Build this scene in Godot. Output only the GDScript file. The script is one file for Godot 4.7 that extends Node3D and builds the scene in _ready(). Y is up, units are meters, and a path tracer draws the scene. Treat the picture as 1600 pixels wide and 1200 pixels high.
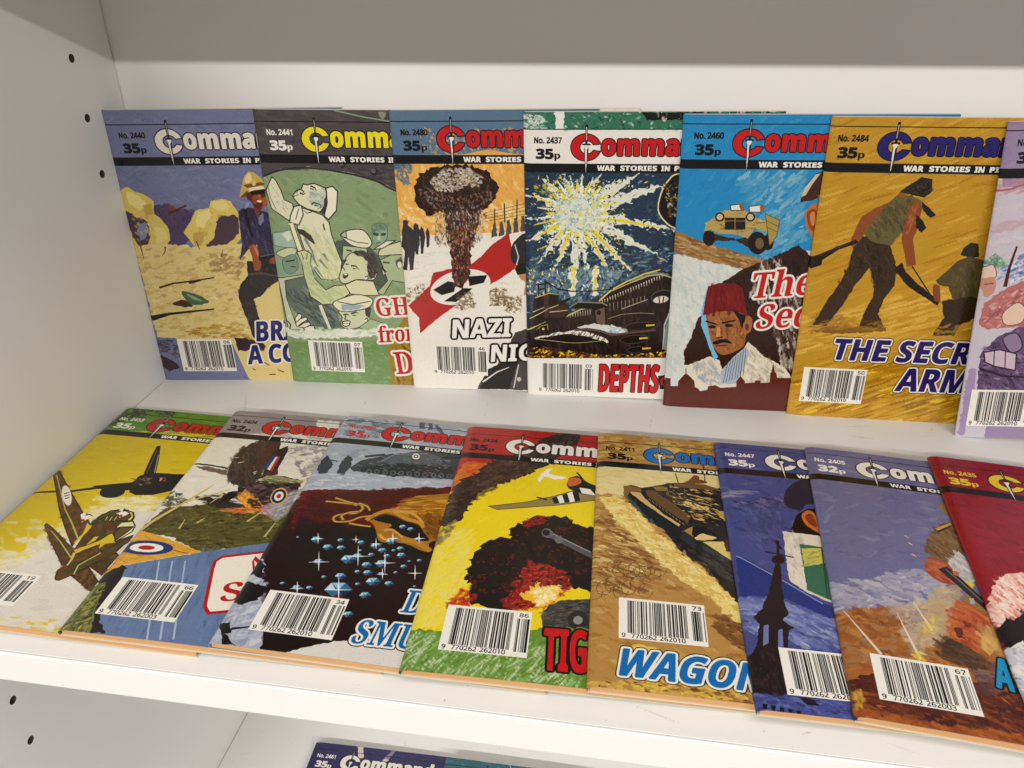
extends Node3D
# A white bookcase with two rows of picture-story comics, lit by a row of ceiling tubes in front of it.
const BW := 0.1408       # comic width, m
const BH := 0.178        # comic height, m
const S := 8.0           # drawing pixels per millimetre of cover
var img: Image
var rng := RandomNumberGenerator.new()
var masks := {}
var fonts := []
var names := {}
var grain: Image

func _ready():
	# ---- camera, surroundings, lights, exposure
	var cam := Camera3D.new()
	cam.name = "camera"
	add_child(cam)
	cam.position = Vector3(0.3190, 0.2639, 0.4736)
	cam.rotation_order = EULER_ORDER_YXZ
	cam.rotation_degrees = Vector3(-28.707, 9.860, -1.001)
	cam.fov = 50.209
	cam.near = 0.02
	cam.far = 30.0
	cam.current = true
	var we := WorldEnvironment.new()
	we.name = "surroundings"
	var env := Environment.new()
	env.background_mode = Environment.BG_COLOR
	env.background_color = Color(0.84, 0.818, 0.8)
	env.background_energy_multiplier = 0.52
	env.tonemap_mode = Environment.TONE_MAPPER_LINEAR
	env.tonemap_exposure = 0.96
	env.sdfgi_enabled = true
	env.ssao_enabled = true
	env.ssil_enabled = true
	we.environment = env
	add_child(we)
	for i in LAMPS.size():
		tube_lamp(LAMPS[i], i)
	panel_lamp(Vector3(0.55, 1.5, 1.0))
	rng.seed = 11
	for w in [["Droid Sans", 700], ["Droid Serif", 700], ["Droid Sans", 400]]:
		var f := SystemFont.new()
		f.font_names = PackedStringArray([w[0]])
		f.font_weight = w[1]
		fonts.append(f)
	grain = make_grain()
	bookcase()
	comics()

const LAMPS := [Vector3(-0.75, 1.45, 2.85), Vector3(0.75, 1.45, 2.85), Vector3(2.25, 1.45, 2.85)]

func tube_lamp(at: Vector3, i: int):
	var o := Node3D.new()
	o.name = "ceiling_light" if i == 0 else "ceiling_light_%03d" % i
	add_child(o)
	o.position = at
	o.set_meta("label", "long white ceiling tube light hanging in front of the bookcase")
	o.set_meta("category", "ceiling light")
	o.set_meta("group", "row of ceiling tube lights")
	var body := BoxMesh.new()
	body.size = Vector3(1.24, 0.05, 0.1)
	part("housing", body, flat(Color(0.8, 0.8, 0.8), 0.5), o).position.y = 0.03
	var gl := StandardMaterial3D.new()
	gl.albedo_color = Color(0.9, 0.9, 0.88)
	gl.emission_enabled = true
	gl.emission = Color(1.0, 0.95, 0.88)
	gl.emission_energy_multiplier = 3.0
	var tube := BoxMesh.new()
	tube.size = Vector3(1.2, 0.006, 0.07)
	part("diffuser", tube, gl, o)
	var l := AreaLight3D.new()
	l.name = "tube_glow"
	l.area_size = Vector2(1.2, 0.07)
	l.light_energy = LAMP_ENERGY[i]
	l.light_color = Color(1.0, 0.98, 0.952)
	l.area_range = 12.0
	l.shadow_enabled = true
	o.add_child(l)
	l.position = Vector3(0, -0.012, 0)
	l.rotation_degrees = Vector3(-90, 0, 0)

func panel_lamp(at: Vector3):
	var o := Node3D.new()
	o.name = "ceiling_panel_light"
	add_child(o)
	o.position = at
	o.set_meta("label", "wide flat white ceiling light panel just in front of the bookcase")
	o.set_meta("category", "ceiling light")
	var body := BoxMesh.new()
	body.size = Vector3(1.26, 0.04, 0.66)
	part("frame", body, flat(Color(0.8, 0.8, 0.8), 0.5), o).position.y = 0.024
	var gl := StandardMaterial3D.new()
	gl.albedo_color = Color(0.9, 0.9, 0.88)
	gl.emission_enabled = true
	gl.emission = Color(1.0, 0.98, 0.952)
	gl.emission_energy_multiplier = 0.7
	var sheet := BoxMesh.new()
	sheet.size = Vector3(1.2, 0.006, 0.6)
	part("diffuser", sheet, gl, o)
	var l := AreaLight3D.new()
	l.name = "panel_glow"
	l.area_size = Vector2(1.2, 0.6)
	l.light_energy = 1.2
	l.light_color = Color(1.0, 0.98, 0.952)
	l.area_range = 8.0
	l.shadow_enabled = true
	o.add_child(l)
	l.position = Vector3(0, -0.012, 0)
	l.rotation_degrees = Vector3(-90, 0, 0)

const LAMP_ENERGY := [12.0, 3.3, 8.5]

func part(called: String, mesh: Mesh, m: Material, parent: Node) -> MeshInstance3D:
	var o := MeshInstance3D.new()
	o.name = called
	o.mesh = mesh
	o.material_override = m
	parent.add_child(o, true)
	return o

func flat(c: Color, rough: float) -> StandardMaterial3D:
	var m := StandardMaterial3D.new()
	m.albedo_color = c
	m.roughness = rough
	return m

# ------------------------------------------------------------------ drawing on the cover canvas (millimetres)
func rgb(r: int, g: int, b: int) -> Color:
	return Color8(r, g, b)

func bg(c: Color):
	img.fill(c)

func gr(a: Color, b: Color, y0: float, y1: float):
	var n := int((y1 - y0) * S)
	for k in n:
		img.fill_rect(Rect2i(0, int(y0 * S) + k, img.get_width(), 1), a.lerp(b, k / float(n)))

func px(a: Array) -> PackedVector2Array:
	var p := PackedVector2Array()
	for i in range(0, a.size(), 2):
		p.append(Vector2(a[i], a[i + 1]) * S)
	return p

func curve(p: PackedVector2Array, closed: bool) -> PackedVector2Array:
	var n := p.size()
	var o := PackedVector2Array()
	for i in (n if closed else n - 1):
		var a := p[(i - 1 + n) % n] if closed or i > 0 else p[i]
		var d := p[(i + 2) % n] if closed or i + 2 < n else p[i + 1]
		for k in 5:
			o.append(p[i].cubic_interpolate(p[(i + 1) % n], a, d, k / 5.0))
	if not closed:
		o.append(p[n - 1])
	return o

func roughen(p: PackedVector2Array, r: float) -> PackedVector2Array:
	var o := PackedVector2Array()
	var n := p.size()
	for i in n:
		var q := p[(i + 1) % n]
		var k := clampi(int(p[i].distance_to(q) / (S * 1.3)), 1, 60)
		for j in k:
			o.append(p[i].lerp(q, j / float(k)) + Vector2(rng.randf_range(-r, r), rng.randf_range(-r, r)) * S)
	return o

func fill(p: PackedVector2Array, c: Color):
	var lo := 1e9
	var hi := -1e9
	for q in p:
		lo = minf(lo, q.y)
		hi = maxf(hi, q.y)
	var y0 := maxi(0, int(ceil(lo)))
	var y1 := mini(img.get_height() - 1, int(floor(hi)))
	if y1 < y0:
		return
	var rows := []
	for y in y1 - y0 + 1:
		rows.append([])
	var n := p.size()
	for i in n:
		var a := p[i]
		var b := p[(i + 1) % n]
		if a.y == b.y:
			continue
		if a.y > b.y:
			var t := a
			a = b
			b = t
		var k := (b.x - a.x) / (b.y - a.y)
		for y in range(maxi(y0, int(ceil(a.y))), mini(y1 + 1, int(ceil(b.y)))):
			rows[y - y0].append(a.x + (y - a.y) * k)
	var w := img.get_width()
	for y in rows.size():
		var r: Array = rows[y]
		r.sort()
		for j in range(0, r.size() - 1, 2):
			var x0 := maxi(0, int(round(r[j])))
			var x1 := mini(w, int(round(r[j + 1])))
			if x1 > x0:
				img.fill_rect(Rect2i(x0, y0 + y, x1 - x0, 1), c)

# polygon, optionally with a curved outline and an uneven painted edge
func pg(c: Color, a: Array, smooth: int, rough: float):
	var p := px(a)
	if smooth:
		p = curve(p, true)
	if rough > 0.0:
		p = roughen(p, rough)
	fill(p, c)

# tapering line
func ln(c: Color, a: Array, w0: float, w1: float, smooth: int, closed: int):
	var p := px(a)
	if smooth:
		p = curve(p, closed == 1)
	if closed:
		p.append(p[0])
	var n := p.size()
	for i in n - 1:
		var d := p[i + 1] - p[i]
		if d.length() < 0.01:
			continue
		var q := d.orthogonal().normalized()
		var r0 := maxf(0.6, lerpf(w0, w1, i / float(n - 1)) * S * 0.5)
		var r1 := maxf(0.6, lerpf(w0, w1, (i + 1) / float(n - 1)) * S * 0.5)
		var e := d.normalized() * r1 * 0.5
		fill(PackedVector2Array([p[i] + q * r0 - e, p[i + 1] + q * r1 + e, p[i + 1] + e * 1.6, p[i + 1] - q * r1 + e, p[i] - q * r0 - e]), c)

# brush dabs scattered over a region: a soft underlayer, then thinner translucent strokes
func db(cs: Array, a: Array, n: int, length: float, wide: float, ang: float, jit: float):
	var p := px(a)
	var lo := p[0]
	var hi := p[0]
	for q in p:
		lo = lo.min(q)
		hi = hi.max(q)
	var full := Vector2(img.get_size())
	lo = lo.max(Vector2(-40, -40))
	hi = hi.min(full + Vector2(40, 40))
	if hi.x - lo.x < 4 or hi.y - lo.y < 4:
		return
	var pad := Vector2.ONE * (length * S * 0.65 + 12.0)
	var from := (lo - pad).max(Vector2.ZERO).floor()
	var size := Vector2i((hi + pad).min(full) - from)
	if size.x < 8 or size.y < 8:
		return
	var mean := Color(0, 0, 0, 0)
	for c in cs:
		mean += c / cs.size()
	mean.a = 0.0
	var keep := img
	for layer in 2:
		img = Image.create(size.x, size.y, false, Image.FORMAT_RGBA8)
		img.fill(mean)
		var tries := 0
		var done := 0
		var want := n if layer == 0 else n
		while done < want and tries < n * 6:
			tries += 1
			var at := Vector2(rng.randf_range(lo.x, hi.x), rng.randf_range(lo.y, hi.y))
			if not Geometry2D.is_point_in_polygon(at, p):
				continue
			done += 1
			at -= from
			var t := deg_to_rad(ang + rng.randf_range(-jit, jit))
			var d := Vector2(cos(t), sin(t)) * length * S * rng.randf_range(0.3, 0.62)
			var q := d.orthogonal().normalized() * wide * S * rng.randf_range(0.25, 0.6) * (1.0 if layer == 0 else 0.45)
			var c: Color = cs[rng.randi() % cs.size()]
			c.a = rng.randf_range(0.5, 0.8) if layer == 0 else rng.randf_range(0.12, 0.5)
			fill(PackedVector2Array([at - d + q * 0.2, at - d * 0.6 + q * rng.randf_range(0.6, 1.1), at + d * 0.5 + q, at + d + q * rng.randf_range(-0.4, 0.4), at + d * 0.6 - q * rng.randf_range(0.7, 1.1), at - d * 0.5 - q]), c)
		if layer == 0:
			img.resize(maxi(2, size.x / 6), maxi(2, size.y / 6), Image.INTERPOLATE_BILINEAR)
			img.resize(size.x, size.y, Image.INTERPOLATE_CUBIC)
		else:
			img.resize(maxi(2, size.x / 2), maxi(2, size.y / 2), Image.INTERPOLATE_BILINEAR)
			img.resize(size.x, size.y, Image.INTERPOLATE_BILINEAR)
		keep.blend_rect(img, Rect2i(Vector2i.ZERO, size), Vector2i(from))
	img = keep

# small crisp marks of paint or ink over a region
func sp(cs: Array, a: Array, n: int, length: float, wide: float, ang: float, jit: float):
	var p := px(a)
	var lo := p[0]
	var hi := p[0]
	for q in p:
		lo = lo.min(q)
		hi = hi.max(q)
	lo = lo.max(Vector2.ZERO)
	hi = hi.min(Vector2(img.get_size()))
	var tries := 0
	var done := 0
	while done < n and tries < n * 6:
		tries += 1
		var at := Vector2(rng.randf_range(lo.x, hi.x), rng.randf_range(lo.y, hi.y))
		if not Geometry2D.is_point_in_polygon(at, p):
			continue
		done += 1
		var t := deg_to_rad(ang + rng.randf_range(-jit, jit))
		var d := Vector2(cos(t), sin(t)) * length * S * rng.randf_range(0.15, 0.6)
		var q := d.orthogonal().normalized() * wide * S * rng.randf_range(0.2, 0.55)
		fill(PackedVector2Array([at - d, at + q * rng.randf_range(0.5, 1.2), at + d * rng.randf_range(0.8, 1.2), at - d * 0.3 - q]), cs[rng.randi() % cs.size()])

func glyphs(text: String, font: int) -> PackedVector2Array:
	var key := text + str(font)
	if masks.has(key):
		return masks[key]
	var tm := TextMesh.new()
	tm.text = text
	tm.font = fonts[font]
	tm.font_size = 96
	tm.pixel_size = 1.0
	tm.depth = 0.0
	var arr := tm.get_mesh_arrays()
	var v: PackedVector3Array = arr[Mesh.ARRAY_VERTEX]
	var ix: PackedInt32Array = arr[Mesh.ARRAY_INDEX]
	var lo := Vector2(1e9, 1e9)
	var hi := -lo
	for q in v:
		lo = lo.min(Vector2(q.x, q.y))
		hi = hi.max(Vector2(q.x, q.y))
	var o := PackedVector2Array()
	o.append((hi - lo))
	for i in ix:
		o.append((Vector2(v[i].x, v[i].y) - lo) / (hi - lo))
	masks[key] = o
	return o

# lettering: baseline start x, y, height, width (0 keeps the shape), angle, slant, colour, outlines [radius, colour, ...]
func tx(text: String, x: float, y: float, h: float, w: float, ang: float, slant: float, c: Color, outs: Array, font: int):
	var g := glyphs(text, font)
	if w <= 0.0:
		w = h * g[0].x / g[0].y
	var m := 3.0 * S
	var size := Vector2i(int((w + absf(slant) * h) * S + h * S * 0.6 + 2 * m), int(h * S + w * S * absf(sin(deg_to_rad(ang))) * 2.0 + 2 * m))
	var off := Vector2(m, size.y * 0.5 + h * S * 0.5)
	var keep := img
	img = Image.create(size.x, size.y, false, Image.FORMAT_RGBA8)
	var rot := Transform2D(deg_to_rad(ang), off)
	for i in range(1, g.size() - 2, 3):
		var t := PackedVector2Array()
		for k in 3:
			var q := g[i + k]
			t.append(rot * (Vector2(q.x * w + slant * q.y * h, -q.y * h) * S))
		tri(t)
	var mask := img
	img = keep
	var at := Vector2(x, y) * S - off
	for i in range(0, outs.size(), 2):
		var src := Image.create(size.x, size.y, false, Image.FORMAT_RGBA8)
		src.fill(outs[i + 1])
		var r: float = outs[i] * S
		for k in 20:
			var d := Vector2.from_angle(k * TAU / 20.0)
			stamp(src, mask, at + d * r)
			if k % 2 == 0:
				stamp(src, mask, at + d * r * 0.5)
	var solid := Image.create(size.x, size.y, false, Image.FORMAT_RGBA8)
	solid.fill(c)
	stamp(solid, mask, at)
	if font == 0 and h > 7.0:
		for k in 8:
			stamp(solid, mask, at + Vector2.from_angle(k * TAU / 8.0) * 0.3 * S)

func tri(t: PackedVector2Array):
	var lo := minf(t[0].y, minf(t[1].y, t[2].y))
	var hi := maxf(t[0].y, maxf(t[1].y, t[2].y))
	for y in range(int(floor(lo)), int(ceil(hi)) + 1):
		var x0 := 1e9
		var x1 := -1e9
		var yy := clampf(y + 0.5, lo, hi)
		for i in 3:
			var a := t[i]
			var b := t[(i + 1) % 3]
			if minf(a.y, b.y) <= yy and maxf(a.y, b.y) >= yy and a.y != b.y:
				var xx := a.x + (yy - a.y) * (b.x - a.x) / (b.y - a.y)
				x0 = minf(x0, xx)
				x1 = maxf(x1, xx)
		if x1 - x0 > 0.05 and absf(yy - (y + 0.5)) < 0.45:
			var xa := int(floor(x0 + 0.3))
			img.fill_rect(Rect2i(xa, y, maxi(1, int(ceil(x1 - 0.3)) - xa), 1), Color.WHITE)

func stamp(src: Image, mask: Image, at: Vector2):
	img.blit_rect_mask(src, mask, Rect2i(Vector2i.ZERO, src.get_size()), Vector2i(at.round()))

# the series masthead: rule, number, price, big C with a dagger through it, the rest of the name, black band
func mast(no: String, price: String, cc: Color, tc: Color, cleft: float, dy: float, nc: Color):
	var k := rgb(21, 18, 15)
	var ox := cleft - 26.7
	pg(k, [0, 5.8 + dy, 141, 5.8 + dy, 141, 6.3 + dy, 0, 6.3 + dy], 0, 0)
	pg(k, [0, 25.0 + dy, 141, 25.0 + dy, 141, 30.0 + dy, 0, 30.0 + dy], 0, 0)
	for w in [["WAR", 41.9, 9.9], ["STORIES", 54.9, 20.2], ["IN", 77.6, 4.6], ["PICTURES", 85.0, 23.6]]:
		tx(w[0], w[1] + ox, 28.8 + dy, 2.7, w[2], 0, 0, rgb(242, 238, 230), [0.12, rgb(242, 238, 230)], 0)
	tx("No. " + no, 6.2 + ox, 13.8 + dy, 3.2, 15.4, 0, 0, nc, [0.14, nc], 2)
	tx(price, 7.3 + ox, 22.4 + dy, 5.4, 9.6, 0, 0, nc, [0.25, nc], 0)
	tx("p", 17.6 + ox, 23.6 + dy, 4.0, 3.2, 0, 0, nc, [], 0)
	tx("ommando", 44.4 + ox, 20.3 + dy, 11.6, 68.0, 0, 0, cc, [1.0, k, 0.45, cc], 0)
	var a := []
	for i in 37:
		var t := deg_to_rad(-14.0 - i * (360.0 - 30.0) / 36.0)
		a.append_array([35.2 + ox + cos(t) * 8.5, 16.0 + dy + sin(t) * 7.5])
	for i in 25:
		var t := deg_to_rad(26.0 - 360.0 + i * (360.0 - 50.0) / 24.0)
		a.append_array([35.8 + ox + cos(t) * 3.9, 16.0 + dy + sin(t) * 3.6])
	pg(cc, a, 0, 0)
	ln(k, a, 0.55, 0.55, 0, 1)
	var x := 35.5 + ox
	pg(k, [x - 0.7, 3.6 + dy, x + 0.7, 3.6 + dy, x + 0.6, 14.5 + dy, x - 0.6, 14.5 + dy], 0, 0)
	pg(rgb(207, 200, 188), [x - 0.2, 5.0 + dy, x + 0.2, 5.0 + dy, x + 0.2, 12.0 + dy, x - 0.2, 12.0 + dy], 0, 0)
	pg(k, [x - 2.2, 14.0 + dy, x + 2.2, 14.0 + dy, x + 2.2, 14.9 + dy, x - 2.2, 14.9 + dy], 0, 0)
	pg(k, [x - 1.3, 15.0 + dy, x + 1.3, 15.0 + dy, x + 0.9, 23 + dy, x, 32.0 + dy, x - 0.9, 23 + dy], 0, 0)
	pg(rgb(236, 232, 222), [x - 0.9, 15.3 + dy, x + 0.3, 15.3 + dy, x + 0.35, 23 + dy, x, 31.0 + dy, x - 0.55, 23 + dy], 0, 0)
	pg(rgb(236, 232, 222), [x - 1.2, 14.9 + dy, x + 1.2, 14.9 + dy, x + 0.9, 16.6 + dy, x, 17.2 + dy, x - 0.9, 16.6 + dy], 1, 0)

const LCODE := ["0001101", "0011001", "0010011", "0111101", "0100011", "0110001", "0101111", "0111011", "0110111", "0001011"]
const PARITY := ["LLLLLL", "LLGLGG", "LLGGLG", "LLGGGL", "LGLLGG", "LGGLLG", "LGGGLL", "LGLGLG", "LGLGGL", "LGGLGL"]

func bars(bits: String, x: float, y0: float, y1: float, m: float):
	for i in bits.length():
		if bits[i] == "1":
			pg(rgb(23, 19, 15), [x + i * m, y0, x + (i + 1) * m, y0, x + (i + 1) * m, y1, x + i * m, y1], 0, 0)

func digit(d: int, kind: String) -> String:
	var l: String = LCODE[d]
	var r := ""
	for ch in l:
		r += "0" if ch == "1" else "1"
	if kind == "L":
		return l
	return r if kind == "R" else r.reverse()

func barcode(x: float, y: float, add: String, code: String, ang: float, w: float, h: float):
	pg(rgb(238, 235, 226), [x, y, x + w, y, x + w, y + h, x, y + h], 0, 0)
	var num := "9770262" + code
	var bits := "101"
	for i in 6:
		bits += digit(int(num[i + 1]), PARITY[9][i])
	bits += "01010"
	for i in 6:
		bits += digit(int(num[i + 7]), "R")
	bits += "101"
	var m := 0.262
	var x0 := x + 3.7
	bars(bits, x0, y + 1.3, y + h - 3.3, m)
	var two := int(add)
	var par: String = ["LL", "LG", "GL", "GG"][two % 4]
	var extra := "1011" + digit(int(add[0]), par[0]) + "01" + digit(int(add[1]), par[1])
	bars(extra, x0 + 95 * m + 2.0, y + 4.2, y + h - 2.6, m)
	var t := rgb(23, 19, 15)
	tx("9", x + 1.2, y + h - 0.7, 2.3, 1.5, 0, 0, t, [], 2)
	tx("770262", x0 + 1.4, y + h - 0.7, 2.3, 10.4, 0, 0, t, [], 2)
	tx(code, x0 + 13.2, y + h - 0.7, 2.3, 10.4, 0, 0, t, [], 2)
	tx(add, x0 + 95 * m + 2.6, y + 3.4, 2.2, 3.9, 0, 0, t, [], 2)

func make_grain() -> Image:
	var o := Image.create(752, 949, false, Image.FORMAT_RGBA8)
	var r := RandomNumberGenerator.new()
	r.seed = 3
	for i in 26000:
		var b := r.randf() < 0.5
		o.fill_rect(Rect2i(r.randi() % 752, r.randi() % 949, 1 + r.randi() % 3, 1 + r.randi() % 2), Color(0 if b else 1, 0 if b else 1, 0 if b else 0.95, r.randf_range(0.03, 0.1)))
	return o

func printed(which: String) -> StandardMaterial3D:
	img = Image.create(1128, 1424, false, Image.FORMAT_RGBA8)
	rng.seed = hash(which)
	paint(which)
	img.resize(752, 949, Image.INTERPOLATE_CUBIC)
	img.adjust_bcs(0.89, 1.2, 0.98)
	img.blend_rect(grain, Rect2i(0, 0, 752, 949), Vector2i.ZERO)
	img.convert(Image.FORMAT_RGB8)
	var m := StandardMaterial3D.new()
	m.albedo_texture = ImageTexture.create_from_image(img)
	m.roughness = 0.25
	m.metallic_specular = 0.5
	return m

# ------------------------------------------------------------------ the bookcase
func board(called: String, size: Vector3, at: Vector3, m: Material, parent: Node, bevel := 0.0008) -> MeshInstance3D:
	var st := SurfaceTool.new()
	st.begin(Mesh.PRIMITIVE_TRIANGLES)
	chamfered(st, size, bevel)
	st.generate_normals()
	var o := part(called, st.commit(), m, parent)
	o.position = at
	return o

# a box centred on its origin with all twelve edges chamfered
func chamfered(st: SurfaceTool, size: Vector3, b: float):
	var h := size * 0.5
	var pts := func(s: Vector3, ax: int) -> Vector3:
		var p := Vector3(s.x * (h.x - b), s.y * (h.y - b), s.z * (h.z - b))
		p[ax] = s[ax] * h[ax]
		return p
	st.set_smooth_group(-1)
	for ax in 3:
		var u := (ax + 1) % 3
		var v := (ax + 2) % 3
		for sg in [-1.0, 1.0]:
			var q := []
			for c in [[-1, -1], [1, -1], [1, 1], [-1, 1]]:
				var s := Vector3.ZERO
				s[ax] = sg
				s[u] = c[0]
				s[v] = c[1]
				q.append(pts.call(s, ax))
			quad(st, q[0], q[1], q[2], q[3], sg > 0)
		for su in [-1.0, 1.0]:
			for sv in [-1.0, 1.0]:
				var s := Vector3.ZERO
				s[u] = su
				s[v] = sv
				var e := s
				e[ax] = -1.0
				var f := s
				f[ax] = 1.0
				quad(st, pts.call(e, u), pts.call(f, u), pts.call(f, v), pts.call(e, v), su * sv < 0)
	for sx in [-1.0, 1.0]:
		for sy in [-1.0, 1.0]:
			for sz in [-1.0, 1.0]:
				var s := Vector3(sx, sy, sz)
				var t := [pts.call(s, 0), pts.call(s, 1), pts.call(s, 2)]
				if sx * sy * sz > 0:
					t = [t[0], t[2], t[1]]
				for p in t:
					st.add_vertex(p)

func quad(st: SurfaceTool, a: Vector3, b: Vector3, c: Vector3, d: Vector3, flip: bool):
	for p in ([a, c, b, a, d, c] if flip else [a, b, c, a, c, d]):
		st.add_vertex(p)

func melamine(tint: Color, seed_no: int) -> StandardMaterial3D:
	var m := StandardMaterial3D.new()
	m.albedo_color = tint
	m.roughness = 0.42
	m.metallic_specular = 0.45
	var n := FastNoiseLite.new()
	n.seed = seed_no
	n.frequency = 0.02
	var t := NoiseTexture2D.new()
	t.width = 256
	t.height = 256
	t.seamless = true
	t.noise = n
	t.as_normal_map = true
	t.bump_strength = 0.6
	m.normal_enabled = true
	m.normal_texture = t
	m.normal_scale = 0.12
	m.uv1_triplanar = true
	m.uv1_world_triplanar = true
	m.uv1_scale = Vector3(14, 14, 14)
	return m

func worn_top(w: float, d: float) -> StandardMaterial3D:
	# white board surface with the faint scratches and smudges it shows
	var im := Image.create(2048, 512, false, Image.FORMAT_RGBA8)
	im.fill(Color(0.905, 0.902, 0.895))
	var keep := img
	img = im
	var r := RandomNumberGenerator.new()
	r.seed = 77
	for i in 90:
		var a := Vector2(r.randf() * 2048, r.randf() * 512)
		var t := r.randf_range(-0.5, 0.5) + (1.57 if r.randf() < 0.3 else 0.0)
		var l := r.randf_range(6, 46)
		var d2 := Vector2(cos(t), sin(t)) * l
		var q := d2.orthogonal().normalized() * r.randf_range(0.5, 1.1)
		fill(PackedVector2Array([a, a + d2 * 0.5 + q, a + d2, a + d2 * 0.5 - q]), Color(0.905, 0.902, 0.895).lerp(Color(0.6, 0.58, 0.55), r.randf_range(0.1, 0.4)))
	for i in 240:
		var b := r.randf_range(0.1, 0.5)
		im.fill_rect(Rect2i(r.randi() % 2048, r.randi() % 512, 1 + r.randi() % 2, 1 + r.randi() % 2), Color(0.905, 0.902, 0.895).lerp(Color(0.5, 0.48, 0.44), b))
	img = keep
	im.convert(Image.FORMAT_RGB8)
	var m := melamine(Color.WHITE, 5)
	m.uv1_triplanar = false
	m.uv1_world_triplanar = false
	m.uv1_scale = Vector3.ONE
	m.normal_enabled = false
	m.albedo_texture = ImageTexture.create_from_image(im)
	return m

const WIDE := 1.0
const DEEP := 0.2625
const PITCH := 0.3324
const THICK := 0.017

func bookcase():
	var o := Node3D.new()
	o.name = "bookcase"
	add_child(o)
	o.position = Vector3(0, -PITCH - THICK, 0)
	o.set_meta("label", "white melamine bookcase with open shelves and drilled peg holes in its side")
	o.set_meta("category", "bookcase")
	var up := PITCH + THICK          # lifts parts so that the main shelf top is y = 0
	var white := melamine(Color(0.905, 0.902, 0.895), 1)
	var top := worn_top(WIDE, DEEP)
	var edge := melamine(Color(0.91, 0.91, 0.905), 2)
	edge.roughness = 0.3
	board("back_panel", Vector3(WIDE + 0.036, 1.1, 0.008), Vector3(WIDE / 2, up + 0.05, -0.0045), white, o)
	# left side with its peg holes really drilled
	var side := CSGBox3D.new()
	side.name = "side_panel"
	side.size = Vector3(0.018, 1.1, DEEP + 0.001)
	side.material = white
	o.add_child(side)
	side.position = Vector3(-0.0092, up + 0.05, DEEP / 2 + 0.0008)
	var dark := flat(Color(0.30, 0.25, 0.2), 0.9)
	for h in [[0.240, 0.0370], [0.208, 0.0370], [0.176, 0.0366], [0.144, 0.0362], [-0.092, 0.218], [-0.124, 0.218], [-0.156, 0.218], [-0.188, 0.218]]:
		var c := CSGCylinder3D.new()
		c.name = "peg_hole"
		c.operation = CSGShape3D.OPERATION_SUBTRACTION
		c.radius = 0.0024
		c.height = 0.02
		c.sides = 20
		c.material = dark
		side.add_child(c, true)
		c.rotation_degrees.z = 90
		c.position = Vector3(0.0092, h[0] - 0.05, h[1] - DEEP / 2 - 0.0008)
	board("side_panel", Vector3(0.018, 1.1, DEEP + 0.001), Vector3(WIDE + 0.0092, up + 0.05, DEEP / 2 + 0.0008), white, o)
	for k in 3:
		var y := up + (1 - k) * PITCH - THICK / 2
		var s := board("shelf", Vector3(WIDE - 0.0006, THICK, DEEP - 0.0018), Vector3(WIDE / 2, y, (DEEP - 0.0018) / 2 + 0.0004), white, o, 0.00015)
		var sheet := PlaneMesh.new()
		sheet.size = Vector2(WIDE - 0.003, DEEP - 0.004)
		part("worn_surface", sheet, top, s).position.y = THICK / 2 + 0.00012
		board("edge_band", Vector3(WIDE - 0.0006, THICK + 0.0003, 0.0016), Vector3(0, 0, (DEEP - 0.0018) / 2 + 0.00081), edge, s, 0.0005)

# ------------------------------------------------------------------ the comics
func swell(u: float, v: float, puff: float) -> float:
	# front cover: rolls back at the spine, bellies a little over the pages
	var x := u * BW
	var z := puff * sin(PI * pow(u, 0.7)) * (0.75 + 0.25 * sin(PI * v))
	if x < 0.004:
		z -= 0.0011 * pow(1.0 - x / 0.004, 2.0)
	return z

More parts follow.
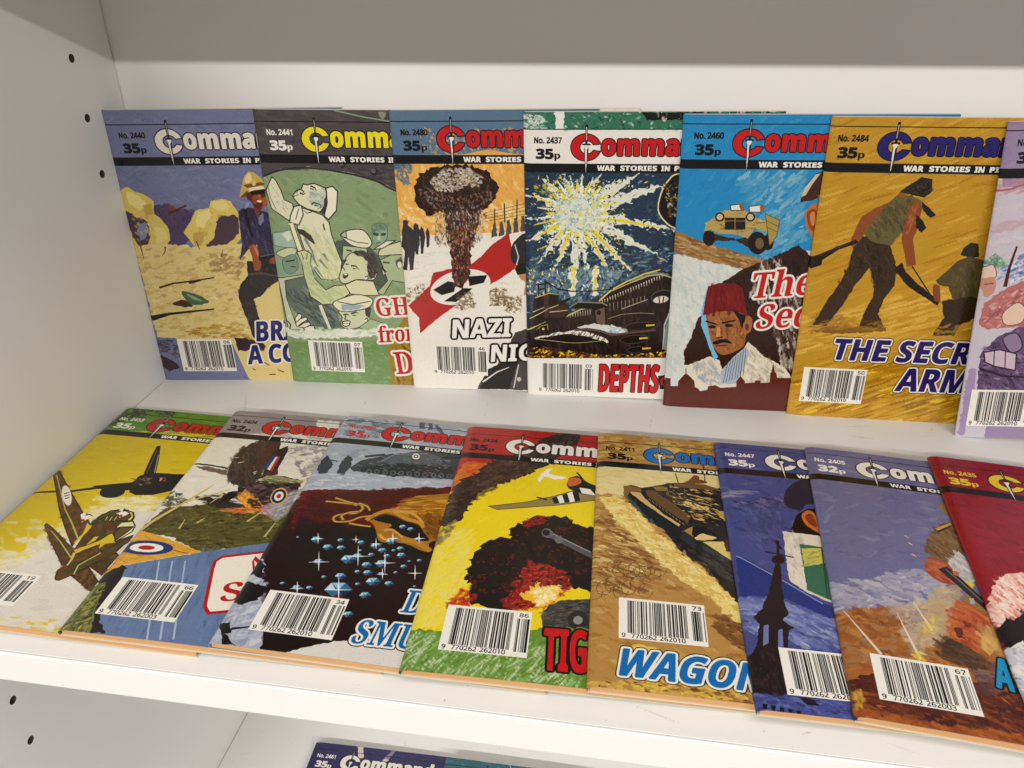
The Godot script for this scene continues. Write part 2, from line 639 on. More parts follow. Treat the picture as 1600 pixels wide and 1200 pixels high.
func comic(which: String, label: String, tl: Vector3, bl: Vector3, tr: Vector3, t: float, puff: float, grp: String):
	var r := (tr - tl).normalized()
	var u := (tl - bl).normalized()
	var n := r.cross(u).normalized()
	u = n.cross(r).normalized()
	var o := Node3D.new()
	o.name = "comic_book" if not names.has("comic_book") else "comic_book_%03d" % names["comic_book"]
	names["comic_book"] = names.get("comic_book", 0) + 1
	add_child(o)
	o.transform = Transform3D(Basis(r, u, n), bl)
	o.set_meta("label", label)
	o.set_meta("category", "comic book")
	o.set_meta("group", grp)
	var m := printed(which)
	var nx := 22
	var ny := 12
	# front cover and the spine it folds round
	var st := SurfaceTool.new()
	st.begin(Mesh.PRIMITIVE_TRIANGLES)
	st.set_smooth_group(0)
	var xs := [-2.0, -1.0]
	for i in nx + 1:
		xs.append(pow(i / float(nx), 1.5))
	for j in ny + 1:
		for i in xs.size():
			var a: float = xs[i]
			var v := j / float(ny)
			var p := Vector3(maxf(a, 0.0) * BW, v * BH, 0.0)
			if a == -2.0:
				p.z = -t + 0.0003
				p.x = 0.0004
			elif a == -1.0:
				p.z = -t * 0.55
				p.x = -0.0004
			else:
				p.z = swell(a, v, puff)
			st.set_uv(Vector2(clampf(a, 0.004, 1.0), 1.0 - v))
			st.add_vertex(p)
	var w := xs.size()
	for j in ny:
		for i in w - 1:
			var a := j * w + i
			for k in [a, a + w, a + 1, a + 1, a + w, a + w + 1]:
				st.add_index(k)
	st.generate_normals()
	part("front_cover", st.commit(), m, o)
	# page block following the cover
	st = SurfaceTool.new()
	st.begin(Mesh.PRIMITIVE_TRIANGLES)
	st.set_smooth_group(-1)
	var m0 := 0.0006
	var prev := []
	for i in 15:
		var a := i / 14.0
		var x := lerpf(0.0012, BW - 0.0007, a)
		var ring := []
		for c in [[m0, 1], [BH - m0, 1], [BH - m0, 0], [m0, 0]]:
			var zt := swell(x / BW, 0.0 if c[0] < 0.1 else 1.0, puff) - 0.00025
			ring.append(Vector3(x, c[0], zt if c[1] == 1 else -t + 0.0003))
		if i > 0:
			for k in 4:
				quad(st, prev[k], prev[(k + 1) % 4], ring[(k + 1) % 4], ring[k], false)
		if i == 0:
			quad(st, ring[0], ring[1], ring[2], ring[3], true)
		if i == 14:
			quad(st, ring[0], ring[1], ring[2], ring[3], false)
		prev = ring
	st.generate_normals()
	part("page_block", st.commit(), paper, o)
	var back := BoxMesh.new()
	back.size = Vector3(BW, BH, 0.00028)
	part("back_cover", back, back_print, o).position = Vector3(BW / 2 + 0.0002, BH / 2, -t + 0.00014)

var paper: StandardMaterial3D
var back_print: StandardMaterial3D

func comics():
	# page edges: many thin leaves, so fine lines run along the block
	var im := Image.create(64, 512, false, Image.FORMAT_RGB8)
	var r := RandomNumberGenerator.new()
	r.seed = 9
	for y in 512:
		var b := r.randf_range(-0.07, 0.05)
		im.fill_rect(Rect2i(0, y, 64, 1), Color(0.77 + b, 0.6 + b, 0.41 + b * 0.8))
	paper = flat(Color.WHITE, 0.9)
	paper.albedo_texture = ImageTexture.create_from_image(im)
	paper.uv1_triplanar = true
	paper.uv1_scale = Vector3(60, 60, 60)
	back_print = flat(Color(0.8, 0.77, 0.7), 0.45)
	var up := "comics standing against the back of the shelf"
	var low := "comics lying along the front of the shelf"
	comic("u1", "comic with a blue-grey sky cover of a helmeted soldier among rocks, number 2440", Vector3(0.0001, 0.1780, 0.0238), Vector3(0.0002, 0.0000, 0.0257), Vector3(0.1393, 0.1778, 0.0029), 0.0027, 0.0004, up)
	comic("u2", "comic with a green cover of sailors crowding a boat under a grey hull, number 2441", Vector3(0.0894, 0.1780, 0.0133), Vector3(0.0886, 0.0000, 0.0156), Vector3(0.2299, 0.1772, 0.0029), 0.0027, 0.0004, up)
	comic("u3", "comic with an orange-sky cover of a mushroom cloud rising over a red banner, number 2480", Vector3(0.1704, 0.1780, 0.0103), Vector3(0.1725, 0.0000, 0.0123), Vector3(0.3110, 0.1796, 0.0028), 0.0027, 0.0004, up)
	comic("u4", "comic with a white masthead and a submarine below a yellow underwater burst, number 2437", Vector3(0.2474, 0.1780, 0.0090), Vector3(0.2492, 0.0000, 0.0110), Vector3(0.3881, 0.1793, 0.0029), 0.0027, 0.0004, up)
	comic("u5", "comic with a bright blue cover, desert truck and man in a red fez, number 2460", Vector3(0.3348, 0.1779, 0.0082), Vector3(0.3366, 0.0000, 0.0146), Vector3(0.4755, 0.1791, 0.0028), 0.0027, 0.0004, up)
	comic("u6", "comic with a golden cover of two stooping riflemen and purple title, number 2484", Vector3(0.4115, 0.1779, 0.0081), Vector3(0.4122, 0.0000, 0.0146), Vector3(0.5523, 0.1783, 0.0046), 0.0027, 0.0004, up)
	comic("u7", "comic with a lilac and pink cover of soldiers in camouflage, standing at the row end", Vector3(0.4973, 0.1768, 0.0090), Vector3(0.5067, 0.0000, 0.0276), Vector3(0.6379, 0.1838, 0.0055), 0.0027, 0.0004, up)
	comic("l1", "comic with a yellow cover of a camouflaged plane diving past a black bomber, number 2453", Vector3(0.0033, 0.0073, 0.0754), Vector3(0.0041, 0.0061, 0.2534), Vector3(0.1441, 0.0046, 0.0748), 0.0034, 0.0007, low)
	comic("l2", "comic with a wrecked aircraft cover above a slate-blue panel with stencilled sign, number 2404", Vector3(0.0781, 0.0123, 0.0768), Vector3(0.0839, 0.0091, 0.2547), Vector3(0.2188, 0.0068, 0.0723), 0.0034, 0.0007, low)
	comic("l3", "comic with a dark maroon cover of diamonds spilling from a brown bag, number 2469", Vector3(0.1482, 0.0134, 0.0748), Vector3(0.1513, 0.0099, 0.2527), Vector3(0.2889, 0.0074, 0.0724), 0.0034, 0.0007, low)
	comic("l4", "comic with a red masthead and yellow cover of a burning tank, number 2424", Vector3(0.2240, 0.0133, 0.0766), Vector3(0.2335, 0.0095, 0.2543), Vector3(0.3645, 0.0074, 0.0690), 0.0034, 0.0007, low)
	comic("l5", "comic with a sandy brown cover of a tank raising dust and blue title, number 2411", Vector3(0.2993, 0.0138, 0.0740), Vector3(0.3078, 0.0101, 0.2518), Vector3(0.4399, 0.0074, 0.0673), 0.0034, 0.0007, low)
	comic("l6", "comic with a dark blue cover of a beret and a church spire, number 2447", Vector3(0.3637, 0.0140, 0.0755), Vector3(0.3711, 0.0103, 0.2533), Vector3(0.5043, 0.0075, 0.0696), 0.0034, 0.0007, low)
	comic("l7", "comic with a violet sky cover of a soldier on brown ground, number 2405", Vector3(0.4125, 0.0150, 0.0743), Vector3(0.4058, 0.0119, 0.2522), Vector3(0.5531, 0.0083, 0.0796), 0.0034, 0.0007, low)
	comic("l8", "comic with a crimson cover, yellow masthead lettering and pale plume, number 2435", Vector3(0.4761, 0.0153, 0.0750), Vector3(0.4684, 0.0123, 0.2528), Vector3(0.6166, 0.0087, 0.0810), 0.0034, 0.0007, low)
	comic("m1", "comic with a navy blue cover on the shelf below, number 2461", Vector3(0.0736, -0.3260, 0.0499), Vector3(0.0793, -0.3260, 0.2278), Vector3(0.2143, -0.3282, 0.0454), 0.0036, 0.0006, "comics lying on the shelf below")
	comic("m2", "comic with a teal cover on the shelf below beside a navy one", Vector3(0.1859, -0.3217, 0.0511), Vector3(0.1913, -0.3217, 0.2290), Vector3(0.3267, -0.3246, 0.0469), 0.0036, 0.0006, "comics lying on the shelf below")


func paint(which: String):
	match which:
		"u1": draw_desert_charge()
		"u2": draw_crowded_boat()
		"u3": draw_mushroom_cloud()
		"u4": draw_submarine()
		"u5": draw_truck_and_fez()
		"u6": draw_golden_desert()
		"u7": draw_camouflage()
		"l1": draw_diving_plane()
		"l2": draw_wreck()
		"l3": draw_diamonds()
		"l4": draw_burning_tank()
		"l5": draw_dusty_tank()
		"l6": draw_spire()
		"l7": draw_tracer_fire()
		"l8": draw_plume()
		"m1": draw_navy_cover()
		"m2": draw_teal_cover()

# ------------------------------------------------------------------ the printed covers
func draw_desert_charge():
	bg(rgb(126,131,166))
	db([rgb(116,122,160),rgb(134,138,172),rgb(124,126,158),rgb(140,144,178)],[0,0,141,0,141,75,0,75],420,9,2.2,5,40)
	pg(rgb(92,78,112),[18.7,56,23.1,56,28.5,55.4,32.3,58.4,41.8,59.3,44.8,63.2,39.1,76.9,27.2,83,20.9,76.6,17.6,64.2],1,0.8)
	db([rgb(80,66,100),rgb(112,96,128),rgb(66,56,84),rgb(120,70,60)],[19.2,56.7,42.4,60.1,37.5,76.9,21.6,73.5],60,2.5,1.4,80,30)
	sp([rgb(80,66,100),rgb(112,96,128),rgb(66,56,84),rgb(120,70,60)],[19.2,56.7,42.4,60.1,37.5,76.9,21.6,73.5],7,1.5,0.7,80,30)
	pg(rgb(222,201,112),[0.9,46.3,5.4,44.6,9.4,47.9,13.8,49.2,19.4,53.4,17.9,61.5,20.9,64,25,70.5,24.5,78.5,18.4,84.7,-0.7,84.4,-3.4,63.9],0,0.2)
	pg(rgb(224,203,115),[34,73.4,39.5,67,44.3,59.5,52.9,58.2,54.9,53.7,62.2,52.7,67.1,54.5,69.3,59,70.8,62.4,70.1,77.3,61.7,85.4,40.4,85.5],0,0.2)
	pg(rgb(88,70,88),[0.1,60.6,7.1,64.1,12.2,66,12.1,76.5,5.7,83.3,1.2,76.3],1,0.6)
	pg(rgb(136,140,176),[5.7,70.2,11.7,67.2,11.2,74.1,6.1,78.3],1,0.4)
	pg(rgb(92,70,82),[57.1,65.2,64.1,63.2,69.4,63.6,68.2,74.2,60.2,81.1,44.9,84.5,52.3,77.1],1,0.6)
	db([rgb(206,182,98),rgb(232,214,140),rgb(190,164,92),rgb(214,196,120)],[3.7,49.8,15.7,55.9,19.4,76.6,3.2,81],50,3,1.6,60,30)
	sp([rgb(206,182,98),rgb(232,214,140),rgb(190,164,92),rgb(214,196,120)],[3.7,49.8,15.7,55.9,19.4,76.6,3.2,81],6,1.8,0.8,60,30)
	db([rgb(210,188,100),rgb(236,220,146),rgb(198,170,92)],[44.2,66.2,56.6,55.8,66.4,59,56.4,64.9,42.7,81.6],50,3,1.6,-55,30)
	sp([rgb(210,188,100),rgb(236,220,146),rgb(198,170,92)],[44.2,66.2,56.6,55.8,66.4,59,56.4,64.9,42.7,81.6],6,1.8,0.8,-55,30)
	pg(rgb(238,222,150),[3.5,47.5,11.1,49.9,15.5,56.7,9.6,59.6,3.3,55],0,0.5)
	pg(rgb(196,170,96),[11.8,56.6,18.4,55.2,17.5,62,12.7,62.6],0,0.5)
	pg(rgb(232,214,140),[16.2,70.3,22.8,71.2,23.3,78.2,15.4,81.2],0,0.5)
	pg(rgb(238,222,150),[45.2,60.9,53,58.8,53.7,63.3,46.3,70.8,42.1,69.2],0,0.5)
	pg(rgb(236,218,140),[55.4,54.3,62.9,53.7,66.6,57.5,60.2,60.4,55.3,58.8],0,0.5)
	pg(rgb(200,172,96),[39.7,73.8,47.5,72.4,44.2,81.6,39.3,83.1],0,0.5)
	pg(rgb(238,222,160),[0.9,84.2,13.3,83.5,17,87.6,4.1,90.6],0,0.5)
	pg(rgb(240,226,166),[22.6,82.9,35.1,81.5,37.2,86.3,24.3,89.3],0,0.5)
	pg(rgb(206,180,110),[43.6,84.8,56,83.4,58.2,88.2,45.7,89.6],0,0.5)
	ln(rgb(96,50,34),[27.2,61.4,38.9,56.7],1.1,1.1,0,0)
	pg(rgb(140,70,48),[31,58.1,30.7,58.8,30.3,59.4,29.7,59.8,29,59.9,28.4,59.7,28,59.3,27.7,58.7,27.7,58.1,28,57.4,28.5,56.8,29.1,56.4,29.8,56.3,30.4,56.4,30.8,56.8,31,57.4],1,0)
	pg(rgb(226,206,142),[-0.2,82.6,20.1,80.7,40.7,83.8,56.3,81.8,69.1,81.2,71.3,89.9,67.7,106,61.7,115.8,65.7,135.4,66.1,147.6,50.4,150.1,1.3,145.1,1.2,113.4],0,0.6)
	pg(rgb(226,206,142),[68.1,83.6,103.7,77.9,94.7,179.5,58.5,179.2,50.7,148.3],0,0)
	db([rgb(232,214,150),rgb(206,178,104),rgb(214,190,116),rgb(186,160,104),rgb(238,222,168),rgb(196,176,132)],[-0.4,83.3,71.1,83.6,66.1,132.8,63.7,147.6,1.5,144.2],260,6,2.2,-8,25)
	sp([rgb(232,214,150),rgb(206,178,104),rgb(214,190,116),rgb(186,160,104),rgb(238,222,168),rgb(196,176,132)],[-0.4,83.3,71.1,83.6,66.1,132.8,63.7,147.6,1.5,144.2],31,3.6,1.1,-8,25)
	db([rgb(168,138,84),rgb(150,126,96)],[47.8,86.4,70.1,89.9,64.9,102.7,47,99.2],40,5,2,-20,25)
	sp([rgb(168,138,84),rgb(150,126,96)],[47.8,86.4,70.1,89.9,64.9,102.7,47,99.2],4,3,1,-20,25)
	ln(rgb(110,84,84),[20.3,82.9,19.7,86,17,89.1],1,0.3,0,0)
	ln(rgb(110,84,84),[40.9,79.2,42,85.1],1,0.3,0,0)
	ln(rgb(110,84,84),[54.9,89.7,56.5,85],1,0.3,0,0)
	ln(rgb(110,84,84),[4.7,81.1,4.8,90.6],1,0.3,0,0)
	db([rgb(160,120,50),rgb(190,150,60)],[21.6,141,40.1,135.9,64.9,140.6,63.7,147.6,22.5,144.5],40,6,1.6,-6,14)
	sp([rgb(160,120,50),rgb(190,150,60)],[21.6,141,40.1,135.9,64.9,140.6,63.7,147.6,22.5,144.5],4,3.6,0.8,-6,14)
	pg(rgb(124,128,160),[0.8,151.3,12,155.9,23.8,170.6,56,174.6,61.8,179.3,-0.2,178.7],0,0.6)
	db([rgb(70,56,58),rgb(96,80,84)],[1.8,146.9,14.5,147.9,12.7,160.4,1.2,156.7],24,5,1.6,0,30)
	sp([rgb(70,56,58),rgb(96,80,84)],[1.8,146.9,14.5,147.9,12.7,160.4,1.2,156.7],2,3,0.8,0,30)
	pg(rgb(70,54,56),[0.8,158.5,8.9,163.1,12.5,167.7,3.9,171.3,0.5,167.6],0,0.5)
	pg(rgb(70,56,66),[53.6,145.7,65.3,147.6,72.9,150.3,72.1,155.6,54.3,155.5],0,0.6)
	ln(rgb(84,56,40),[10.9,110.2,20.6,107.3,33.3,105.9,47.4,103.6],1.3,0.9,0,0)
	ln(rgb(60,40,36),[30.8,106.8,38.1,105.3],2,1.4,0,0)
	ln(rgb(52,38,44),[0.9,132.4,12.9,128.7,29.2,126.9,43.4,125.4],2.3,0.9,0,0)
	ln(rgb(44,34,40),[1.4,131.7,11.2,129.1],3.6,2.2,0,0)
	pg(rgb(74,60,50),[16.8,121.6,24.5,118.7,29.9,123,25,123.8],1,0.3)
	pg(rgb(84,112,84),[24.9,112.9,31.7,114.1,37.4,116.9,41.1,120.6,31.6,122.5,26.3,119.1],1,0.3)
	pg(rgb(150,170,140),[27.6,114.7,34.2,117.5,36.8,119.9,30.9,118.1],1,0.2)
	pg(rgb(40,33,36),[70.5,92.5,88.7,94.3,100.8,96,99.4,106,89.4,105.9,81.4,110.9,75.5,116.8,70.4,118.5,71.5,124.7,72.1,134.3,67.5,146.7,65.8,145.6,64.6,135.8,63.1,129.4,61,116.3,63.7,108.6,69.5,102.5],0,0.25)
	db([rgb(28,24,28),rgb(62,54,66),rgb(78,68,84)],[70.6,94.5,88.5,95.8,88.1,104.8,75,114.9,70.6,117.9,71.9,134.8,66.9,141.2,62.3,115.8],60,6,1.6,70,24)
	sp([rgb(28,24,28),rgb(62,54,66),rgb(78,68,84)],[70.6,94.5,88.5,95.8,88.1,104.8,75,114.9,70.6,117.9,71.9,134.8,66.9,141.2,62.3,115.8],7,3.6,0.8,70,24)
	pg(rgb(64,58,84),[70.4,61.2,73.3,58.8,78.5,58.1,85.9,60.5,91.5,63,104.8,66.9,100.9,95,83.9,94.7,79,89.7,78.8,81.9,73.2,84.7,66.3,91.7,69.4,81.7],0,0.2)
	db([rgb(48,42,62),rgb(82,76,108),rgb(38,34,50),rgb(96,92,126)],[71.6,60.8,78.3,59,91.4,63.9,89.7,87.9,80.6,85.8,73.5,82.8,69.9,81.7],70,6,1.6,76,16)
	sp([rgb(48,42,62),rgb(82,76,108),rgb(38,34,50),rgb(96,92,126)],[71.6,60.8,78.3,59,91.4,63.9,89.7,87.9,80.6,85.8,73.5,82.8,69.9,81.7],8,3.6,0.8,76,16)
	ln(rgb(40,26,28),[75,59.9,75.4,68.4,76.5,76],2.2,1.6,0,0)
	pg(rgb(128,134,168),[82.6,64.2,85.8,61.5,85.7,66.2,83,69.9,81.9,68.5],0,0.2)
	pg(rgb(150,156,190),[76.6,55.3,79.1,54.2,77.7,57.2,75,59.4],0,0.2)
	pg(rgb(104,50,34),[77.8,48.4,89.9,46.8,90,53.7,88,57.3,85.1,59.6,81.5,59.1,79.9,54.9,77.7,53],1,0.15)
	pg(rgb(152,84,52),[81,51.2,84.8,50.4,84.8,52.7,82.7,55.8,80.8,55.4],1,0)
	pg(rgb(176,106,70),[84.3,50.4,86.1,50.4,86.1,53.1,84.3,53.4],1,0)
	pg(rgb(176,98,62),[85.7,53.1,89.5,51.8,88.4,56.9,85.2,59,86.6,55.9],1,0)
	pg(rgb(40,22,22),[80.1,48.5,89.5,47.1,89.5,49.3,86.2,49.9,80.6,50.6],0,0)
	pg(rgb(238,232,222),[83.4,53.9,86.1,54,85.6,55.1,83.8,54.9],1,0)
	pg(rgb(130,72,50),[80.5,57.2,83.7,60,82.3,65.6,80.7,61.4],0,0.1)
	pg(rgb(160,92,58),[73,83.2,76.6,81.3,79.3,84.8,79,90.7,79.5,95.7,77.5,99.1,74.5,99.1,74.2,94.6,74.5,89.6],0,0.15)
	pg(rgb(206,136,92),[76.4,82.3,78.5,84.8,78.6,89.7,77.2,87.7],1,0)
	pg(rgb(150,84,54),[86.4,89.8,89.4,89.9,88.7,94.3,85.2,93.9],1,0)
	pg(rgb(30,27,30),[78.6,88.9,88.8,87.1,88.6,89.8,84.8,91.8,83,97.2,81,97.9,81.2,94.7,78.6,92.2],0,0)
	ln(rgb(110,108,116),[79.5,89.7,88.2,88.1],0.7,0.7,0,0)
	ln(rgb(90,74,70),[70.4,101.6,78.2,100.9,88.4,102.8],1.6,1.2,0,0)
	pg(rgb(206,178,102),[72.9,52.1,74.8,46.1,78,38.9,81,36.1,83.8,36.8,88.2,40,90.2,44.5,86.9,45.6,79.4,47.1,75.4,51.6],0,0.15)
	pg(rgb(238,216,150),[78.3,39.8,81.5,37,82.1,41.7,78.2,43.4],1,0)
	pg(rgb(236,224,190),[80,46.2,87,44.9,90.2,45.3,89.6,46.8,82,47.7,77.2,49.3],0,0)
	pg(rgb(130,96,48),[76.2,44.3,87.3,42.7,89.9,43.6,89.3,44.5,78.6,46.2],0,0)
	pg(rgb(120,90,46),[72.9,52.1,77.3,48.4,79.7,47.5,76.3,51.6],0,0)
	pg(rgb(226,200,130),[84.4,43.4,84.2,44,83.9,44.5,83.4,44.8,82.9,45,82.4,44.8,82.1,44.5,81.9,43.9,81.9,43.3,82.1,42.7,82.4,42.2,82.9,41.8,83.4,41.7,83.9,41.8,84.2,42.2,84.4,42.7],1,0)
	tx("BRI",68.0,148.8,13.9,23.3,-2.4,0.18,rgb(44,42,112),[1.3,rgb(236,232,222)],0)
	tx("A CO",59.4,166.0,13.7,33.6,-3.5,0.18,rgb(44,42,112),[1.3,rgb(236,232,222)],0)
	ln(rgb(60,46,40),[70.7,164.6,73.3,166.8],0.7,0.7,0,0)
	ln(rgb(60,46,40),[72.6,173.8,76.7,173.5],0.7,0.7,0,0)
	ln(rgb(60,46,40),[78.8,170.2,82.6,172],0.7,0.7,0,0)
	ln(rgb(60,46,40),[61.8,169.1,63.3,170.4],0.7,0.7,0,0)
	barcode(14.3,147.0,"06","262010",0,36.5,24.0)
	mast("2440","35",rgb(232,226,214),rgb(22,18,16),27.8878,2.21634,rgb(22,18,16))

func draw_crowded_boat():
	bg(rgb(146,166,126))
	db([rgb(138,158,116),rgb(154,174,136),rgb(130,152,112),rgb(162,180,144)],[0,30,141,30,141,178,0,178],600,7,2.4,20,60)
	pg(rgb(90,84,86),[-2.5,-2.7,155.7,-2.9,153.8,76.3,124.5,63.2,104.2,53.2,80.9,45.4,69.5,39.7,52,35.1,29.9,32.4,11.6,33.9,0.3,38.4,-4.6,41],0,0.3)
	db([rgb(82,76,80),rgb(98,92,94),rgb(104,98,98)],[0,0,141,0,141,30,0,30],200,9,2.5,8,20)
	db([rgb(74,68,72),rgb(104,98,98)],[-2,33.8,81.9,33.2,81.1,43.2,52.2,33.7,7,34],70,9,1.5,8,10)
	sp([rgb(74,68,72),rgb(104,98,98)],[-2,33.8,81.9,33.2,81.1,43.2,52.2,33.7,7,34],10,5.4,0.75,8,10)
	ln(rgb(62,58,62),[-4.6,41,11.5,34.8,29.8,33.2,51.9,36,69.4,40.4,80.8,46.1,124.4,64.7],1.1,1.1,1,0)
	pg(rgb(58,54,58),[71.4,35,71.1,35.8,70.5,36.6,69.7,37.1,68.8,37.3,67.9,37.1,67.2,36.6,66.7,35.9,66.6,35,66.9,34.1,67.5,33.4,68.3,32.9,69.2,32.7,70.1,32.9,70.8,33.3,71.3,34.1],1,0)
	pg(rgb(112,106,108),[69.9,34.4,69.7,34.9,69.4,35.4,68.9,35.7,68.3,35.8,67.8,35.7,67.4,35.4,67.1,34.9,67,34.4,67.2,33.9,67.5,33.4,68,33.1,68.6,33,69.1,33.1,69.6,33.4,69.8,33.9],1,0)
	pg(rgb(58,54,58),[51.8,31.5,51.6,32.1,51.2,32.6,50.6,33,50,33.1,49.4,33,48.9,32.6,48.6,32.1,48.5,31.5,48.7,30.9,49.1,30.4,49.7,30.1,50.3,30,50.9,30.1,51.4,30.4,51.7,30.9],1,0)
	pg(rgb(112,106,108),[50.6,31,50.5,31.3,50.2,31.6,49.9,31.8,49.5,31.9,49.2,31.8,48.9,31.6,48.7,31.3,48.6,31,48.8,30.6,49,30.3,49.3,30.1,49.7,30,50.1,30.1,50.4,30.3,50.6,30.6],1,0)
	pg(rgb(58,54,58),[89.7,39.1,89.5,39.9,89,40.5,88.3,41,87.5,41.1,86.7,41,86.1,40.6,85.7,39.9,85.6,39.1,85.8,38.4,86.3,37.7,87,37.3,87.8,37.1,88.6,37.3,89.2,37.7,89.6,38.3],1,0)
	pg(rgb(112,106,108),[88.3,38.5,88.2,39,87.9,39.4,87.5,39.7,87,39.8,86.5,39.7,86.1,39.4,85.9,39,85.8,38.6,86,38.1,86.3,37.7,86.7,37.4,87.2,37.4,87.7,37.4,88,37.7,88.3,38.1],1,0)
	ln(rgb(140,165,135),[48.4,0.2,66.9,4,98.3,8.7],0.8,0.8,0,0)
	pg(rgb(150,150,140),[74.4,1,78.7,1.3,77,4.7,75.3,4],1,0)
	pg(rgb(150,174,146),[-0.1,74.3,9,71.3,17.6,72.1,18.2,82.6,18,100.2,-0.3,103.5],0,0.5)
	pg(rgb(172,194,178),[0.9,73.8,6.9,72.7,13.9,71.2,16.3,78.8,14.7,83.7,7.5,82.8,0.8,81.7],0,0.3)
	ln(rgb(96,112,100),[0.9,73.8,6.9,72.7,13.9,71.2,16.3,78.8,14.7,83.7,7.5,82.8,0.8,81.7],0.4,0.4,0,1)
	pg(rgb(222,226,204),[6.7,74.2,11.9,71.7,13.1,76.9,10,78.9],0,0.3)
	pg(rgb(206,212,176),[1.3,86.8,9.4,83,15,83.8,13.2,87.5,6.6,89.6],1,0.1)
	ln(rgb(90,104,90),[1.3,86.8,9.4,83,15,83.8,13.2,87.5,6.6,89.6],0.5,0.5,1,1)
	pg(rgb(132,156,138),[5.4,90.6,13.2,87.5,14.6,95.3,10.1,99.9,5.4,98.5],1,0.2)
	ln(rgb(90,104,90),[5.4,90.6,13.2,87.5,14.6,95.3,10.1,99.9,5.4,98.5],0.4,0.4,1,1)
	ln(rgb(50,60,54),[7.2,92,12.8,91],0.9,0.9,0,0)
	ln(rgb(60,66,60),[9.7,95.4,12.7,95.4],0.7,0.7,0,0)
	pg(rgb(150,176,150),[64.4,69.6,65.5,67.3,69.9,66,73.7,68.1,73.8,73.2,72.2,77,68.2,80,64.5,78.1],1,0.15)
	ln(rgb(104,124,104),[64.4,69.6,65.5,67.3,69.9,66,73.7,68.1,73.8,73.2,72.2,77,68.2,80,64.5,78.1],0.5,0.5,1,1)
	db([rgb(92,116,102),rgb(120,146,124)],[64.6,67.3,73.8,67.1,73.2,70.9,64.7,71],26,4,1,0,60)
	sp([rgb(92,116,102),rgb(120,146,124)],[64.6,67.3,73.8,67.1,73.2,70.9,64.7,71],3,2.4,0.5,0,60)
	pg(rgb(70,88,80),[65.1,72,68.2,72.6,67.5,74.1,64.9,73.6],1,0)
	pg(rgb(70,88,80),[69.8,72.5,72.7,72.3,72.3,73.6,70,73.9],1,0)
	ln(rgb(80,96,86),[66.4,78.6,68.8,78.2],0.6,0.6,0,0)
	pg(rgb(200,212,180),[67.7,74.3,69,74.3,68.9,76.6,67.4,76.6],1,0)
	pg(rgb(92,104,94),[40,78.5,47.9,76.4,61,80.1,68.8,89.5,71.4,103.2,65.9,111.2,44.9,105.6,40.7,90],0,0.5)
	db([rgb(72,82,76),rgb(112,124,108)],[41.7,80.4,60.8,82,69.2,95.4,66.2,107.2,45.1,103.7],70,6,1.6,40,40)
	sp([rgb(72,82,76),rgb(112,124,108)],[41.7,80.4,60.8,82,69.2,95.4,66.2,107.2,45.1,103.7],10,3.6,0.8,40,40)
	pg(rgb(176,192,150),[67.8,89.6,75.8,85.6,89.3,84.4,87.8,104.8,74.4,103.1,67.7,113.2,63.9,111.2,71.4,103.2,69.3,94.4],0,0.2)
	ln(rgb(66,58,56),[67.8,89.6,75.8,85.6,89.3,84.4,87.8,104.8,74.4,103.1,67.7,113.2,63.9,111.2,71.4,103.2,69.3,94.4],0.5,0.5,0,1)
	pg(rgb(92,104,90),[77.4,89.4,81.4,87.4,82.1,91.3,78.9,95.2,77.7,92.3],0,0.3)
	pg(rgb(226,225,196),[81.2,92.4,81,93.3,80.7,94,80.2,94.4,79.7,94.6,79.2,94.4,78.8,94,78.6,93.3,78.5,92.5,78.7,91.7,79,91,79.5,90.5,80,90.3,80.5,90.5,80.9,90.9,81.2,91.6],1,0)
	ln(rgb(66,58,56),[68.3,94.4,71,97.3],0.8,0.8,0,0)
	ln(rgb(66,58,56),[69.6,91,73.4,91.4],0.9,0.9,0,0)
	pg(rgb(230,228,206),[68.3,94.4,70.4,98.8,68.9,99.3],0,0)
	ln(rgb(66,58,56),[68.3,94.4,70.4,98.8,68.9,99.3],0.4,0.4,0,1)
	pg(rgb(214,214,178),[67.1,86.7,69.4,81.8,76.4,78.9,89.9,75.8,89.3,84.4,75.8,86.1],1,0.1)
	ln(rgb(66,58,56),[67.1,86.7,69.4,81.8,76.4,78.9,89.9,75.8,89.3,84.4,75.8,86.1],0.6,0.6,1,1)
	pg(rgb(228,228,202),[64.1,82.9,72.7,77.2,78.5,76.8,70.4,81.8],0,0.1)
	ln(rgb(66,58,56),[64.1,82.9,72.7,77.2,78.5,76.8,70.4,81.8],0.5,0.5,0,1)
	pg(rgb(182,196,158),[45.1,80.8,59.8,82,60.4,85.8,50.9,85,46.5,89.9,43.6,90],0,0.1)
	ln(rgb(66,58,56),[45.1,80.8,59.8,82,60.4,85.8,50.9,85,46.5,89.9,43.6,90],0.4,0.4,0,1)
	ln(rgb(66,58,56),[47.2,83.6,50,84.1],1,1,0,0)
	pg(rgb(230,228,202),[44.4,73.7,50.4,70.7,58.1,70.4,62,74.4,63.5,79.1,59.8,82,51.3,80.7,46.4,76.9],1,0.1)
	ln(rgb(66,58,56),[44.4,73.7,50.4,70.7,58.1,70.4,62,74.4,63.5,79.1,59.8,82,51.3,80.7,46.4,76.9],0.6,0.6,1,1)
	ln(rgb(66,58,56),[46.6,75.7,53.5,78.3,61.1,79.1],0.5,0.5,0,0)
	pg(rgb(186,196,160),[44.4,73.7,48,71.2,48,75.5,46.1,75.5],0,0.1)
	ln(rgb(66,58,56),[44.4,73.7,48,71.2,48,75.5,46.1,75.5],0.5,0.5,0,1)
	pg(rgb(226,225,196),[8.3,41.6,6.1,38.7,4.7,40.7,0.9,47.1,2.7,58.2,12.7,65.6,16.7,60.8,16.5,54.8,11.6,52.6,10.4,47.1],0,0.15)
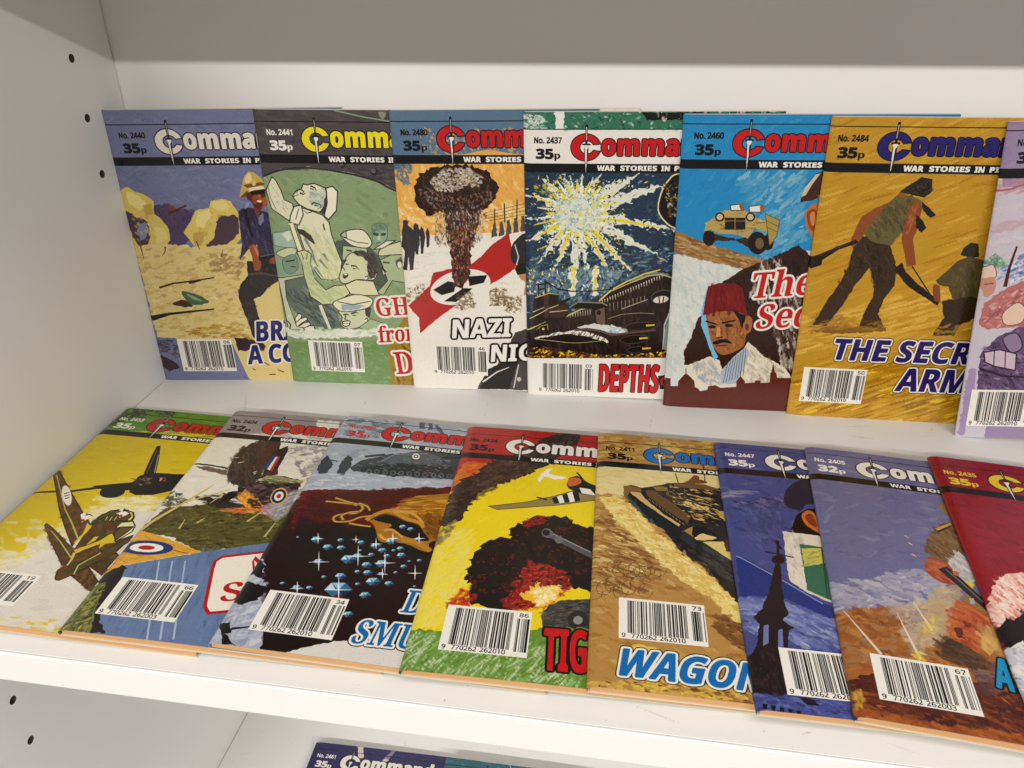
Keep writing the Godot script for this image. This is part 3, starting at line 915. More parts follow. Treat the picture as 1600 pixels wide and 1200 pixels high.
	ln(rgb(66,58,56),[8.3,41.6,6.1,38.7,4.7,40.7,0.9,47.1,2.7,58.2,12.7,65.6,16.7,60.8,16.5,54.8,11.6,52.6,10.4,47.1],0.6,0.6,0,1)
	ln(rgb(66,58,56),[2.6,45.3,3.1,51.7,5.5,58.2],0.3,0.3,0,0)
	sp([rgb(176,186,150),rgb(190,176,150)],[5.1,44.4,8.6,46.2,13.7,58.1,10.4,60.9,5.6,54.5],26,3,0.6,60,30)
	pg(rgb(226,225,196),[18.7,56.6,24.2,58,34.3,61.6,38,66.2,38.6,73.7,40.6,82.3,43.2,91.4,40.9,101.8,35.2,103.8,28.5,103,23.5,95.2,20.7,86.5,17.4,70.2],0,0.15)
	ln(rgb(66,58,56),[18.7,56.6,24.2,58,34.3,61.6,38,66.2,38.6,73.7,40.6,82.3,43.2,91.4,40.9,101.8,35.2,103.8,28.5,103,23.5,95.2,20.7,86.5,17.4,70.2],0.6,0.6,0,1)
	db([rgb(206,206,140),rgb(222,222,180),rgb(186,200,150)],[20.8,70.2,36.7,73.8,40.9,88.1,39.4,101.8,29.6,102,21.6,86.4],60,9,2,68,14)
	sp([rgb(206,206,140),rgb(222,222,180),rgb(186,200,150)],[20.8,70.2,36.7,73.8,40.9,88.1,39.4,101.8,29.6,102,21.6,86.4],9,5.4,1,68,14)
	ln(rgb(130,150,136),[21.4,76.8,24.8,84.5,26.1,90.3],1.9,0.6,0,0)
	ln(rgb(130,150,136),[24.5,87.4,27.4,95.1],1.9,0.6,0,0)
	ln(rgb(130,150,136),[29,90.2,33.2,96],1.9,0.6,0,0)
	ln(rgb(130,150,136),[25.5,95.1,29.6,102],1.9,0.6,0,0)
	ln(rgb(130,150,136),[31.9,86.3,34.7,91.1],1.9,0.6,0,0)
	ln(rgb(130,150,136),[21.9,84.5,23.4,88.4],1.9,0.6,0,0)
	pg(rgb(74,70,66),[16.9,70.2,21.1,71.1,26,74.9,27.2,80.6,22.8,76.8,17.5,73.1],0,0.3)
	pg(rgb(236,234,212),[17.2,56.7,21.8,55.7,22.3,61.7,18.6,68.3,13.1,66.5,14,62.7],0,0.1)
	ln(rgb(66,58,56),[17.2,56.7,21.8,55.7,22.3,61.7,18.6,68.3,13.1,66.5,14,62.7],0.7,0.7,0,1)
	ln(rgb(66,58,56),[19.9,58,17.2,64.6],0.5,0.5,0,0)
	ln(rgb(66,58,56),[27.8,59.8,24.8,60.7,22.7,58.9],0.6,0.3,0,0)
	ln(rgb(66,58,56),[34.1,67.2,34.6,70.9],0.8,0.8,0,0)
	pg(rgb(226,225,196),[17.1,50.2,19.4,47.4,20.9,46.5,23,46.2,24.7,42.8,27,43.3,31.4,42.3,38.1,45,38.4,52.3,35.9,60.2,31.6,59.7,25.2,58,20.3,55.2,18.3,52.5],0,0.1)
	ln(rgb(66,58,56),[17.1,50.2,19.4,47.4,20.9,46.5,23,46.2,24.7,42.8,27,43.3,31.4,42.3,38.1,45,38.4,52.3,35.9,60.2,31.6,59.7,25.2,58,20.3,55.2,18.3,52.5],0.7,0.7,0,1)
	db([rgb(140,164,176),rgb(170,188,180),rgb(200,208,180)],[29.2,48.7,38.5,45.9,36.7,56.9,29.2,56.1,26.8,52.4],36,5,1.6,40,40)
	sp([rgb(140,164,176),rgb(170,188,180),rgb(200,208,180)],[29.2,48.7,38.5,45.9,36.7,56.9,29.2,56.1,26.8,52.4],5,3,0.8,40,40)
	pg(rgb(82,72,78),[38.3,47.7,38.9,53.2,35.3,61.1,31.6,60.2,35.3,56.9,36.8,52.3],0,0.3)
	ln(rgb(66,58,56),[29.3,44,31.7,45,32.4,46.9],1.1,0.3,0,0)
	ln(rgb(66,58,56),[28.8,45.5,30.9,46.1],0.9,0.3,0,0)
	ln(rgb(66,58,56),[22.1,48.3,23.9,49.2,25.4,48.3],1,0.3,0,0)
	ln(rgb(66,58,56),[23,46.2,24.6,47.4,23.5,48.3],0.8,0.3,0,0)
	ln(rgb(66,58,56),[20.9,46.8,19.9,48.3],0.6,0.3,0,0)
	ln(rgb(66,58,56),[17.7,50.6,21,49.2],0.5,0.3,0,0)
	ln(rgb(66,58,56),[28.4,55.1,29.9,54,33.6,55.1,34.1,56.9,31.9,57.7],0.9,0.3,0,0)
	ln(rgb(66,58,56),[30.2,55.6,32.5,56.2],0.7,0.3,0,0)
	pg(rgb(236,232,212),[38.6,45,42.7,43.9,45.4,47.2,43.4,58.7,37.8,64.5,35.4,62,38.2,54.1],0,0.1)
	ln(rgb(66,58,56),[38.6,45,42.7,43.9,45.4,47.2,43.4,58.7,37.8,64.5,35.4,62,38.2,54.1],0.7,0.7,0,1)
	ln(rgb(236,230,196),[13.8,67.9,17.5,84.6],3.2,3.2,0,0)
	ln(rgb(66,58,56),[12.6,68.2,15.8,85.1],0.5,0.5,0,0)
	ln(rgb(66,58,56),[15.5,67.6,18.9,83.8],0.5,0.5,0,0)
	pg(rgb(104,118,108),[1.7,103.5,19,100.2,18.8,109.1,22.9,116.1,34.4,119.9,38.6,136.3,27.4,137.6,15.6,134.7,6.9,124.6,3.2,114.5],0,0.4)
	db([rgb(80,92,90),rgb(132,146,130),rgb(60,70,70)],[5.2,114.5,18.8,109.1,35.3,120.9,35.7,135.3,15.9,132.7],80,9,2.2,50,20)
	sp([rgb(80,92,90),rgb(132,146,130),rgb(60,70,70)],[5.2,114.5,18.8,109.1,35.3,120.9,35.7,135.3,15.9,132.7],12,5.4,1.1,50,20)
	pg(rgb(206,210,184),[0.2,103.5,18.5,100.2,18.3,101.4,4.5,104.9,3.9,116.5,7.3,132.9,9,139.1,1.9,139.2,0.9,116.6],0,0.2)
	ln(rgb(66,58,56),[0.2,103.5,18.5,100.2,18.3,101.4,4.5,104.9,3.9,116.5,7.3,132.9,9,139.1,1.9,139.2,0.9,116.6],0.5,0.5,0,1)
	pg(rgb(226,225,196),[5,129.6,4.9,130,4.6,130.3,4.2,130.6,3.8,130.7,3.5,130.6,3.2,130.4,3,130,3,129.6,3.1,129.2,3.4,128.9,3.7,128.7,4.1,128.6,4.5,128.7,4.8,128.9,5,129.2],1,0)
	ln(rgb(66,58,56),[2.2,133,3.9,135.5,2.9,139.2],0.8,0.8,0,0)
	pg(rgb(208,214,164),[14.9,85.6,20,84.1,24.1,86.4,22.8,94.2,24.5,103.1,30.6,110.4,36.8,107.3,44.8,106.6,46.1,112.6,35.4,119.9,27.4,120.6,20.1,115.2,17.7,102.2,17.2,92.4],0,0.15)
	ln(rgb(66,58,56),[14.9,85.6,20,84.1,24.1,86.4,22.8,94.2,24.5,103.1,30.6,110.4,36.8,107.3,44.8,106.6,46.1,112.6,35.4,119.9,27.4,120.6,20.1,115.2,17.7,102.2,17.2,92.4],0.6,0.6,0,1)
	db([rgb(170,188,140),rgb(188,202,160)],[18.2,90.4,22.9,92.3,24.4,104.1,31.4,111.9,44.5,108.6,44.1,112.7,29.6,119,19.4,112.1],40,7,1.6,50,24)
	sp([rgb(170,188,140),rgb(188,202,160)],[18.2,90.4,22.9,92.3,24.4,104.1,31.4,111.9,44.5,108.6,44.1,112.7,29.6,119,19.4,112.1],6,4.2,0.8,50,24)
	ln(rgb(66,58,56),[17.9,86.5,18.7,90.4],0.5,0.5,0,0)
	ln(rgb(66,58,56),[21.6,86.4,20.7,90.3],0.5,0.5,0,0)
	pg(rgb(220,220,180),[43.6,106.7,51,103.1,62.1,103.8,65.2,113.2,51.9,113.5,46.6,112.6],0,0.2)
	ln(rgb(66,58,56),[43.6,106.7,51,103.1,62.1,103.8,65.2,113.2,51.9,113.5,46.6,112.6],0.5,0.5,0,1)
	pg(rgb(212,216,176),[40.7,103.7,40.7,100.3,43.1,94.8,45.2,91.4,46.7,88,50.9,85,59.6,84.9,63.9,89.6,65.8,95.4,63.3,102.3,57.8,102.9,51,103.1,44.9,105.6,41.5,105.2],1,0.1)
	ln(rgb(66,58,56),[40.7,103.7,40.7,100.3,43.1,94.8,45.2,91.4,46.7,88,50.9,85,59.6,84.9,63.9,89.6,65.8,95.4,63.3,102.3,57.8,102.9,51,103.1,44.9,105.6,41.5,105.2],0.6,0.6,1,1)
	pg(rgb(84,76,72),[49.9,85,55.9,83,63.3,85.8,66.3,93.5,63.8,101.3,59.8,102.4,58.6,94.6,60,90.7,56.4,87.8],0,0.5)
	sp([rgb(50,44,44),rgb(130,118,100)],[50.9,84.5,64.3,85.8,65,99.3,59.9,101.4,59.1,89.7],50,5,0.5,60,24)
	ln(rgb(66,58,56),[49,93.8,51.9,93.9,53.6,96.1],1.2,0.3,0,0)
	ln(rgb(66,58,56),[45.7,93,47.7,92.6],1,0.3,0,0)
	ln(rgb(66,58,56),[45.2,91.4,46.5,89.9],0.6,0.3,0,0)
	ln(rgb(66,58,56),[43.1,94.8,44.7,96.3,44.3,97.3],0.7,0.3,0,0)
	ln(rgb(66,58,56),[49.8,95.7,52.2,95.7],0.9,0.3,0,0)
	pg(rgb(96,60,56),[43.1,99.3,46.7,99.2,45.3,101.7,43.2,102.5],1,0)
	pg(rgb(240,236,220),[43.6,99.2,46.1,99.3,45.4,100.2,43.7,100.1],0,0)
	pg(rgb(226,225,196),[59.9,101.6,59.7,102.2,59.3,102.7,58.7,103.1,58,103.2,57.4,103.1,56.8,102.8,56.5,102.3,56.4,101.7,56.6,101.1,57,100.5,57.6,100.2,58.3,100.1,59,100.2,59.5,100.5,59.8,101],1,0)
	ln(rgb(66,58,56),[57.1,101,58.6,100.3,59.4,101.9,57.8,103],0.6,0.6,0,0)
	pg(rgb(208,214,178),[38.4,124.4,57.1,121.5,57.8,126.5,55.1,131.7,49.7,136,41.5,137.2,37.9,134.2,39.4,129],1,0.1)
	ln(rgb(66,58,56),[38.4,124.4,57.1,121.5,57.8,126.5,55.1,131.7,49.7,136,41.5,137.2,37.9,134.2,39.4,129],0.6,0.6,1,1)
	pg(rgb(74,70,68),[55,122,58.3,121.4,58.1,127.5,55.3,129.7],0,0.3)
	pg(rgb(228,226,198),[34.3,119.4,43.9,114.7,52,113,60.4,115.8,58.1,121.4,48.9,124.2,38.9,124.9],1,0.1)
	ln(rgb(66,58,56),[34.3,119.4,43.9,114.7,52,113,60.4,115.8,58.1,121.4,48.9,124.2,38.9,124.9],0.6,0.6,1,1)
	pg(rgb(160,180,182),[39.4,120.3,47.4,119.6,55.2,120.5,48.9,123.7,39.9,124.4],0,0.3)
	ln(rgb(66,58,56),[37.6,118.3,47.3,120.1,58.9,117.4],0.6,0.6,0,0)
	ln(rgb(66,58,56),[40.6,127.4,42.7,126.7,44,127.7],1.2,0.4,0,0)
	ln(rgb(66,58,56),[45.7,126.3,48.8,125.2,50.5,126],1.3,0.4,0,0)
	ln(rgb(66,58,56),[42,127.9,40.8,130.5,43.2,131],0.8,0.4,0,0)
	ln(rgb(66,58,56),[46.6,127.3,49,127.8],0.9,0.4,0,0)
	pg(rgb(238,234,220),[39.4,132.3,44.1,131.8,43,134.9,39.8,135.2],1,0)
	ln(rgb(66,58,56),[39.4,132.3,44.1,131.8,43,134.9,39.8,135.2],0.7,0.7,1,1)
	ln(rgb(66,58,56),[39.5,133.5,43.6,133.2],0.4,0.4,0,0)
	pg(rgb(226,225,196),[56.8,130.1,56.6,131,56.2,131.8,55.7,132.3,55,132.4,54.4,132.3,54,131.8,53.7,131.1,53.7,130.2,53.9,129.3,54.3,128.6,54.8,128.1,55.5,127.9,56.1,128.1,56.5,128.5,56.8,129.3],1,0)
	ln(rgb(66,58,56),[54.2,130.2,55.9,128.8,56.1,131.2,54.9,132.2],0.6,0.6,0,0)
	pg(rgb(170,188,150),[49.7,136,58.3,129.6,66,132.5,71.6,136.5,55.4,139],0,0.3)
	ln(rgb(66,58,56),[49.7,136,58.3,129.6,66,132.5,71.6,136.5,55.4,139],0.4,0.4,0,1)
	pg(rgb(232,230,206),[7.6,130.8,10.5,127.4,12.7,128.1,11.6,130.7,7.8,134.4],0,0)
	ln(rgb(66,58,56),[7.6,130.8,10.5,127.4,12.7,128.1,11.6,130.7,7.8,134.4],0.6,0.6,0,1)
	pg(rgb(232,230,206),[7.4,134.4,11,131.2,15.3,129.6,16,131.6,11.9,134,8.3,137],0,0)
	ln(rgb(66,58,56),[7.4,134.4,11,131.2,15.3,129.6,16,131.6,11.9,134,8.3,137],0.6,0.6,0,1)
	pg(rgb(232,230,206),[8.8,137,12.7,134.3,16.9,133.1,17.6,135.2,13.3,137.4],0,0)
	ln(rgb(66,58,56),[8.8,137,12.7,134.3,16.9,133.1,17.6,135.2,13.3,137.4],0.6,0.6,0,1)
	pg(rgb(232,230,206),[12.2,137.9,16.5,136,19.6,135.7,20.2,138.8,15,140],0,0)
	ln(rgb(66,58,56),[12.2,137.9,16.5,136,19.6,135.7,20.2,138.8,15,140],0.6,0.6,0,1)
	pg(rgb(226,230,214),[1,138.2,8.9,140.1,18.3,137.8,27.2,139.7,37.5,137.3,45.5,138.2,57.6,136.8,67.8,134.5,71.3,139.6,44.9,143.4,14.3,145.2,1.3,143.5],1,0.9)
	db([rgb(206,218,196),rgb(180,200,170),rgb(236,238,226)],[2,138.2,67.7,135.5,65.2,141.8,4.3,144.4],40,7,1.8,-6,30)
	sp([rgb(206,218,196),rgb(180,200,170),rgb(236,238,226)],[2,138.2,67.7,135.5,65.2,141.8,4.3,144.4],6,4.2,0.9,-6,30)
	ln(rgb(222,222,200),[25.8,121.6,30,137],2.4,1.8,0,0)
	ln(rgb(66,58,56),[27.1,121.3,31.4,136.6],0.4,0.4,0,0)
	pg(rgb(126,156,104),[-0.7,147.5,40,149,66.4,144.1,136.5,143.1,135.2,180.7,-5.8,185.3],0,0.6)
	db([rgb(118,150,98),rgb(140,168,116),rgb(152,178,130),rgb(124,154,100)],[0.9,147.5,88.8,145.2,86.6,176.1,0.1,178.9],180,6,2,10,40)
	sp([rgb(118,150,98),rgb(140,168,116),rgb(152,178,130),rgb(124,154,100)],[0.9,147.5,88.8,145.2,86.6,176.1,0.1,178.9],27,3.6,1,10,40)
	pg(rgb(168,138,52),[67.4,150.8,73,138,80.5,127.9,99.7,124.2,121.3,130.2,119.1,177.7,68.6,179.4],0,0.4)
	db([rgb(130,100,36),rgb(190,160,80),rgb(96,76,36)],[68.3,149.9,80.4,129.6,89.8,131,86.7,175.3,70.3,175.8],60,6,1.4,70,25)
	sp([rgb(130,100,36),rgb(190,160,80),rgb(96,76,36)],[68.3,149.9,80.4,129.6,89.8,131,86.7,175.3,70.3,175.8],9,3.6,0.7,70,25)
	tx("GH",63.0,128.0,12.7,21.6,-4.8,0,rgb(196,40,40),[1.5,rgb(236,232,222)],1)
	tx("from",62.1,146.7,12.1,29.3,-5.5,0.1,rgb(196,40,40),[1.5,rgb(236,232,222)],1)
	tx("D",72.4,169.6,16.4,11.9,-5.9,0,rgb(196,40,40),[1.5,rgb(236,232,222)],1)
	barcode(14.2,146.3,"07","262010",0,36.5,22.5)
	mast("2441","35",rgb(236,222,40),rgb(240,236,226),27.0898,0.561201,rgb(240,236,226))

func draw_mushroom_cloud():
	bg(rgb(236,231,221))
	pg(rgb(234,178,94),[-5.4,-2,119.1,-0.6,120.8,67.3,-13.3,74.3],0,0)
	db([rgb(240,190,110),rgb(226,166,80),rgb(244,200,126),rgb(248,214,150)],[-2.7,27.7,119.8,28.2,120.6,61.5,-3.4,65.2],240,7,2.2,70,30)
	sp([rgb(240,190,110),rgb(226,166,80),rgb(244,200,126),rgb(248,214,150)],[-2.7,27.7,119.8,28.2,120.6,61.5,-3.4,65.2],240,4.2,1.1,70,30)
	pg(rgb(102,128,154),[-2.3,-4.6,119.1,-3.1,119.7,22.8,73.5,24.6,55.6,21.8,41.6,24.5,25.1,27.8,7.2,29.9,-3.5,36.1],0,0)
	db([rgb(234,180,100),rgb(222,170,100)],[17.3,10.1,73.8,10.6,76.3,24.6,17.4,26.4],60,4,1.6,60,40)
	sp([rgb(234,180,100),rgb(222,170,100)],[17.3,10.1,73.8,10.6,76.3,24.6,17.4,26.4],60,2.4,0.8,60,40)
	db([rgb(102,128,154),rgb(84,108,136)],[0.2,27.7,11.5,29.2,7.6,41.8,2,39],24,5,2,60,40)
	sp([rgb(102,128,154),rgb(84,108,136)],[0.2,27.7,11.5,29.2,7.6,41.8,2,39],24,3,1,60,40)
	db([rgb(248,222,160),rgb(250,230,180),rgb(240,205,140)],[-1.1,56.3,120.4,53,120.9,70.9,-1.2,74.2],150,6,2.2,20,50)
	sp([rgb(248,222,160),rgb(250,230,180),rgb(240,205,140)],[-1.1,56.3,120.4,53,120.9,70.9,-1.2,74.2],150,3.6,1.1,20,50)
	pg(rgb(238,234,224),[-2.9,75.7,25.3,78.5,52,76,120.9,70.9,123.5,176.3,-11.1,181.3],0,0.8)
	db([rgb(214,210,202),rgb(226,222,212)],[-0.3,80.3,75.2,78,74.8,104.1,0.5,105.4],50,8,0.8,-4,8)
	sp([rgb(214,210,202),rgb(226,222,212)],[-0.3,80.3,75.2,78,74.8,104.1,0.5,105.4],50,4.8,0.4,-4,8)
	pg(rgb(66,64,66),[1.3,69.7,2.5,65.9,2.4,64,4.3,63.1,5.9,64.2,5.4,66.6,9.3,70.3,9.5,78.7,7.7,86.4,6.3,95.1,4.2,95.5,4,86.4,2.3,95.5,0.2,95.5,1.9,83.4,0.6,80.3],0,0.15)
	pg(rgb(66,64,66),[8.6,67.4,10,65.1,11.7,66.3,12.5,71.1,11.6,78.6,10.2,84.8,8.7,84.8,8.7,77.2],0,0.15)
	pg(rgb(66,64,66),[12.3,69.6,13.7,67.2,14.7,68.8,15.5,74.1,14.2,80.1,13.5,84.5,12,84.5,12.3,77.1],0,0.15)
	pg(rgb(66,64,66),[16.1,71,17.2,68,18.4,71,17.9,78.6,16.8,80.7,16,80.1],0,0.15)
	pg(rgb(96,92,92),[56.2,73.7,57.1,65.5,58.8,64.8,59.7,73.1],0,0.3)
	pg(rgb(96,92,92),[60.6,72.8,61.4,64.3,63.2,63.6,64.1,72.1],0,0.3)
	pg(rgb(96,92,92),[65,71.8,65.8,63.1,67.5,62.4,68.5,71.2],0,0.3)
	pg(rgb(96,92,92),[69.3,70.9,70.1,61.9,71.9,61.2,72.8,70.3],0,0.3)
	pg(rgb(96,92,92),[73.7,70,74.4,60.8,76.2,60,77.1,69.4],0,0.3)
	ln(rgb(50,44,40),[58.6,56.1,58.4,65.1],0.7,0.7,0,0)
	ln(rgb(50,44,40),[64.5,53.2,64.5,64.2],0.7,0.7,0,0)
	ln(rgb(50,44,40),[72.1,51,71.7,62.4],0.7,0.7,0,0)
	ln(rgb(50,44,40),[80,48.8,79.3,60.3],0.7,0.7,0,0)
	ln(rgb(90,76,60),[52.7,58.7,64.3,56,78.6,52.4],0.25,0.25,0,0)
	ln(rgb(90,76,60),[52.7,60.4,64.2,57.9,78.5,54.5],0.25,0.25,0,0)
	ln(rgb(90,76,60),[52.6,62.2,64.2,59.8,78.5,56.7],0.25,0.25,0,0)
	ln(rgb(90,76,60),[52.5,63.9,64.1,61.7,78.5,58.9],0.25,0.25,0,0)
	pg(rgb(186,50,44),[0.9,119.4,9.3,111.7,15.9,105.1,18.8,96.8,29.6,93.9,39.4,93.4,49,85.9,56.3,78.2,66.7,70.6,68.2,79.6,71.5,92,63,98.4,52.6,104.8,44.6,109.8,36.7,114.7,22.2,125.2,13.9,132.2,7.2,138.3,7.4,127.4],0,0.2)
	pg(rgb(238,234,224),[54.3,100.5,53.7,105,50.3,109.7,44.6,113.8,37.4,116.7,29.8,117.9,23.1,117.3,18.3,114.9,16.1,111.1,16.9,106.5,20.5,101.9,26.3,97.8,33.4,95.1,40.8,93.9,47.4,94.6,52.1,96.9],1,0)
	pg(rgb(22,18,16),[18,108,27.6,102.1,32.8,102.9,31.2,109,23.1,111.4],0,0)
	pg(rgb(22,18,16),[40.6,98.7,52.6,97.6,50.2,102.7,41.2,105],0,0)
	pg(rgb(22,18,16),[24.4,115.6,37.2,106.4,42.9,106.6,32.1,115.8],0,0)
	pg(rgb(54,40,32),[10.9,51.2,10.7,42.5,15.3,35.9,22.7,32,34.2,30.3,46.9,30.7,55.4,34.6,60.8,41.5,60.5,49.2,55,54.9,49.8,59.3,39.8,57,30,57,19.2,60.3,13.6,56.5],0,1.2)
	db([rgb(34,26,22),rgb(80,54,36),rgb(150,96,54),rgb(120,76,44)],[11.2,50.4,15.2,36.2,34.2,30.9,55.1,34.8,60.2,48.9,49.9,58.3,19.3,59.1],260,2.6,0.9,70,60)
	sp([rgb(34,26,22),rgb(80,54,36),rgb(150,96,54),rgb(120,76,44)],[11.2,50.4,15.2,36.2,34.2,30.9,55.1,34.8,60.2,48.9,49.9,58.3,19.3,59.1],260,1.56,0.45,70,60)
	db([rgb(240,228,206),rgb(226,196,156),rgb(206,206,214),rgb(244,238,226)],[20.7,40.4,28.3,33.4,44,32,52.2,37.6,50.5,43.2,40.6,42.5,36.1,46.1,24.6,46.1],170,3.2,1.2,20,70)
	sp([rgb(240,228,206),rgb(226,196,156),rgb(206,206,214),rgb(244,238,226)],[20.7,40.4,28.3,33.4,44,32,52.2,37.6,50.5,43.2,40.6,42.5,36.1,46.1,24.6,46.1],170,1.92,0.6,20,70)
	db([rgb(160,160,176),rgb(198,140,90),rgb(70,50,36)],[13.1,44.7,19,43.2,35.9,50.4,56.1,44.6,58.8,50.3,47.1,56.1,21,56.2],120,2.4,0.9,60,60)
	sp([rgb(160,160,176),rgb(198,140,90),rgb(70,50,36)],[13.1,44.7,19,43.2,35.9,50.4,56.1,44.6,58.8,50.3,47.1,56.1,21,56.2],120,1.44,0.45,60,60)
	pg(rgb(70,50,40),[29,56.2,50.7,56.1,47.1,71.5,43.2,82.1,40.8,100.8,35.9,106.7,30.8,106.2,31.1,86.1,28.9,73.9],0,1)
	db([rgb(236,226,208),rgb(200,150,110),rgb(120,80,54),rgb(50,36,30),rgb(180,176,186)],[23.1,57.7,54.2,57.5,50.6,73.7,44.5,79.8,31.2,80,21.6,78.5],260,4,0.8,80,22)
	sp([rgb(236,226,208),rgb(200,150,110),rgb(120,80,54),rgb(50,36,30),rgb(180,176,186)],[23.1,57.7,54.2,57.5,50.6,73.7,44.5,79.8,31.2,80,21.6,78.5],260,2.4,0.4,80,22)
	db([rgb(60,40,32),rgb(120,80,50),rgb(190,60,44),rgb(220,180,140),rgb(38,28,24)],[29.7,67.9,47.3,67.8,42.9,82.9,40.4,101.6,31.2,104.9,30.8,86.1],220,3.4,0.9,85,18)
	sp([rgb(60,40,32),rgb(120,80,50),rgb(190,60,44),rgb(220,180,140),rgb(38,28,24)],[29.7,67.9,47.3,67.8,42.9,82.9,40.4,101.6,31.2,104.9,30.8,86.1],220,2.04,0.45,85,18)
	db([rgb(120,80,44),rgb(60,46,32),rgb(160,120,66),rgb(90,84,44)],[1.2,106.2,12.1,105.2,12.8,116.5,0.3,117.4],30,2.4,1,40,70)
	sp([rgb(120,80,44),rgb(60,46,32),rgb(160,120,66),rgb(90,84,44)],[1.2,106.2,12.1,105.2,12.8,116.5,0.3,117.4],30,1.44,0.5,40,70)
	db([rgb(120,80,44),rgb(60,46,32),rgb(160,120,66),rgb(90,84,44)],[32.4,109.7,43.1,108.7,44.1,119.9,31.8,120.9],70,2.4,1,40,70)
	sp([rgb(120,80,44),rgb(60,46,32),rgb(160,120,66),rgb(90,84,44)],[32.4,109.7,43.1,108.7,44.1,119.9,31.8,120.9],70,1.44,0.5,40,70)
	db([rgb(120,80,44),rgb(60,46,32),rgb(160,120,66),rgb(90,84,44)],[53.8,106.9,64.3,105.9,65.5,117.1,53.3,118],70,2.4,1,40,70)
	sp([rgb(120,80,44),rgb(60,46,32),rgb(160,120,66),rgb(90,84,44)],[53.8,106.9,64.3,105.9,65.5,117.1,53.3,118],70,1.44,0.5,40,70)
	db([rgb(120,80,44),rgb(60,46,32),rgb(160,120,66),rgb(90,84,44)],[62.6,111.5,73.1,110.5,74.4,121.7,62.3,122.7],40,2.4,1,40,70)
	sp([rgb(120,80,44),rgb(60,46,32),rgb(160,120,66),rgb(90,84,44)],[62.6,111.5,73.1,110.5,74.4,121.7,62.3,122.7],40,1.44,0.5,40,70)
	pg(rgb(58,58,62),[67.5,85.7,68.7,78.1,76.8,70.6,92.6,70.4,92.5,93,70.9,90.5],1,0.2)
	pg(rgb(200,150,110),[69.8,92.1,80.9,91.6,80.6,110.4,74.9,110.5,76.3,101.8,73.3,100.2],0,0.2)
	pg(rgb(24,22,24),[69.8,93.3,72.1,89.9,83.8,90.3,83.7,94.6,71.3,97.3],0,0)
	ln(rgb(236,232,222),[70.2,78.1,72.2,85.6,70.9,90.5],0.6,0.6,0,0)
	pg(rgb(84,80,80),[42.7,177.5,50,163,56.5,159.3,64.7,145.3,68.8,135.9,83.4,130.5,101.5,135.9,101.7,177.1],0,0.3)
	pg(rgb(40,38,40),[50,163,58.1,158.4,70.7,156.2,63.9,176.7,44.6,177.4],0,0.3)
	ln(rgb(226,222,214),[46.8,172,56.3,164.5,64.3,160.8],1.2,0.5,0,0)
	ln(rgb(210,206,200),[70.6,158.8,67.1,175.7],0.8,0.8,0,0)
	pg(rgb(200,196,190),[72.1,169.3,72,169.9,71.7,170.4,71.2,170.8,70.6,171,70.1,170.8,69.7,170.5,69.4,170,69.3,169.4,69.4,168.8,69.7,168.3,70.2,167.9,70.7,167.8,71.3,167.9,71.7,168.2,72,168.7],1,0)
	tx("NAZI",28.3,140.8,12.5,37.4,-3.1,0.16,rgb(240,237,228),[1.5,rgb(22,18,16)],0)
	tx("NIGHT",52.8,157.0,11.7,48.3,-3.8,0.16,rgb(240,237,228),[1.5,rgb(22,18,16)],0)
	barcode(13.7,145.8,"46","262010",0,36.5,21.6)
	mast("2480","35",rgb(200,38,44),rgb(22,18,16),26.4231,-0.0197057,rgb(22,18,16))

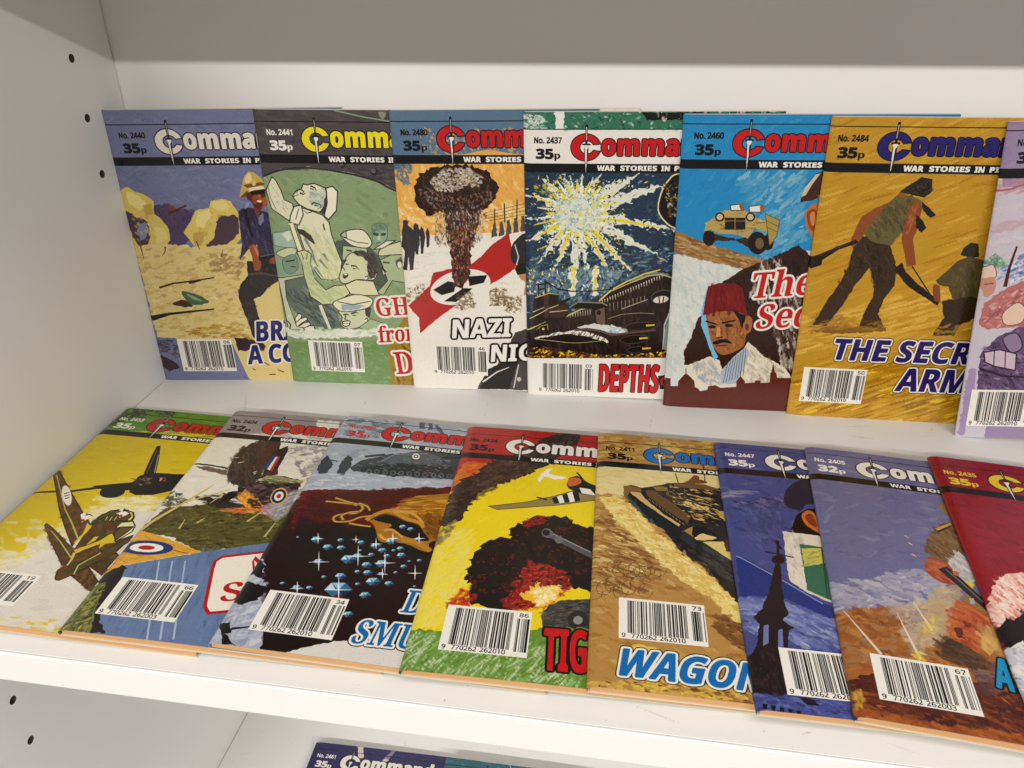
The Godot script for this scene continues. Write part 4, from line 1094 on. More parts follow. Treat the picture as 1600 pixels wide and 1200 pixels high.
func draw_submarine():
	bg(rgb(238,234,226))
	pg(rgb(66,128,104),[-3.4,-4,155.4,-3.1,157.1,9.6,-3.6,9.3],0,0)
	db([rgb(236,236,226),rgb(90,150,126),rgb(50,104,90),rgb(40,70,66)],[0,0,141,0,141,9.5,0,9.5],260,2.6,1.1,0,50)
	pg(rgb(236,236,228),[17.3,-1.2,22.8,-1.2,22.2,9.3,17.4,9.3],0,0.8)
	db([rgb(236,236,228)],[0.4,1.3,10.4,1.4,11.8,9.2,0.3,9.2],50,2.5,1.2,0,60)
	sp([rgb(236,236,228)],[0.4,1.3,10.4,1.4,11.8,9.2,0.3,9.2],45,1.5,0.6,0,60)
	pg(rgb(28,26,30),[64.8,0.3,155.9,0.7,156.5,4.6,67.7,4.3],0,0.4)
	db([rgb(236,232,224)],[72.9,0.3,143.2,0.7,143.7,4.3,73.1,4],14,5,1.6,80,20)
	sp([rgb(236,232,224)],[72.9,0.3,143.2,0.7,143.7,4.3,73.1,4],12,3,0.8,80,20)
	pg(rgb(52,70,92),[0,31.9,160.1,31.1,175.6,144.3,-0.4,151.5],0,0)
	db([rgb(40,52,84),rgb(58,106,98),rgb(34,42,76),rgb(84,124,124),rgb(70,92,120)],[0.3,32.3,147.1,31.6,156,103.1,-0.8,130.6],520,4,1.6,-25,40)
	sp([rgb(40,52,84),rgb(58,106,98),rgb(34,42,76),rgb(84,124,124),rgb(70,92,120)],[0.3,32.3,147.1,31.6,156,103.1,-0.8,130.6],468,2.4,0.8,-25,40)
	db([rgb(226,230,222),rgb(150,176,178),rgb(110,140,150)],[0.3,32.3,147.1,31.6,156,103.1,-0.8,130.6],200,2.4,0.8,-25,50)
	sp([rgb(226,230,222),rgb(150,176,178),rgb(110,140,150)],[0.3,32.3,147.1,31.6,156,103.1,-0.8,130.6],180,1.44,0.4,-25,50)
	db([rgb(120,150,168),rgb(160,184,188),rgb(100,140,136)],[1.3,82,152.3,73.1,154.9,93.9,40.4,106.3,1,107.3],170,6,1.3,-14,22)
	sp([rgb(120,150,168),rgb(160,184,188),rgb(100,140,136)],[1.3,82,152.3,73.1,154.9,93.9,40.4,106.3,1,107.3],153,3.6,0.65,-14,22)
	pg(rgb(226,228,214),[29.8,60.9,91.2,66.6,31.2,52.2],0,1.3)
	sp([rgb(240,238,226),rgb(150,176,196),rgb(236,222,90),rgb(40,52,84)],[29.7,62.4,90.9,70.2,91.5,63.2,31.4,50.7],34,2.6,0.9,10,30)
	ln(rgb(232,214,40),[45.7,59,79.1,64.6],2.2,0.5,0,0)
	pg(rgb(226,228,214),[32.3,61.7,85.9,37.4,28.8,51.4],0,1.3)
	sp([rgb(240,238,226),rgb(150,176,196),rgb(236,222,90),rgb(40,52,84)],[32.9,63.5,87.4,41.4,84.4,33.4,28.2,49.6],34,2.6,0.9,-18,30)
	pg(rgb(226,228,214),[33.6,61.1,66.4,32.1,27.5,51.9],0,1.3)
	sp([rgb(240,238,226),rgb(150,176,196),rgb(236,222,90),rgb(40,52,84)],[34.6,62.6,68.8,35.6,63.9,28.5,26.5,50.5],34,2.6,0.9,-38,30)
	pg(rgb(226,228,214),[28.3,60.9,82.4,83.7,32.7,52.2],0,1.3)
	sp([rgb(240,238,226),rgb(150,176,196),rgb(236,222,90),rgb(40,52,84)],[27.6,62.2,80.8,87.4,83.9,80.2,33.4,50.9],34,2.6,0.9,28,30)
	pg(rgb(226,228,214),[27.3,59.6,63.7,93,33.7,53.5],0,1.3)
	sp([rgb(240,238,226),rgb(150,176,196),rgb(236,222,90),rgb(40,52,84)],[26.3,60.5,61.1,95.6,66.2,90.5,34.7,52.6],34,2.6,0.9,48,30)
	ln(rgb(232,214,40),[38.7,65.5,56.9,85.6],2.2,0.5,0,0)
	pg(rgb(226,228,214),[27.2,58.4,54.2,100.5,33.9,54.6],0,1.3)
	sp([rgb(240,238,226),rgb(150,176,196),rgb(236,222,90),rgb(40,52,84)],[26,59,51.5,102.1,57,98.8,35,54.1],34,2.6,0.9,62,30)
	ln(rgb(232,214,40),[36.3,67.2,49.4,91.5],1.98,0.5,0,0)
	pg(rgb(226,228,214),[26.9,57.2,39.1,101.5,34.2,55.8],0,1.3)
	sp([rgb(240,238,226),rgb(150,176,196),rgb(236,222,90),rgb(40,52,84)],[25.7,57.4,36.1,102.1,42.1,100.8,35.3,55.7],34,2.6,0.9,80,30)
	pg(rgb(226,228,214),[26.3,56.4,28.7,107.2,34.8,56.7],0,1.3)
	sp([rgb(240,238,226),rgb(150,176,196),rgb(236,222,90),rgb(40,52,84)],[24.8,56.2,25.1,107.2,32.3,107.3,36.2,56.8],34,2.6,0.9,93,30)
	pg(rgb(226,228,214),[26.1,54.7,16.5,93.5,34.9,58.3],0,1.3)
	sp([rgb(240,238,226),rgb(150,176,196),rgb(236,222,90),rgb(40,52,84)],[24.6,54.2,12.9,92,20.3,94.9,36.4,58.9],34,2.6,0.9,112,30)
	ln(rgb(232,214,40),[27.1,65.5,19.5,85.8],2.42,0.5,0,0)
	pg(rgb(226,228,214),[27.1,53.9,8.1,86.8,34,59.2],0,1.3)
	sp([rgb(240,238,226),rgb(150,176,196),rgb(236,222,90),rgb(40,52,84)],[25.9,53,5.3,84.5,10.8,88.9,35.1,60.1],34,2.6,0.9,128,30)
	pg(rgb(226,228,214),[28.1,52.4,0.1,75.1,33,60.7],0,1.3)
	sp([rgb(240,238,226),rgb(150,176,196),rgb(236,222,90),rgb(40,52,84)],[27.3,50.9,-1.9,71.6,2.1,78.4,33.9,62.2],34,2.6,0.9,150,30)
	ln(rgb(232,214,40),[23.1,61.1,6.3,71.3],2.42,0.5,0,0)
	pg(rgb(226,228,214),[30,52.8,0,61.4,31.1,60.3],0,1.3)
	sp([rgb(240,238,226),rgb(150,176,196),rgb(236,222,90),rgb(40,52,84)],[29.8,51.6,-0.4,58.5,0.3,64.4,31.3,61.5],34,2.6,0.9,172,30)
	pg(rgb(226,228,214),[32,52.3,0.2,45.4,29.1,60.7],0,1.3)
	sp([rgb(240,238,226),rgb(150,176,196),rgb(236,222,90),rgb(40,52,84)],[32.5,51,1.4,42,-1.2,48.6,28.5,62.1],34,2.6,0.9,200,30)
	ln(rgb(232,214,40),[22.9,53.8,6.3,47.6],2.2,0.5,0,0)
	pg(rgb(226,228,214),[33.6,53.3,11,37.2,27.5,59.7],0,1.3)
	sp([rgb(240,238,226),rgb(150,176,196),rgb(236,222,90),rgb(40,52,84)],[34.5,52.3,13.5,34.8,8.6,39.7,26.5,60.8],34,2.6,0.9,225,30)
	pg(rgb(226,228,214),[34.6,54.9,21.9,33.6,26.4,58.1],0,1.3)
	sp([rgb(240,238,226),rgb(150,176,196),rgb(236,222,90),rgb(40,52,84)],[35.9,54.5,25.1,32.5,18.8,34.8,25.1,58.6],34,2.6,0.9,250,30)
	ln(rgb(232,214,40),[28.3,50.8,23.6,38.2],2.2,0.5,0,0)
	pg(rgb(226,228,214),[34.3,56.8,32,33.6,26.7,56.2],0,1.3)
	sp([rgb(240,238,226),rgb(150,176,196),rgb(236,222,90),rgb(40,52,84)],[35.6,57,35.2,33.8,29.1,33.3,25.4,56.1],34,2.6,0.9,275,30)
	pg(rgb(226,228,214),[34.2,58.8,42.9,34.1,26.8,54.4],0,1.3)
	sp([rgb(240,238,226),rgb(150,176,196),rgb(236,222,90),rgb(40,52,84)],[35.5,59.5,45.7,35.7,39.9,32.4,25.5,53.7],34,2.6,0.9,300,30)
	ln(rgb(232,214,40),[33.7,50.9,40.5,38.5],2.2,0.5,0,0)
	pg(rgb(226,228,214),[33.2,60,55.7,36,27.8,53.1],0,1.3)
	sp([rgb(240,238,226),rgb(150,176,196),rgb(236,222,90),rgb(40,52,84)],[34.1,61.1,57.9,38.6,53.5,33.3,26.9,52],34,2.6,0.9,322,30)
	ln(rgb(234,218,60),[44.2,56.4,49.2,56.4],1.8,0.4,0,0)
	ln(rgb(240,238,226),[44,58.3,53.6,59.5],1.8,0.4,0,0)
	ln(rgb(234,218,60),[43.6,60.3,49.3,61.9],1.8,0.4,0,0)
	ln(rgb(240,238,226),[42.8,62,52.4,66.3],1.8,0.4,0,0)
	ln(rgb(234,218,60),[41.7,63.7,47.3,67.5],1.8,0.4,0,0)
	ln(rgb(240,238,226),[40.4,65.3,48.7,72.5],1.8,0.4,0,0)
	ln(rgb(234,218,60),[38.7,66.6,43.4,72.2],1.8,0.4,0,0)
	ln(rgb(240,238,226),[37,67.6,42.9,77.5],1.8,0.4,0,0)
	ln(rgb(234,218,60),[35,68.4,37.8,75.8],1.8,0.4,0,0)
	ln(rgb(240,238,226),[32.8,68.9,35.3,80.5],1.8,0.4,0,0)
	ln(rgb(234,218,60),[30.8,69.2,30.9,77.6],1.8,0.4,0,0)
	ln(rgb(240,238,226),[28.6,69,27.9,81.3],1.8,0.4,0,0)
	ln(rgb(234,218,60),[26.4,68.5,23.3,77.1],1.8,0.4,0,0)
	ln(rgb(240,238,226),[24.4,67.8,21.5,72.7],1.8,0.4,0,0)
	ln(rgb(234,218,60),[22.6,66.8,15.9,74.6],1.8,0.4,0,0)
	ln(rgb(240,238,226),[20.8,65.6,15.7,69.9],1.8,0.4,0,0)
	ln(rgb(234,218,60),[19.5,64,9.5,70.2],1.8,0.4,0,0)
	ln(rgb(240,238,226),[18.3,62.4,11,65.5],1.8,0.4,0,0)
	ln(rgb(234,218,60),[17.4,60.6,5.1,64.1],1.8,0.4,0,0)
	ln(rgb(240,238,226),[17,58.7,7.9,59.8],1.8,0.4,0,0)
	ln(rgb(234,218,60),[16.8,56.8,11.8,56.8],1.8,0.4,0,0)
	ln(rgb(240,238,226),[17,54.7,7.2,53.6],1.8,0.4,0,0)
	ln(rgb(234,218,60),[17.4,52.8,11.8,49.3],1.8,0.4,0,0)
	ln(rgb(240,238,226),[18.3,51,8.7,47.3],1.8,0.4,0,0)
	ln(rgb(234,218,60),[19.4,49.4,13.9,42.4],1.8,0.4,0,0)
	ln(rgb(240,238,226),[20.7,47.8,12.6,41.8],1.8,0.4,0,0)
	ln(rgb(234,218,60),[22.4,46.6,17.9,42.3],1.8,0.4,0,0)
	ln(rgb(240,238,226),[24.1,45.6,18.5,37.5],1.8,0.4,0,0)
	ln(rgb(234,218,60),[26.1,44.9,23.5,39.3],1.8,0.4,0,0)
	ln(rgb(240,238,226),[28.3,44.4,26,34.7],1.8,0.4,0,0)
	ln(rgb(234,218,60),[30.2,44.2,30.1,37.8],1.8,0.4,0,0)
	ln(rgb(240,238,226),[32.4,44.4,33,34.1],1.8,0.4,0,0)
	ln(rgb(234,218,60),[34.5,44.8,37.5,38.1],1.8,0.4,0,0)
	ln(rgb(240,238,226),[36.5,45.5,39.1,35.8],1.8,0.4,0,0)
	ln(rgb(234,218,60),[38.3,46.5,44.6,40.3],1.8,0.4,0,0)
	ln(rgb(240,238,226),[40,47.6,44.7,39.6],1.8,0.4,0,0)
	ln(rgb(234,218,60),[41.3,49.2,50.8,44.2],1.8,0.4,0,0)
	ln(rgb(240,238,226),[42.5,50.8,49.4,45.2],1.8,0.4,0,0)
	ln(rgb(234,218,60),[43.4,52.5,55.2,49.6],1.8,0.4,0,0)
	ln(rgb(240,238,226),[43.9,54.4,52.7,53.4],1.8,0.4,0,0)
	sp([rgb(240,240,230),rgb(236,220,80),rgb(120,150,190),rgb(56,74,120),rgb(60,110,100)],[11.8,37.2,50,37,54.2,74.9,8.8,75.7],420,2.6,1.1,20,90)
	sp([rgb(232,212,40),rgb(226,204,60),rgb(70,130,116),rgb(40,90,96)],[4.6,35.9,55.5,35.5,60.2,80.8,2.8,81.9],190,2.8,1.1,40,90)
	pg(rgb(222,230,222),[42.9,56,42.1,60.1,39.5,63.6,35.5,65.9,30.8,66.8,26,66.1,21.9,63.8,19.1,60.4,18.2,56.3,19.1,52.3,21.7,48.8,25.7,46.5,30.4,45.7,35.1,46.4,39.1,48.6,41.9,52],1,2.6)
	sp([rgb(234,216,50),rgb(110,150,190),rgb(150,190,170)],[17.5,44.4,43.2,44.1,45.3,68.2,17.6,68.7],110,3,1.4,30,90)
	db([rgb(244,242,232),rgb(236,222,80),rgb(150,178,200),rgb(190,210,214)],[17.5,45.8,43.2,45.6,45.2,66,17.6,67.9],150,2.8,1.3,40,80)
	sp([rgb(244,242,232),rgb(236,222,80),rgb(150,178,200),rgb(190,210,214)],[17.5,45.8,43.2,45.6,45.2,66,17.6,67.9],135,1.68,0.65,40,80)
	db([rgb(234,216,50)],[4.6,40.1,21.8,41.4,19,48.7,6,44.5],16,3,1.4,30,30)
	sp([rgb(234,216,50)],[4.6,40.1,21.8,41.4,19,48.7,6,44.5],14,1.8,0.7,30,30)
	db([rgb(110,140,170),rgb(150,176,190),rgb(120,160,140),rgb(70,90,140)],[0.8,93.8,48.7,90.2,57.4,94.9,44,109.5,26.3,111.9,18.6,105.8,0.7,106.3],130,7,3,-60,50)
	sp([rgb(110,140,170),rgb(150,176,190),rgb(120,160,140),rgb(70,90,140)],[0.8,93.8,48.7,90.2,57.4,94.9,44,109.5,26.3,111.9,18.6,105.8,0.7,106.3],117,4.2,1.5,-60,50)
	sp([rgb(236,234,220),rgb(70,86,130),rgb(110,150,130),rgb(234,220,110)],[0.8,91.3,62.9,88.7,51.9,101.2,25.8,113.2,0.7,108.8],160,3.4,1.3,70,50)
	pg(rgb(236,232,214),[26.7,88.9,30.7,88.8,30.3,108,26.9,108.1],0,1.3)
	sp([rgb(232,212,60)],[27.5,89.5,29.9,89.4,29.7,105.5,28.1,105.5],24,3,1.4,80,30)
	pg(rgb(236,232,214),[40.2,88.6,43.2,88.5,43.2,107.6,40.7,107.7],0,1.3)
	sp([rgb(232,212,60)],[40.8,89.2,42.6,89.1,42.7,105.1,41.5,105.2],24,3,1.4,80,30)
	pg(rgb(24,18,20),[-0.3,140.2,16.9,144.9,47.4,146.4,77.2,142.6,129.2,136.6,130.3,147.7,-0.4,153.1],0,0.4)
	db([rgb(120,60,40),rgb(226,190,50),rgb(84,46,36),rgb(40,26,24),rgb(190,140,60)],[0,143.5,16.9,144.2,48.6,146.3,87.9,143.5,88.2,148.1,-0.1,151],120,5,2.4,-10,40)
	sp([rgb(120,60,40),rgb(226,190,50),rgb(84,46,36),rgb(40,26,24),rgb(190,140,60)],[0,143.5,16.9,144.2,48.6,146.3,87.9,143.5,88.2,148.1,-0.1,151],108,3,1.2,-10,40)
	sp([rgb(232,200,50),rgb(110,56,44),rgb(30,20,20)],[-0,144.2,16.9,144.9,87.9,143.5,88.2,148.1,-0.1,151],110,4,2,-10,50)
	pg(rgb(46,32,34),[-0.2,132.9,15.1,123.8,22.9,122.9,32.4,117.5,40.6,116.6,44.6,111.4,52,103.6,60.5,98.5,71.7,93.3,80,90.7,88,91.7,97.2,95.1,100.4,137.7,85.5,143.5,77.3,145.2,48.7,147.7,23.1,144.7,-0.3,141.5],0,0.25)
	db([rgb(66,48,52),rgb(34,24,26),rgb(84,62,66),rgb(54,38,40)],[1,134.1,22.9,124.9,45.3,113.9,71.8,95.1,85.2,100.3,85.2,138.3,47.4,145.1,4.7,140],170,14,1.4,82,10)
	sp([rgb(66,48,52),rgb(34,24,26),rgb(84,62,66),rgb(54,38,40)],[1,134.1,22.9,124.9,45.3,113.9,71.8,95.1,85.2,100.3,85.2,138.3,47.4,145.1,4.7,140],153,8.4,0.7,82,10)
	pg(rgb(120,140,124),[60.5,98.8,76.7,91.1,84.7,92.4,88.6,95.9,84.8,94.2,76.8,93.5,66.2,97.7],0,0.3)
	ln(rgb(222,206,110),[44.6,111.1,52,103.5,60.5,98.2,71.6,92.8,80,90.2],1,0.8,0,0)
	ln(rgb(206,196,150),[52,104.3,61.1,99.7,73.4,94.2,81.3,93.1,87.7,95.4],0.6,0.6,0,0)
	ln(rgb(226,218,200),[46.4,110.4,46.7,112.5],0.6,0.15,0,0)
	ln(rgb(226,218,200),[47.9,109.6,48.2,112.1],0.6,0.15,0,0)
	ln(rgb(226,218,200),[49.5,108.8,49.8,111.8],0.6,0.15,0,0)
	ln(rgb(226,218,200),[51,108,51.3,110.2],0.6,0.15,0,0)
	ln(rgb(226,218,200),[52.6,107.3,52.9,109.9],0.6,0.15,0,0)
	ln(rgb(226,218,200),[54.1,106.5,54.5,109.6],0.6,0.15,0,0)
	ln(rgb(226,218,200),[55.7,105.8,56,108],0.6,0.15,0,0)
	ln(rgb(226,218,200),[57.2,105,57.5,107.7],0.6,0.15,0,0)
	ln(rgb(226,218,200),[58.7,104.3,59.1,107.4],0.6,0.15,0,0)
	ln(rgb(226,218,200),[60.3,103.5,60.6,105.8],0.6,0.15,0,0)
	ln(rgb(226,218,200),[61.8,102.8,62.1,105.5],0.6,0.15,0,0)
	ln(rgb(226,218,200),[63.3,102,63.7,105.1],0.6,0.15,0,0)
	ln(rgb(226,218,200),[64.8,101.3,65.2,103.6],0.6,0.15,0,0)
	ln(rgb(226,218,200),[66.4,100.5,66.7,103.2],0.6,0.15,0,0)
	ln(rgb(226,218,200),[67.9,99.8,68.3,103],0.6,0.15,0,0)
	ln(rgb(226,218,200),[69.4,99,69.7,101.4],0.6,0.15,0,0)
	ln(rgb(226,218,200),[70.9,98.3,71.3,101.1],0.6,0.15,0,0)
	ln(rgb(226,218,200),[72.4,97.5,72.8,100.7],0.6,0.15,0,0)
	ln(rgb(226,218,200),[73.9,96.8,74.3,99.2],0.6,0.15,0,0)
	ln(rgb(226,218,200),[75.4,96,75.8,98.9],0.6,0.15,0,0)
	ln(rgb(226,218,200),[76.9,95.3,77.2,97.4],0.6,0.15,0,0)
	ln(rgb(226,218,200),[78.4,94.6,78.8,97],0.6,0.15,0,0)
	ln(rgb(226,218,200),[79.9,93.8,80.3,96.8],0.6,0.15,0,0)
	ln(rgb(226,218,200),[81.4,93.1,81.7,95.2],0.6,0.15,0,0)
	ln(rgb(170,160,150),[51.1,112.4,51.4,117.5],0.4,0.2,0,0)
	ln(rgb(170,160,150),[53.4,111.9,53.7,116.8],0.4,0.2,0,0)
	ln(rgb(170,160,150),[55.8,111.3,56.1,116.1],0.4,0.2,0,0)
	ln(rgb(170,160,150),[58.1,110.7,58.4,115.4],0.4,0.2,0,0)
	ln(rgb(170,160,150),[60.4,110.2,60.7,114.7],0.4,0.2,0,0)
	ln(rgb(170,160,150),[62.7,109.6,63,114],0.4,0.2,0,0)
	ln(rgb(170,160,150),[65,109,65.3,113.3],0.4,0.2,0,0)
	ln(rgb(170,160,150),[67.3,108.5,67.6,112.6],0.4,0.2,0,0)
	ln(rgb(170,160,150),[69.5,107.9,69.9,111.9],0.4,0.2,0,0)
	ln(rgb(170,160,150),[71.8,107.3,72.1,111.2],0.4,0.2,0,0)
	ln(rgb(190,180,140),[58.3,116,73.7,109.3],0.5,0.5,0,0)
	ln(rgb(150,136,120),[50.3,122.7,58.4,119.5,70.1,118.2,78.2,118.6],0.5,0.5,0,0)
	ln(rgb(206,192,120),[-0.2,132.5,15.1,123.5,22.9,122.8,32.4,117.5,35.9,116.1],0.9,0.9,0,0)
	ln(rgb(206,196,180),[27,120.2,27.2,122.8],0.5,0.2,0,0)
	ln(rgb(206,196,180),[28.6,119.8,28.7,122.5],0.5,0.2,0,0)
	ln(rgb(206,196,180),[30.1,119.3,30.3,122.1],0.5,0.2,0,0)
	ln(rgb(206,196,180),[31.7,118.9,31.8,121.8],0.5,0.2,0,0)
	ln(rgb(206,196,180),[33.2,118.5,33.4,121.5],0.5,0.2,0,0)
	ln(rgb(206,196,180),[34.8,118,34.9,121.2],0.5,0.2,0,0)
	ln(rgb(206,196,180),[36.3,117.6,36.5,120.9],0.5,0.2,0,0)
	ln(rgb(206,196,180),[37.8,117.2,38,120.6],0.5,0.2,0,0)
	ln(rgb(206,196,180),[39.3,116.7,39.5,120.3],0.5,0.2,0,0)
	pg(rgb(40,28,30),[1.7,130.8,2,124.2,0.5,124.3,3.9,120.3,3.9,113.8,5.5,110,7.6,108.6,13.8,106.6,19.2,107.4,19.5,111.5,25.2,113.8,25.6,120.9,22.9,123.6,15.1,124.1],0,0.2)
	pg(rgb(84,58,62),[10.5,108.5,13.5,107.5,13.8,122.6,11.1,123.9],0,0.2)
	pg(rgb(72,50,54),[14.1,116.7,19.5,114.7,24.9,114.2,25.2,120.2,22.3,122.9,14.4,122.9],0,0.2)
	ln(rgb(206,194,140),[3.9,119.6,10.8,116.2],0.7,0.4,0,0)
	ln(rgb(206,194,140),[1.7,124.2,10.8,118.8,13.8,116.7],0.7,0.4,0,0)
	ln(rgb(206,194,140),[14.1,116.7,19.8,114.3],0.7,0.4,0,0)
	ln(rgb(206,194,140),[5.5,110,13.8,106.9,19.2,107.4],0.7,0.4,0,0)
	ln(rgb(206,194,140),[14.1,119.3,25.2,117.7],0.7,0.4,0,0)
	ln(rgb(34,26,28),[7.3,100.5,7.6,108.6],1,0.6,0,0)
	ln(rgb(34,26,28),[11.5,97.9,11.7,107.2],1,0.6,0,0)
	ln(rgb(34,26,28),[6.4,101.7,12.6,100.3],1,0.6,0,0)
	ln(rgb(34,26,28),[11.7,99.1,19.2,103.9,27.4,105.2,40.4,104.6,50.8,103.4],1,0.6,0,0)
	ln(rgb(34,26,28),[7.9,104.8,11.7,103.5],1,0.6,0,0)
	ln(rgb(40,30,32),[21,113.3,26.6,110],2.2,1.4,0,0)
	pg(rgb(36,28,30),[50.5,103.7,50.8,101.5,52.5,101.5,52.7,103.6],0,0)
	pg(rgb(24,18,20),[26.7,115.7,31.7,112.1,46.4,112.3,49.1,113.4,48.3,115.7,41.8,116.5,32.3,116.2],0,0)
	ln(rgb(150,140,120),[26.7,115.7,31.7,112.1,46.4,112.3,49.4,113.8],0.8,0.8,0,0)
	pg(rgb(116,96,84),[41.8,117.2,48.3,114.4,49.2,125.9,46.9,127.9,43,125.8],0,0.2)
	ln(rgb(26,20,20),[41.8,117.2,48.3,114.4,49.2,125.9,46.9,127.9,43,125.8],0.8,0.8,0,1)
	pg(rgb(40,32,30),[45.8,118.6,45.8,119.3,45.5,119.8,45.1,120.2,44.6,120.3,44.1,120.2,43.7,119.9,43.4,119.3,43.2,118.7,43.3,118.1,43.6,117.5,44,117.2,44.5,117,45,117.1,45.4,117.5,45.7,118],1,0)
	pg(rgb(214,220,214),[31.4,129.1,36.1,127.3,42.1,126.2,49.2,127.2,56.4,127.9,61.8,130,61.3,132,53,132.3,43.4,130,36.2,129.6],0,0.5)
	db([rgb(150,180,200),rgb(236,236,228)],[49.9,127.8,61.2,130,60.7,132,51.8,131.7],24,7,2.4,10,30)
	sp([rgb(150,180,200),rgb(236,236,228)],[49.9,127.8,61.2,130,60.7,132,51.8,131.7],21,4.2,1.2,10,30)
	ln(rgb(110,80,80),[29,131.2,37.4,129.9,45.8,130.9,53,133.6,61.9,132,79.4,129.4],1.6,1.2,0,0)
	pg(rgb(232,228,212),[4.7,137.3,13.9,134.3,24.2,132.1,32.6,131.4,41,132.7,47.1,135.1,51.4,138.3,47.2,139.1,35.1,134.9,23,134,10.8,136.8],1,0.4)
	pg(rgb(26,22,18),[4.7,138.7,16.9,135.2,25.4,134.3,35.1,134.9,44.8,137.2,50.2,139,47.2,140.4,29.1,139.8,10.8,139.8],1,0.5)
	sp([rgb(26,22,18)],[10.8,134.5,41,132.1,49.6,137.7,29.1,136.4],60,5,0.6,-50,20)
	ln(rgb(186,176,130),[5.3,138,16.9,138.9,29.1,139.8,41.2,138.6,50.1,137],0.5,0.3,1,0)
	pg(rgb(92,72,76),[81.2,126,80.6,127.2,78.5,128.4,75.3,129.4,71.4,130,67.5,130.3,64.1,130,61.8,129.3,60.9,128.3,61.5,127,63.6,125.8,66.9,124.9,70.7,124.2,74.7,124,78,124.3,80.3,125],1,0)
	pg(rgb(22,16,18),[80.7,126,80,127.1,78.1,128.1,75,129,71.4,129.6,67.6,129.8,64.5,129.6,62.3,129,61.4,128.2,62.1,127.2,64.1,126.1,67.1,125.3,70.8,124.7,74.5,124.5,77.6,124.6,79.8,125.2],1,0)
	ln(rgb(222,190,60),[74,126.5,78.6,126],1.4,1,0,0)
	pg(rgb(92,72,76),[76.7,134.9,76.1,136.2,74.2,137.4,71.3,138.3,67.7,139,64.1,139.2,61,138.9,58.8,138.2,58,137.1,58.6,135.9,60.5,134.7,63.5,133.7,67.1,133.1,70.6,132.9,73.7,133.2,75.9,133.9],1,0)
	pg(rgb(22,16,18),[76.2,135,75.6,136,73.8,137,71,137.9,67.7,138.5,64.2,138.7,61.3,138.5,59.3,137.9,58.5,137,59.1,136,60.9,135,63.8,134.1,67.1,133.5,70.5,133.4,73.4,133.6,75.4,134.1],1,0)
	ln(rgb(222,190,60),[70.3,135.4,75,134.8],1.4,1,0,0)
	pg(rgb(92,72,76),[76.4,142.2,75.9,143,74.5,143.9,72.3,144.6,69.7,145,67.1,145.2,64.8,145,63.2,144.5,62.6,143.8,63,142.9,64.5,142.1,66.6,141.4,69.3,140.9,71.9,140.8,74.2,141,75.8,141.5],1,0)
	pg(rgb(22,16,18),[76,142.2,75.6,142.9,74.2,143.7,72.2,144.3,69.7,144.7,67.2,144.9,65,144.7,63.5,144.3,63,143.7,63.4,143,64.8,142.3,66.8,141.7,69.3,141.3,71.8,141.1,73.9,141.2,75.4,141.6],1,0)
	ln(rgb(222,190,60),[72.4,142.3,77.2,141.8],1.4,1,0,0)
	pg(rgb(96,88,70),[88,105.3,88,107,87,108.7,85.3,110.2,83.1,111.2,80.6,111.7,78.4,111.4,76.7,110.5,75.7,109,75.8,107.3,76.7,105.6,78.4,104.1,80.7,103.1,83.1,102.7,85.3,103,87,103.9],1,0)
	pg(rgb(22,16,18),[87.4,105.6,87.4,107.1,86.5,108.5,84.9,109.9,82.9,110.8,80.7,111.2,78.6,111,77.1,110.2,76.3,109,76.3,107.5,77.2,106,78.8,104.7,80.9,103.8,83.1,103.5,85.1,103.7,86.6,104.4],1,0)
	pg(rgb(226,220,206),[86.2,108.3,86,109.2,85.2,110.1,83.8,110.9,82.1,111.4,80.4,111.5,78.8,111.3,77.7,110.8,77.2,110,77.4,109.1,78.2,108.2,79.6,107.4,81.3,107,83,106.8,84.6,107,85.7,107.6],1,0)
	ln(rgb(60,50,50),[80.4,107.2,81,111.2],0.7,0.7,0,0)
	ln(rgb(60,50,50),[83.3,107.4,83,110.9],0.7,0.7,0,0)
	pg(rgb(226,200,60),[11.1,130.8,11,131.1,10.8,131.4,10.5,131.6,10.2,131.6,9.9,131.6,9.6,131.4,9.4,131.2,9.4,130.9,9.4,130.6,9.6,130.3,9.9,130.1,10.2,130.1,10.5,130.1,10.8,130.3,11,130.5],1,0)
	ln(rgb(150,136,100),[5.9,131.3,9.6,128.6,12.9,127.8,13.2,131.1],0.6,0.6,0,0)
	pg(rgb(150,170,170),[87.3,115.8,90.5,112.5,98.6,113.5,100.4,137.7,85.5,143.5,84.8,131.8],0,0.6)
	ln(rgb(214,220,214),[88.4,115.1,85,125.4,84.9,142.3],1.2,0.6,0,0)
	pg(rgb(30,26,30),[76.8,53.9,78.1,43.8,81.3,37.5,87.1,33.3,107.3,32.5,110.2,65,89.3,65,81.4,61.1],1,0.3)
	ln(rgb(236,226,160),[76.8,53.9,78.1,43.8,81.3,37.5,87.1,33.3,107.3,32.5,110.2,65,89.3,65,81.4,61.1],0.8,0.8,1,1)
	db([rgb(222,186,60),rgb(120,90,40),rgb(70,50,50),rgb(236,230,214)],[79.3,39.6,91.3,35.3,93.3,62.3,83.2,58.1],60,3,1.2,60,60)
	sp([rgb(222,186,60),rgb(120,90,40),rgb(70,50,50),rgb(236,230,214)],[79.3,39.6,91.3,35.3,93.3,62.3,83.2,58.1],54,1.8,0.6,60,60)
	pg(rgb(238,234,226),[-2.6,151.6,175.6,144.3,180.9,183,-3.1,192.8],0,0)
	ln(rgb(22,18,16),[-0.4,151.5,132.1,146.1],0.35,0.35,0,0)
	tx("DEPTHS",46.0,173.9,19.7,37.1,-1.1,0.04,rgb(204,34,38),[0.8,rgb(22,18,16)],0)
	pg(rgb(24,20,22),[83.1,161.2,94.2,158.9,96.5,169.7,84.9,170.6],0,0)
	tx("OF",85.4,168.8,7.0,10.3,-4.7,0,rgb(204,34,38),[],0)
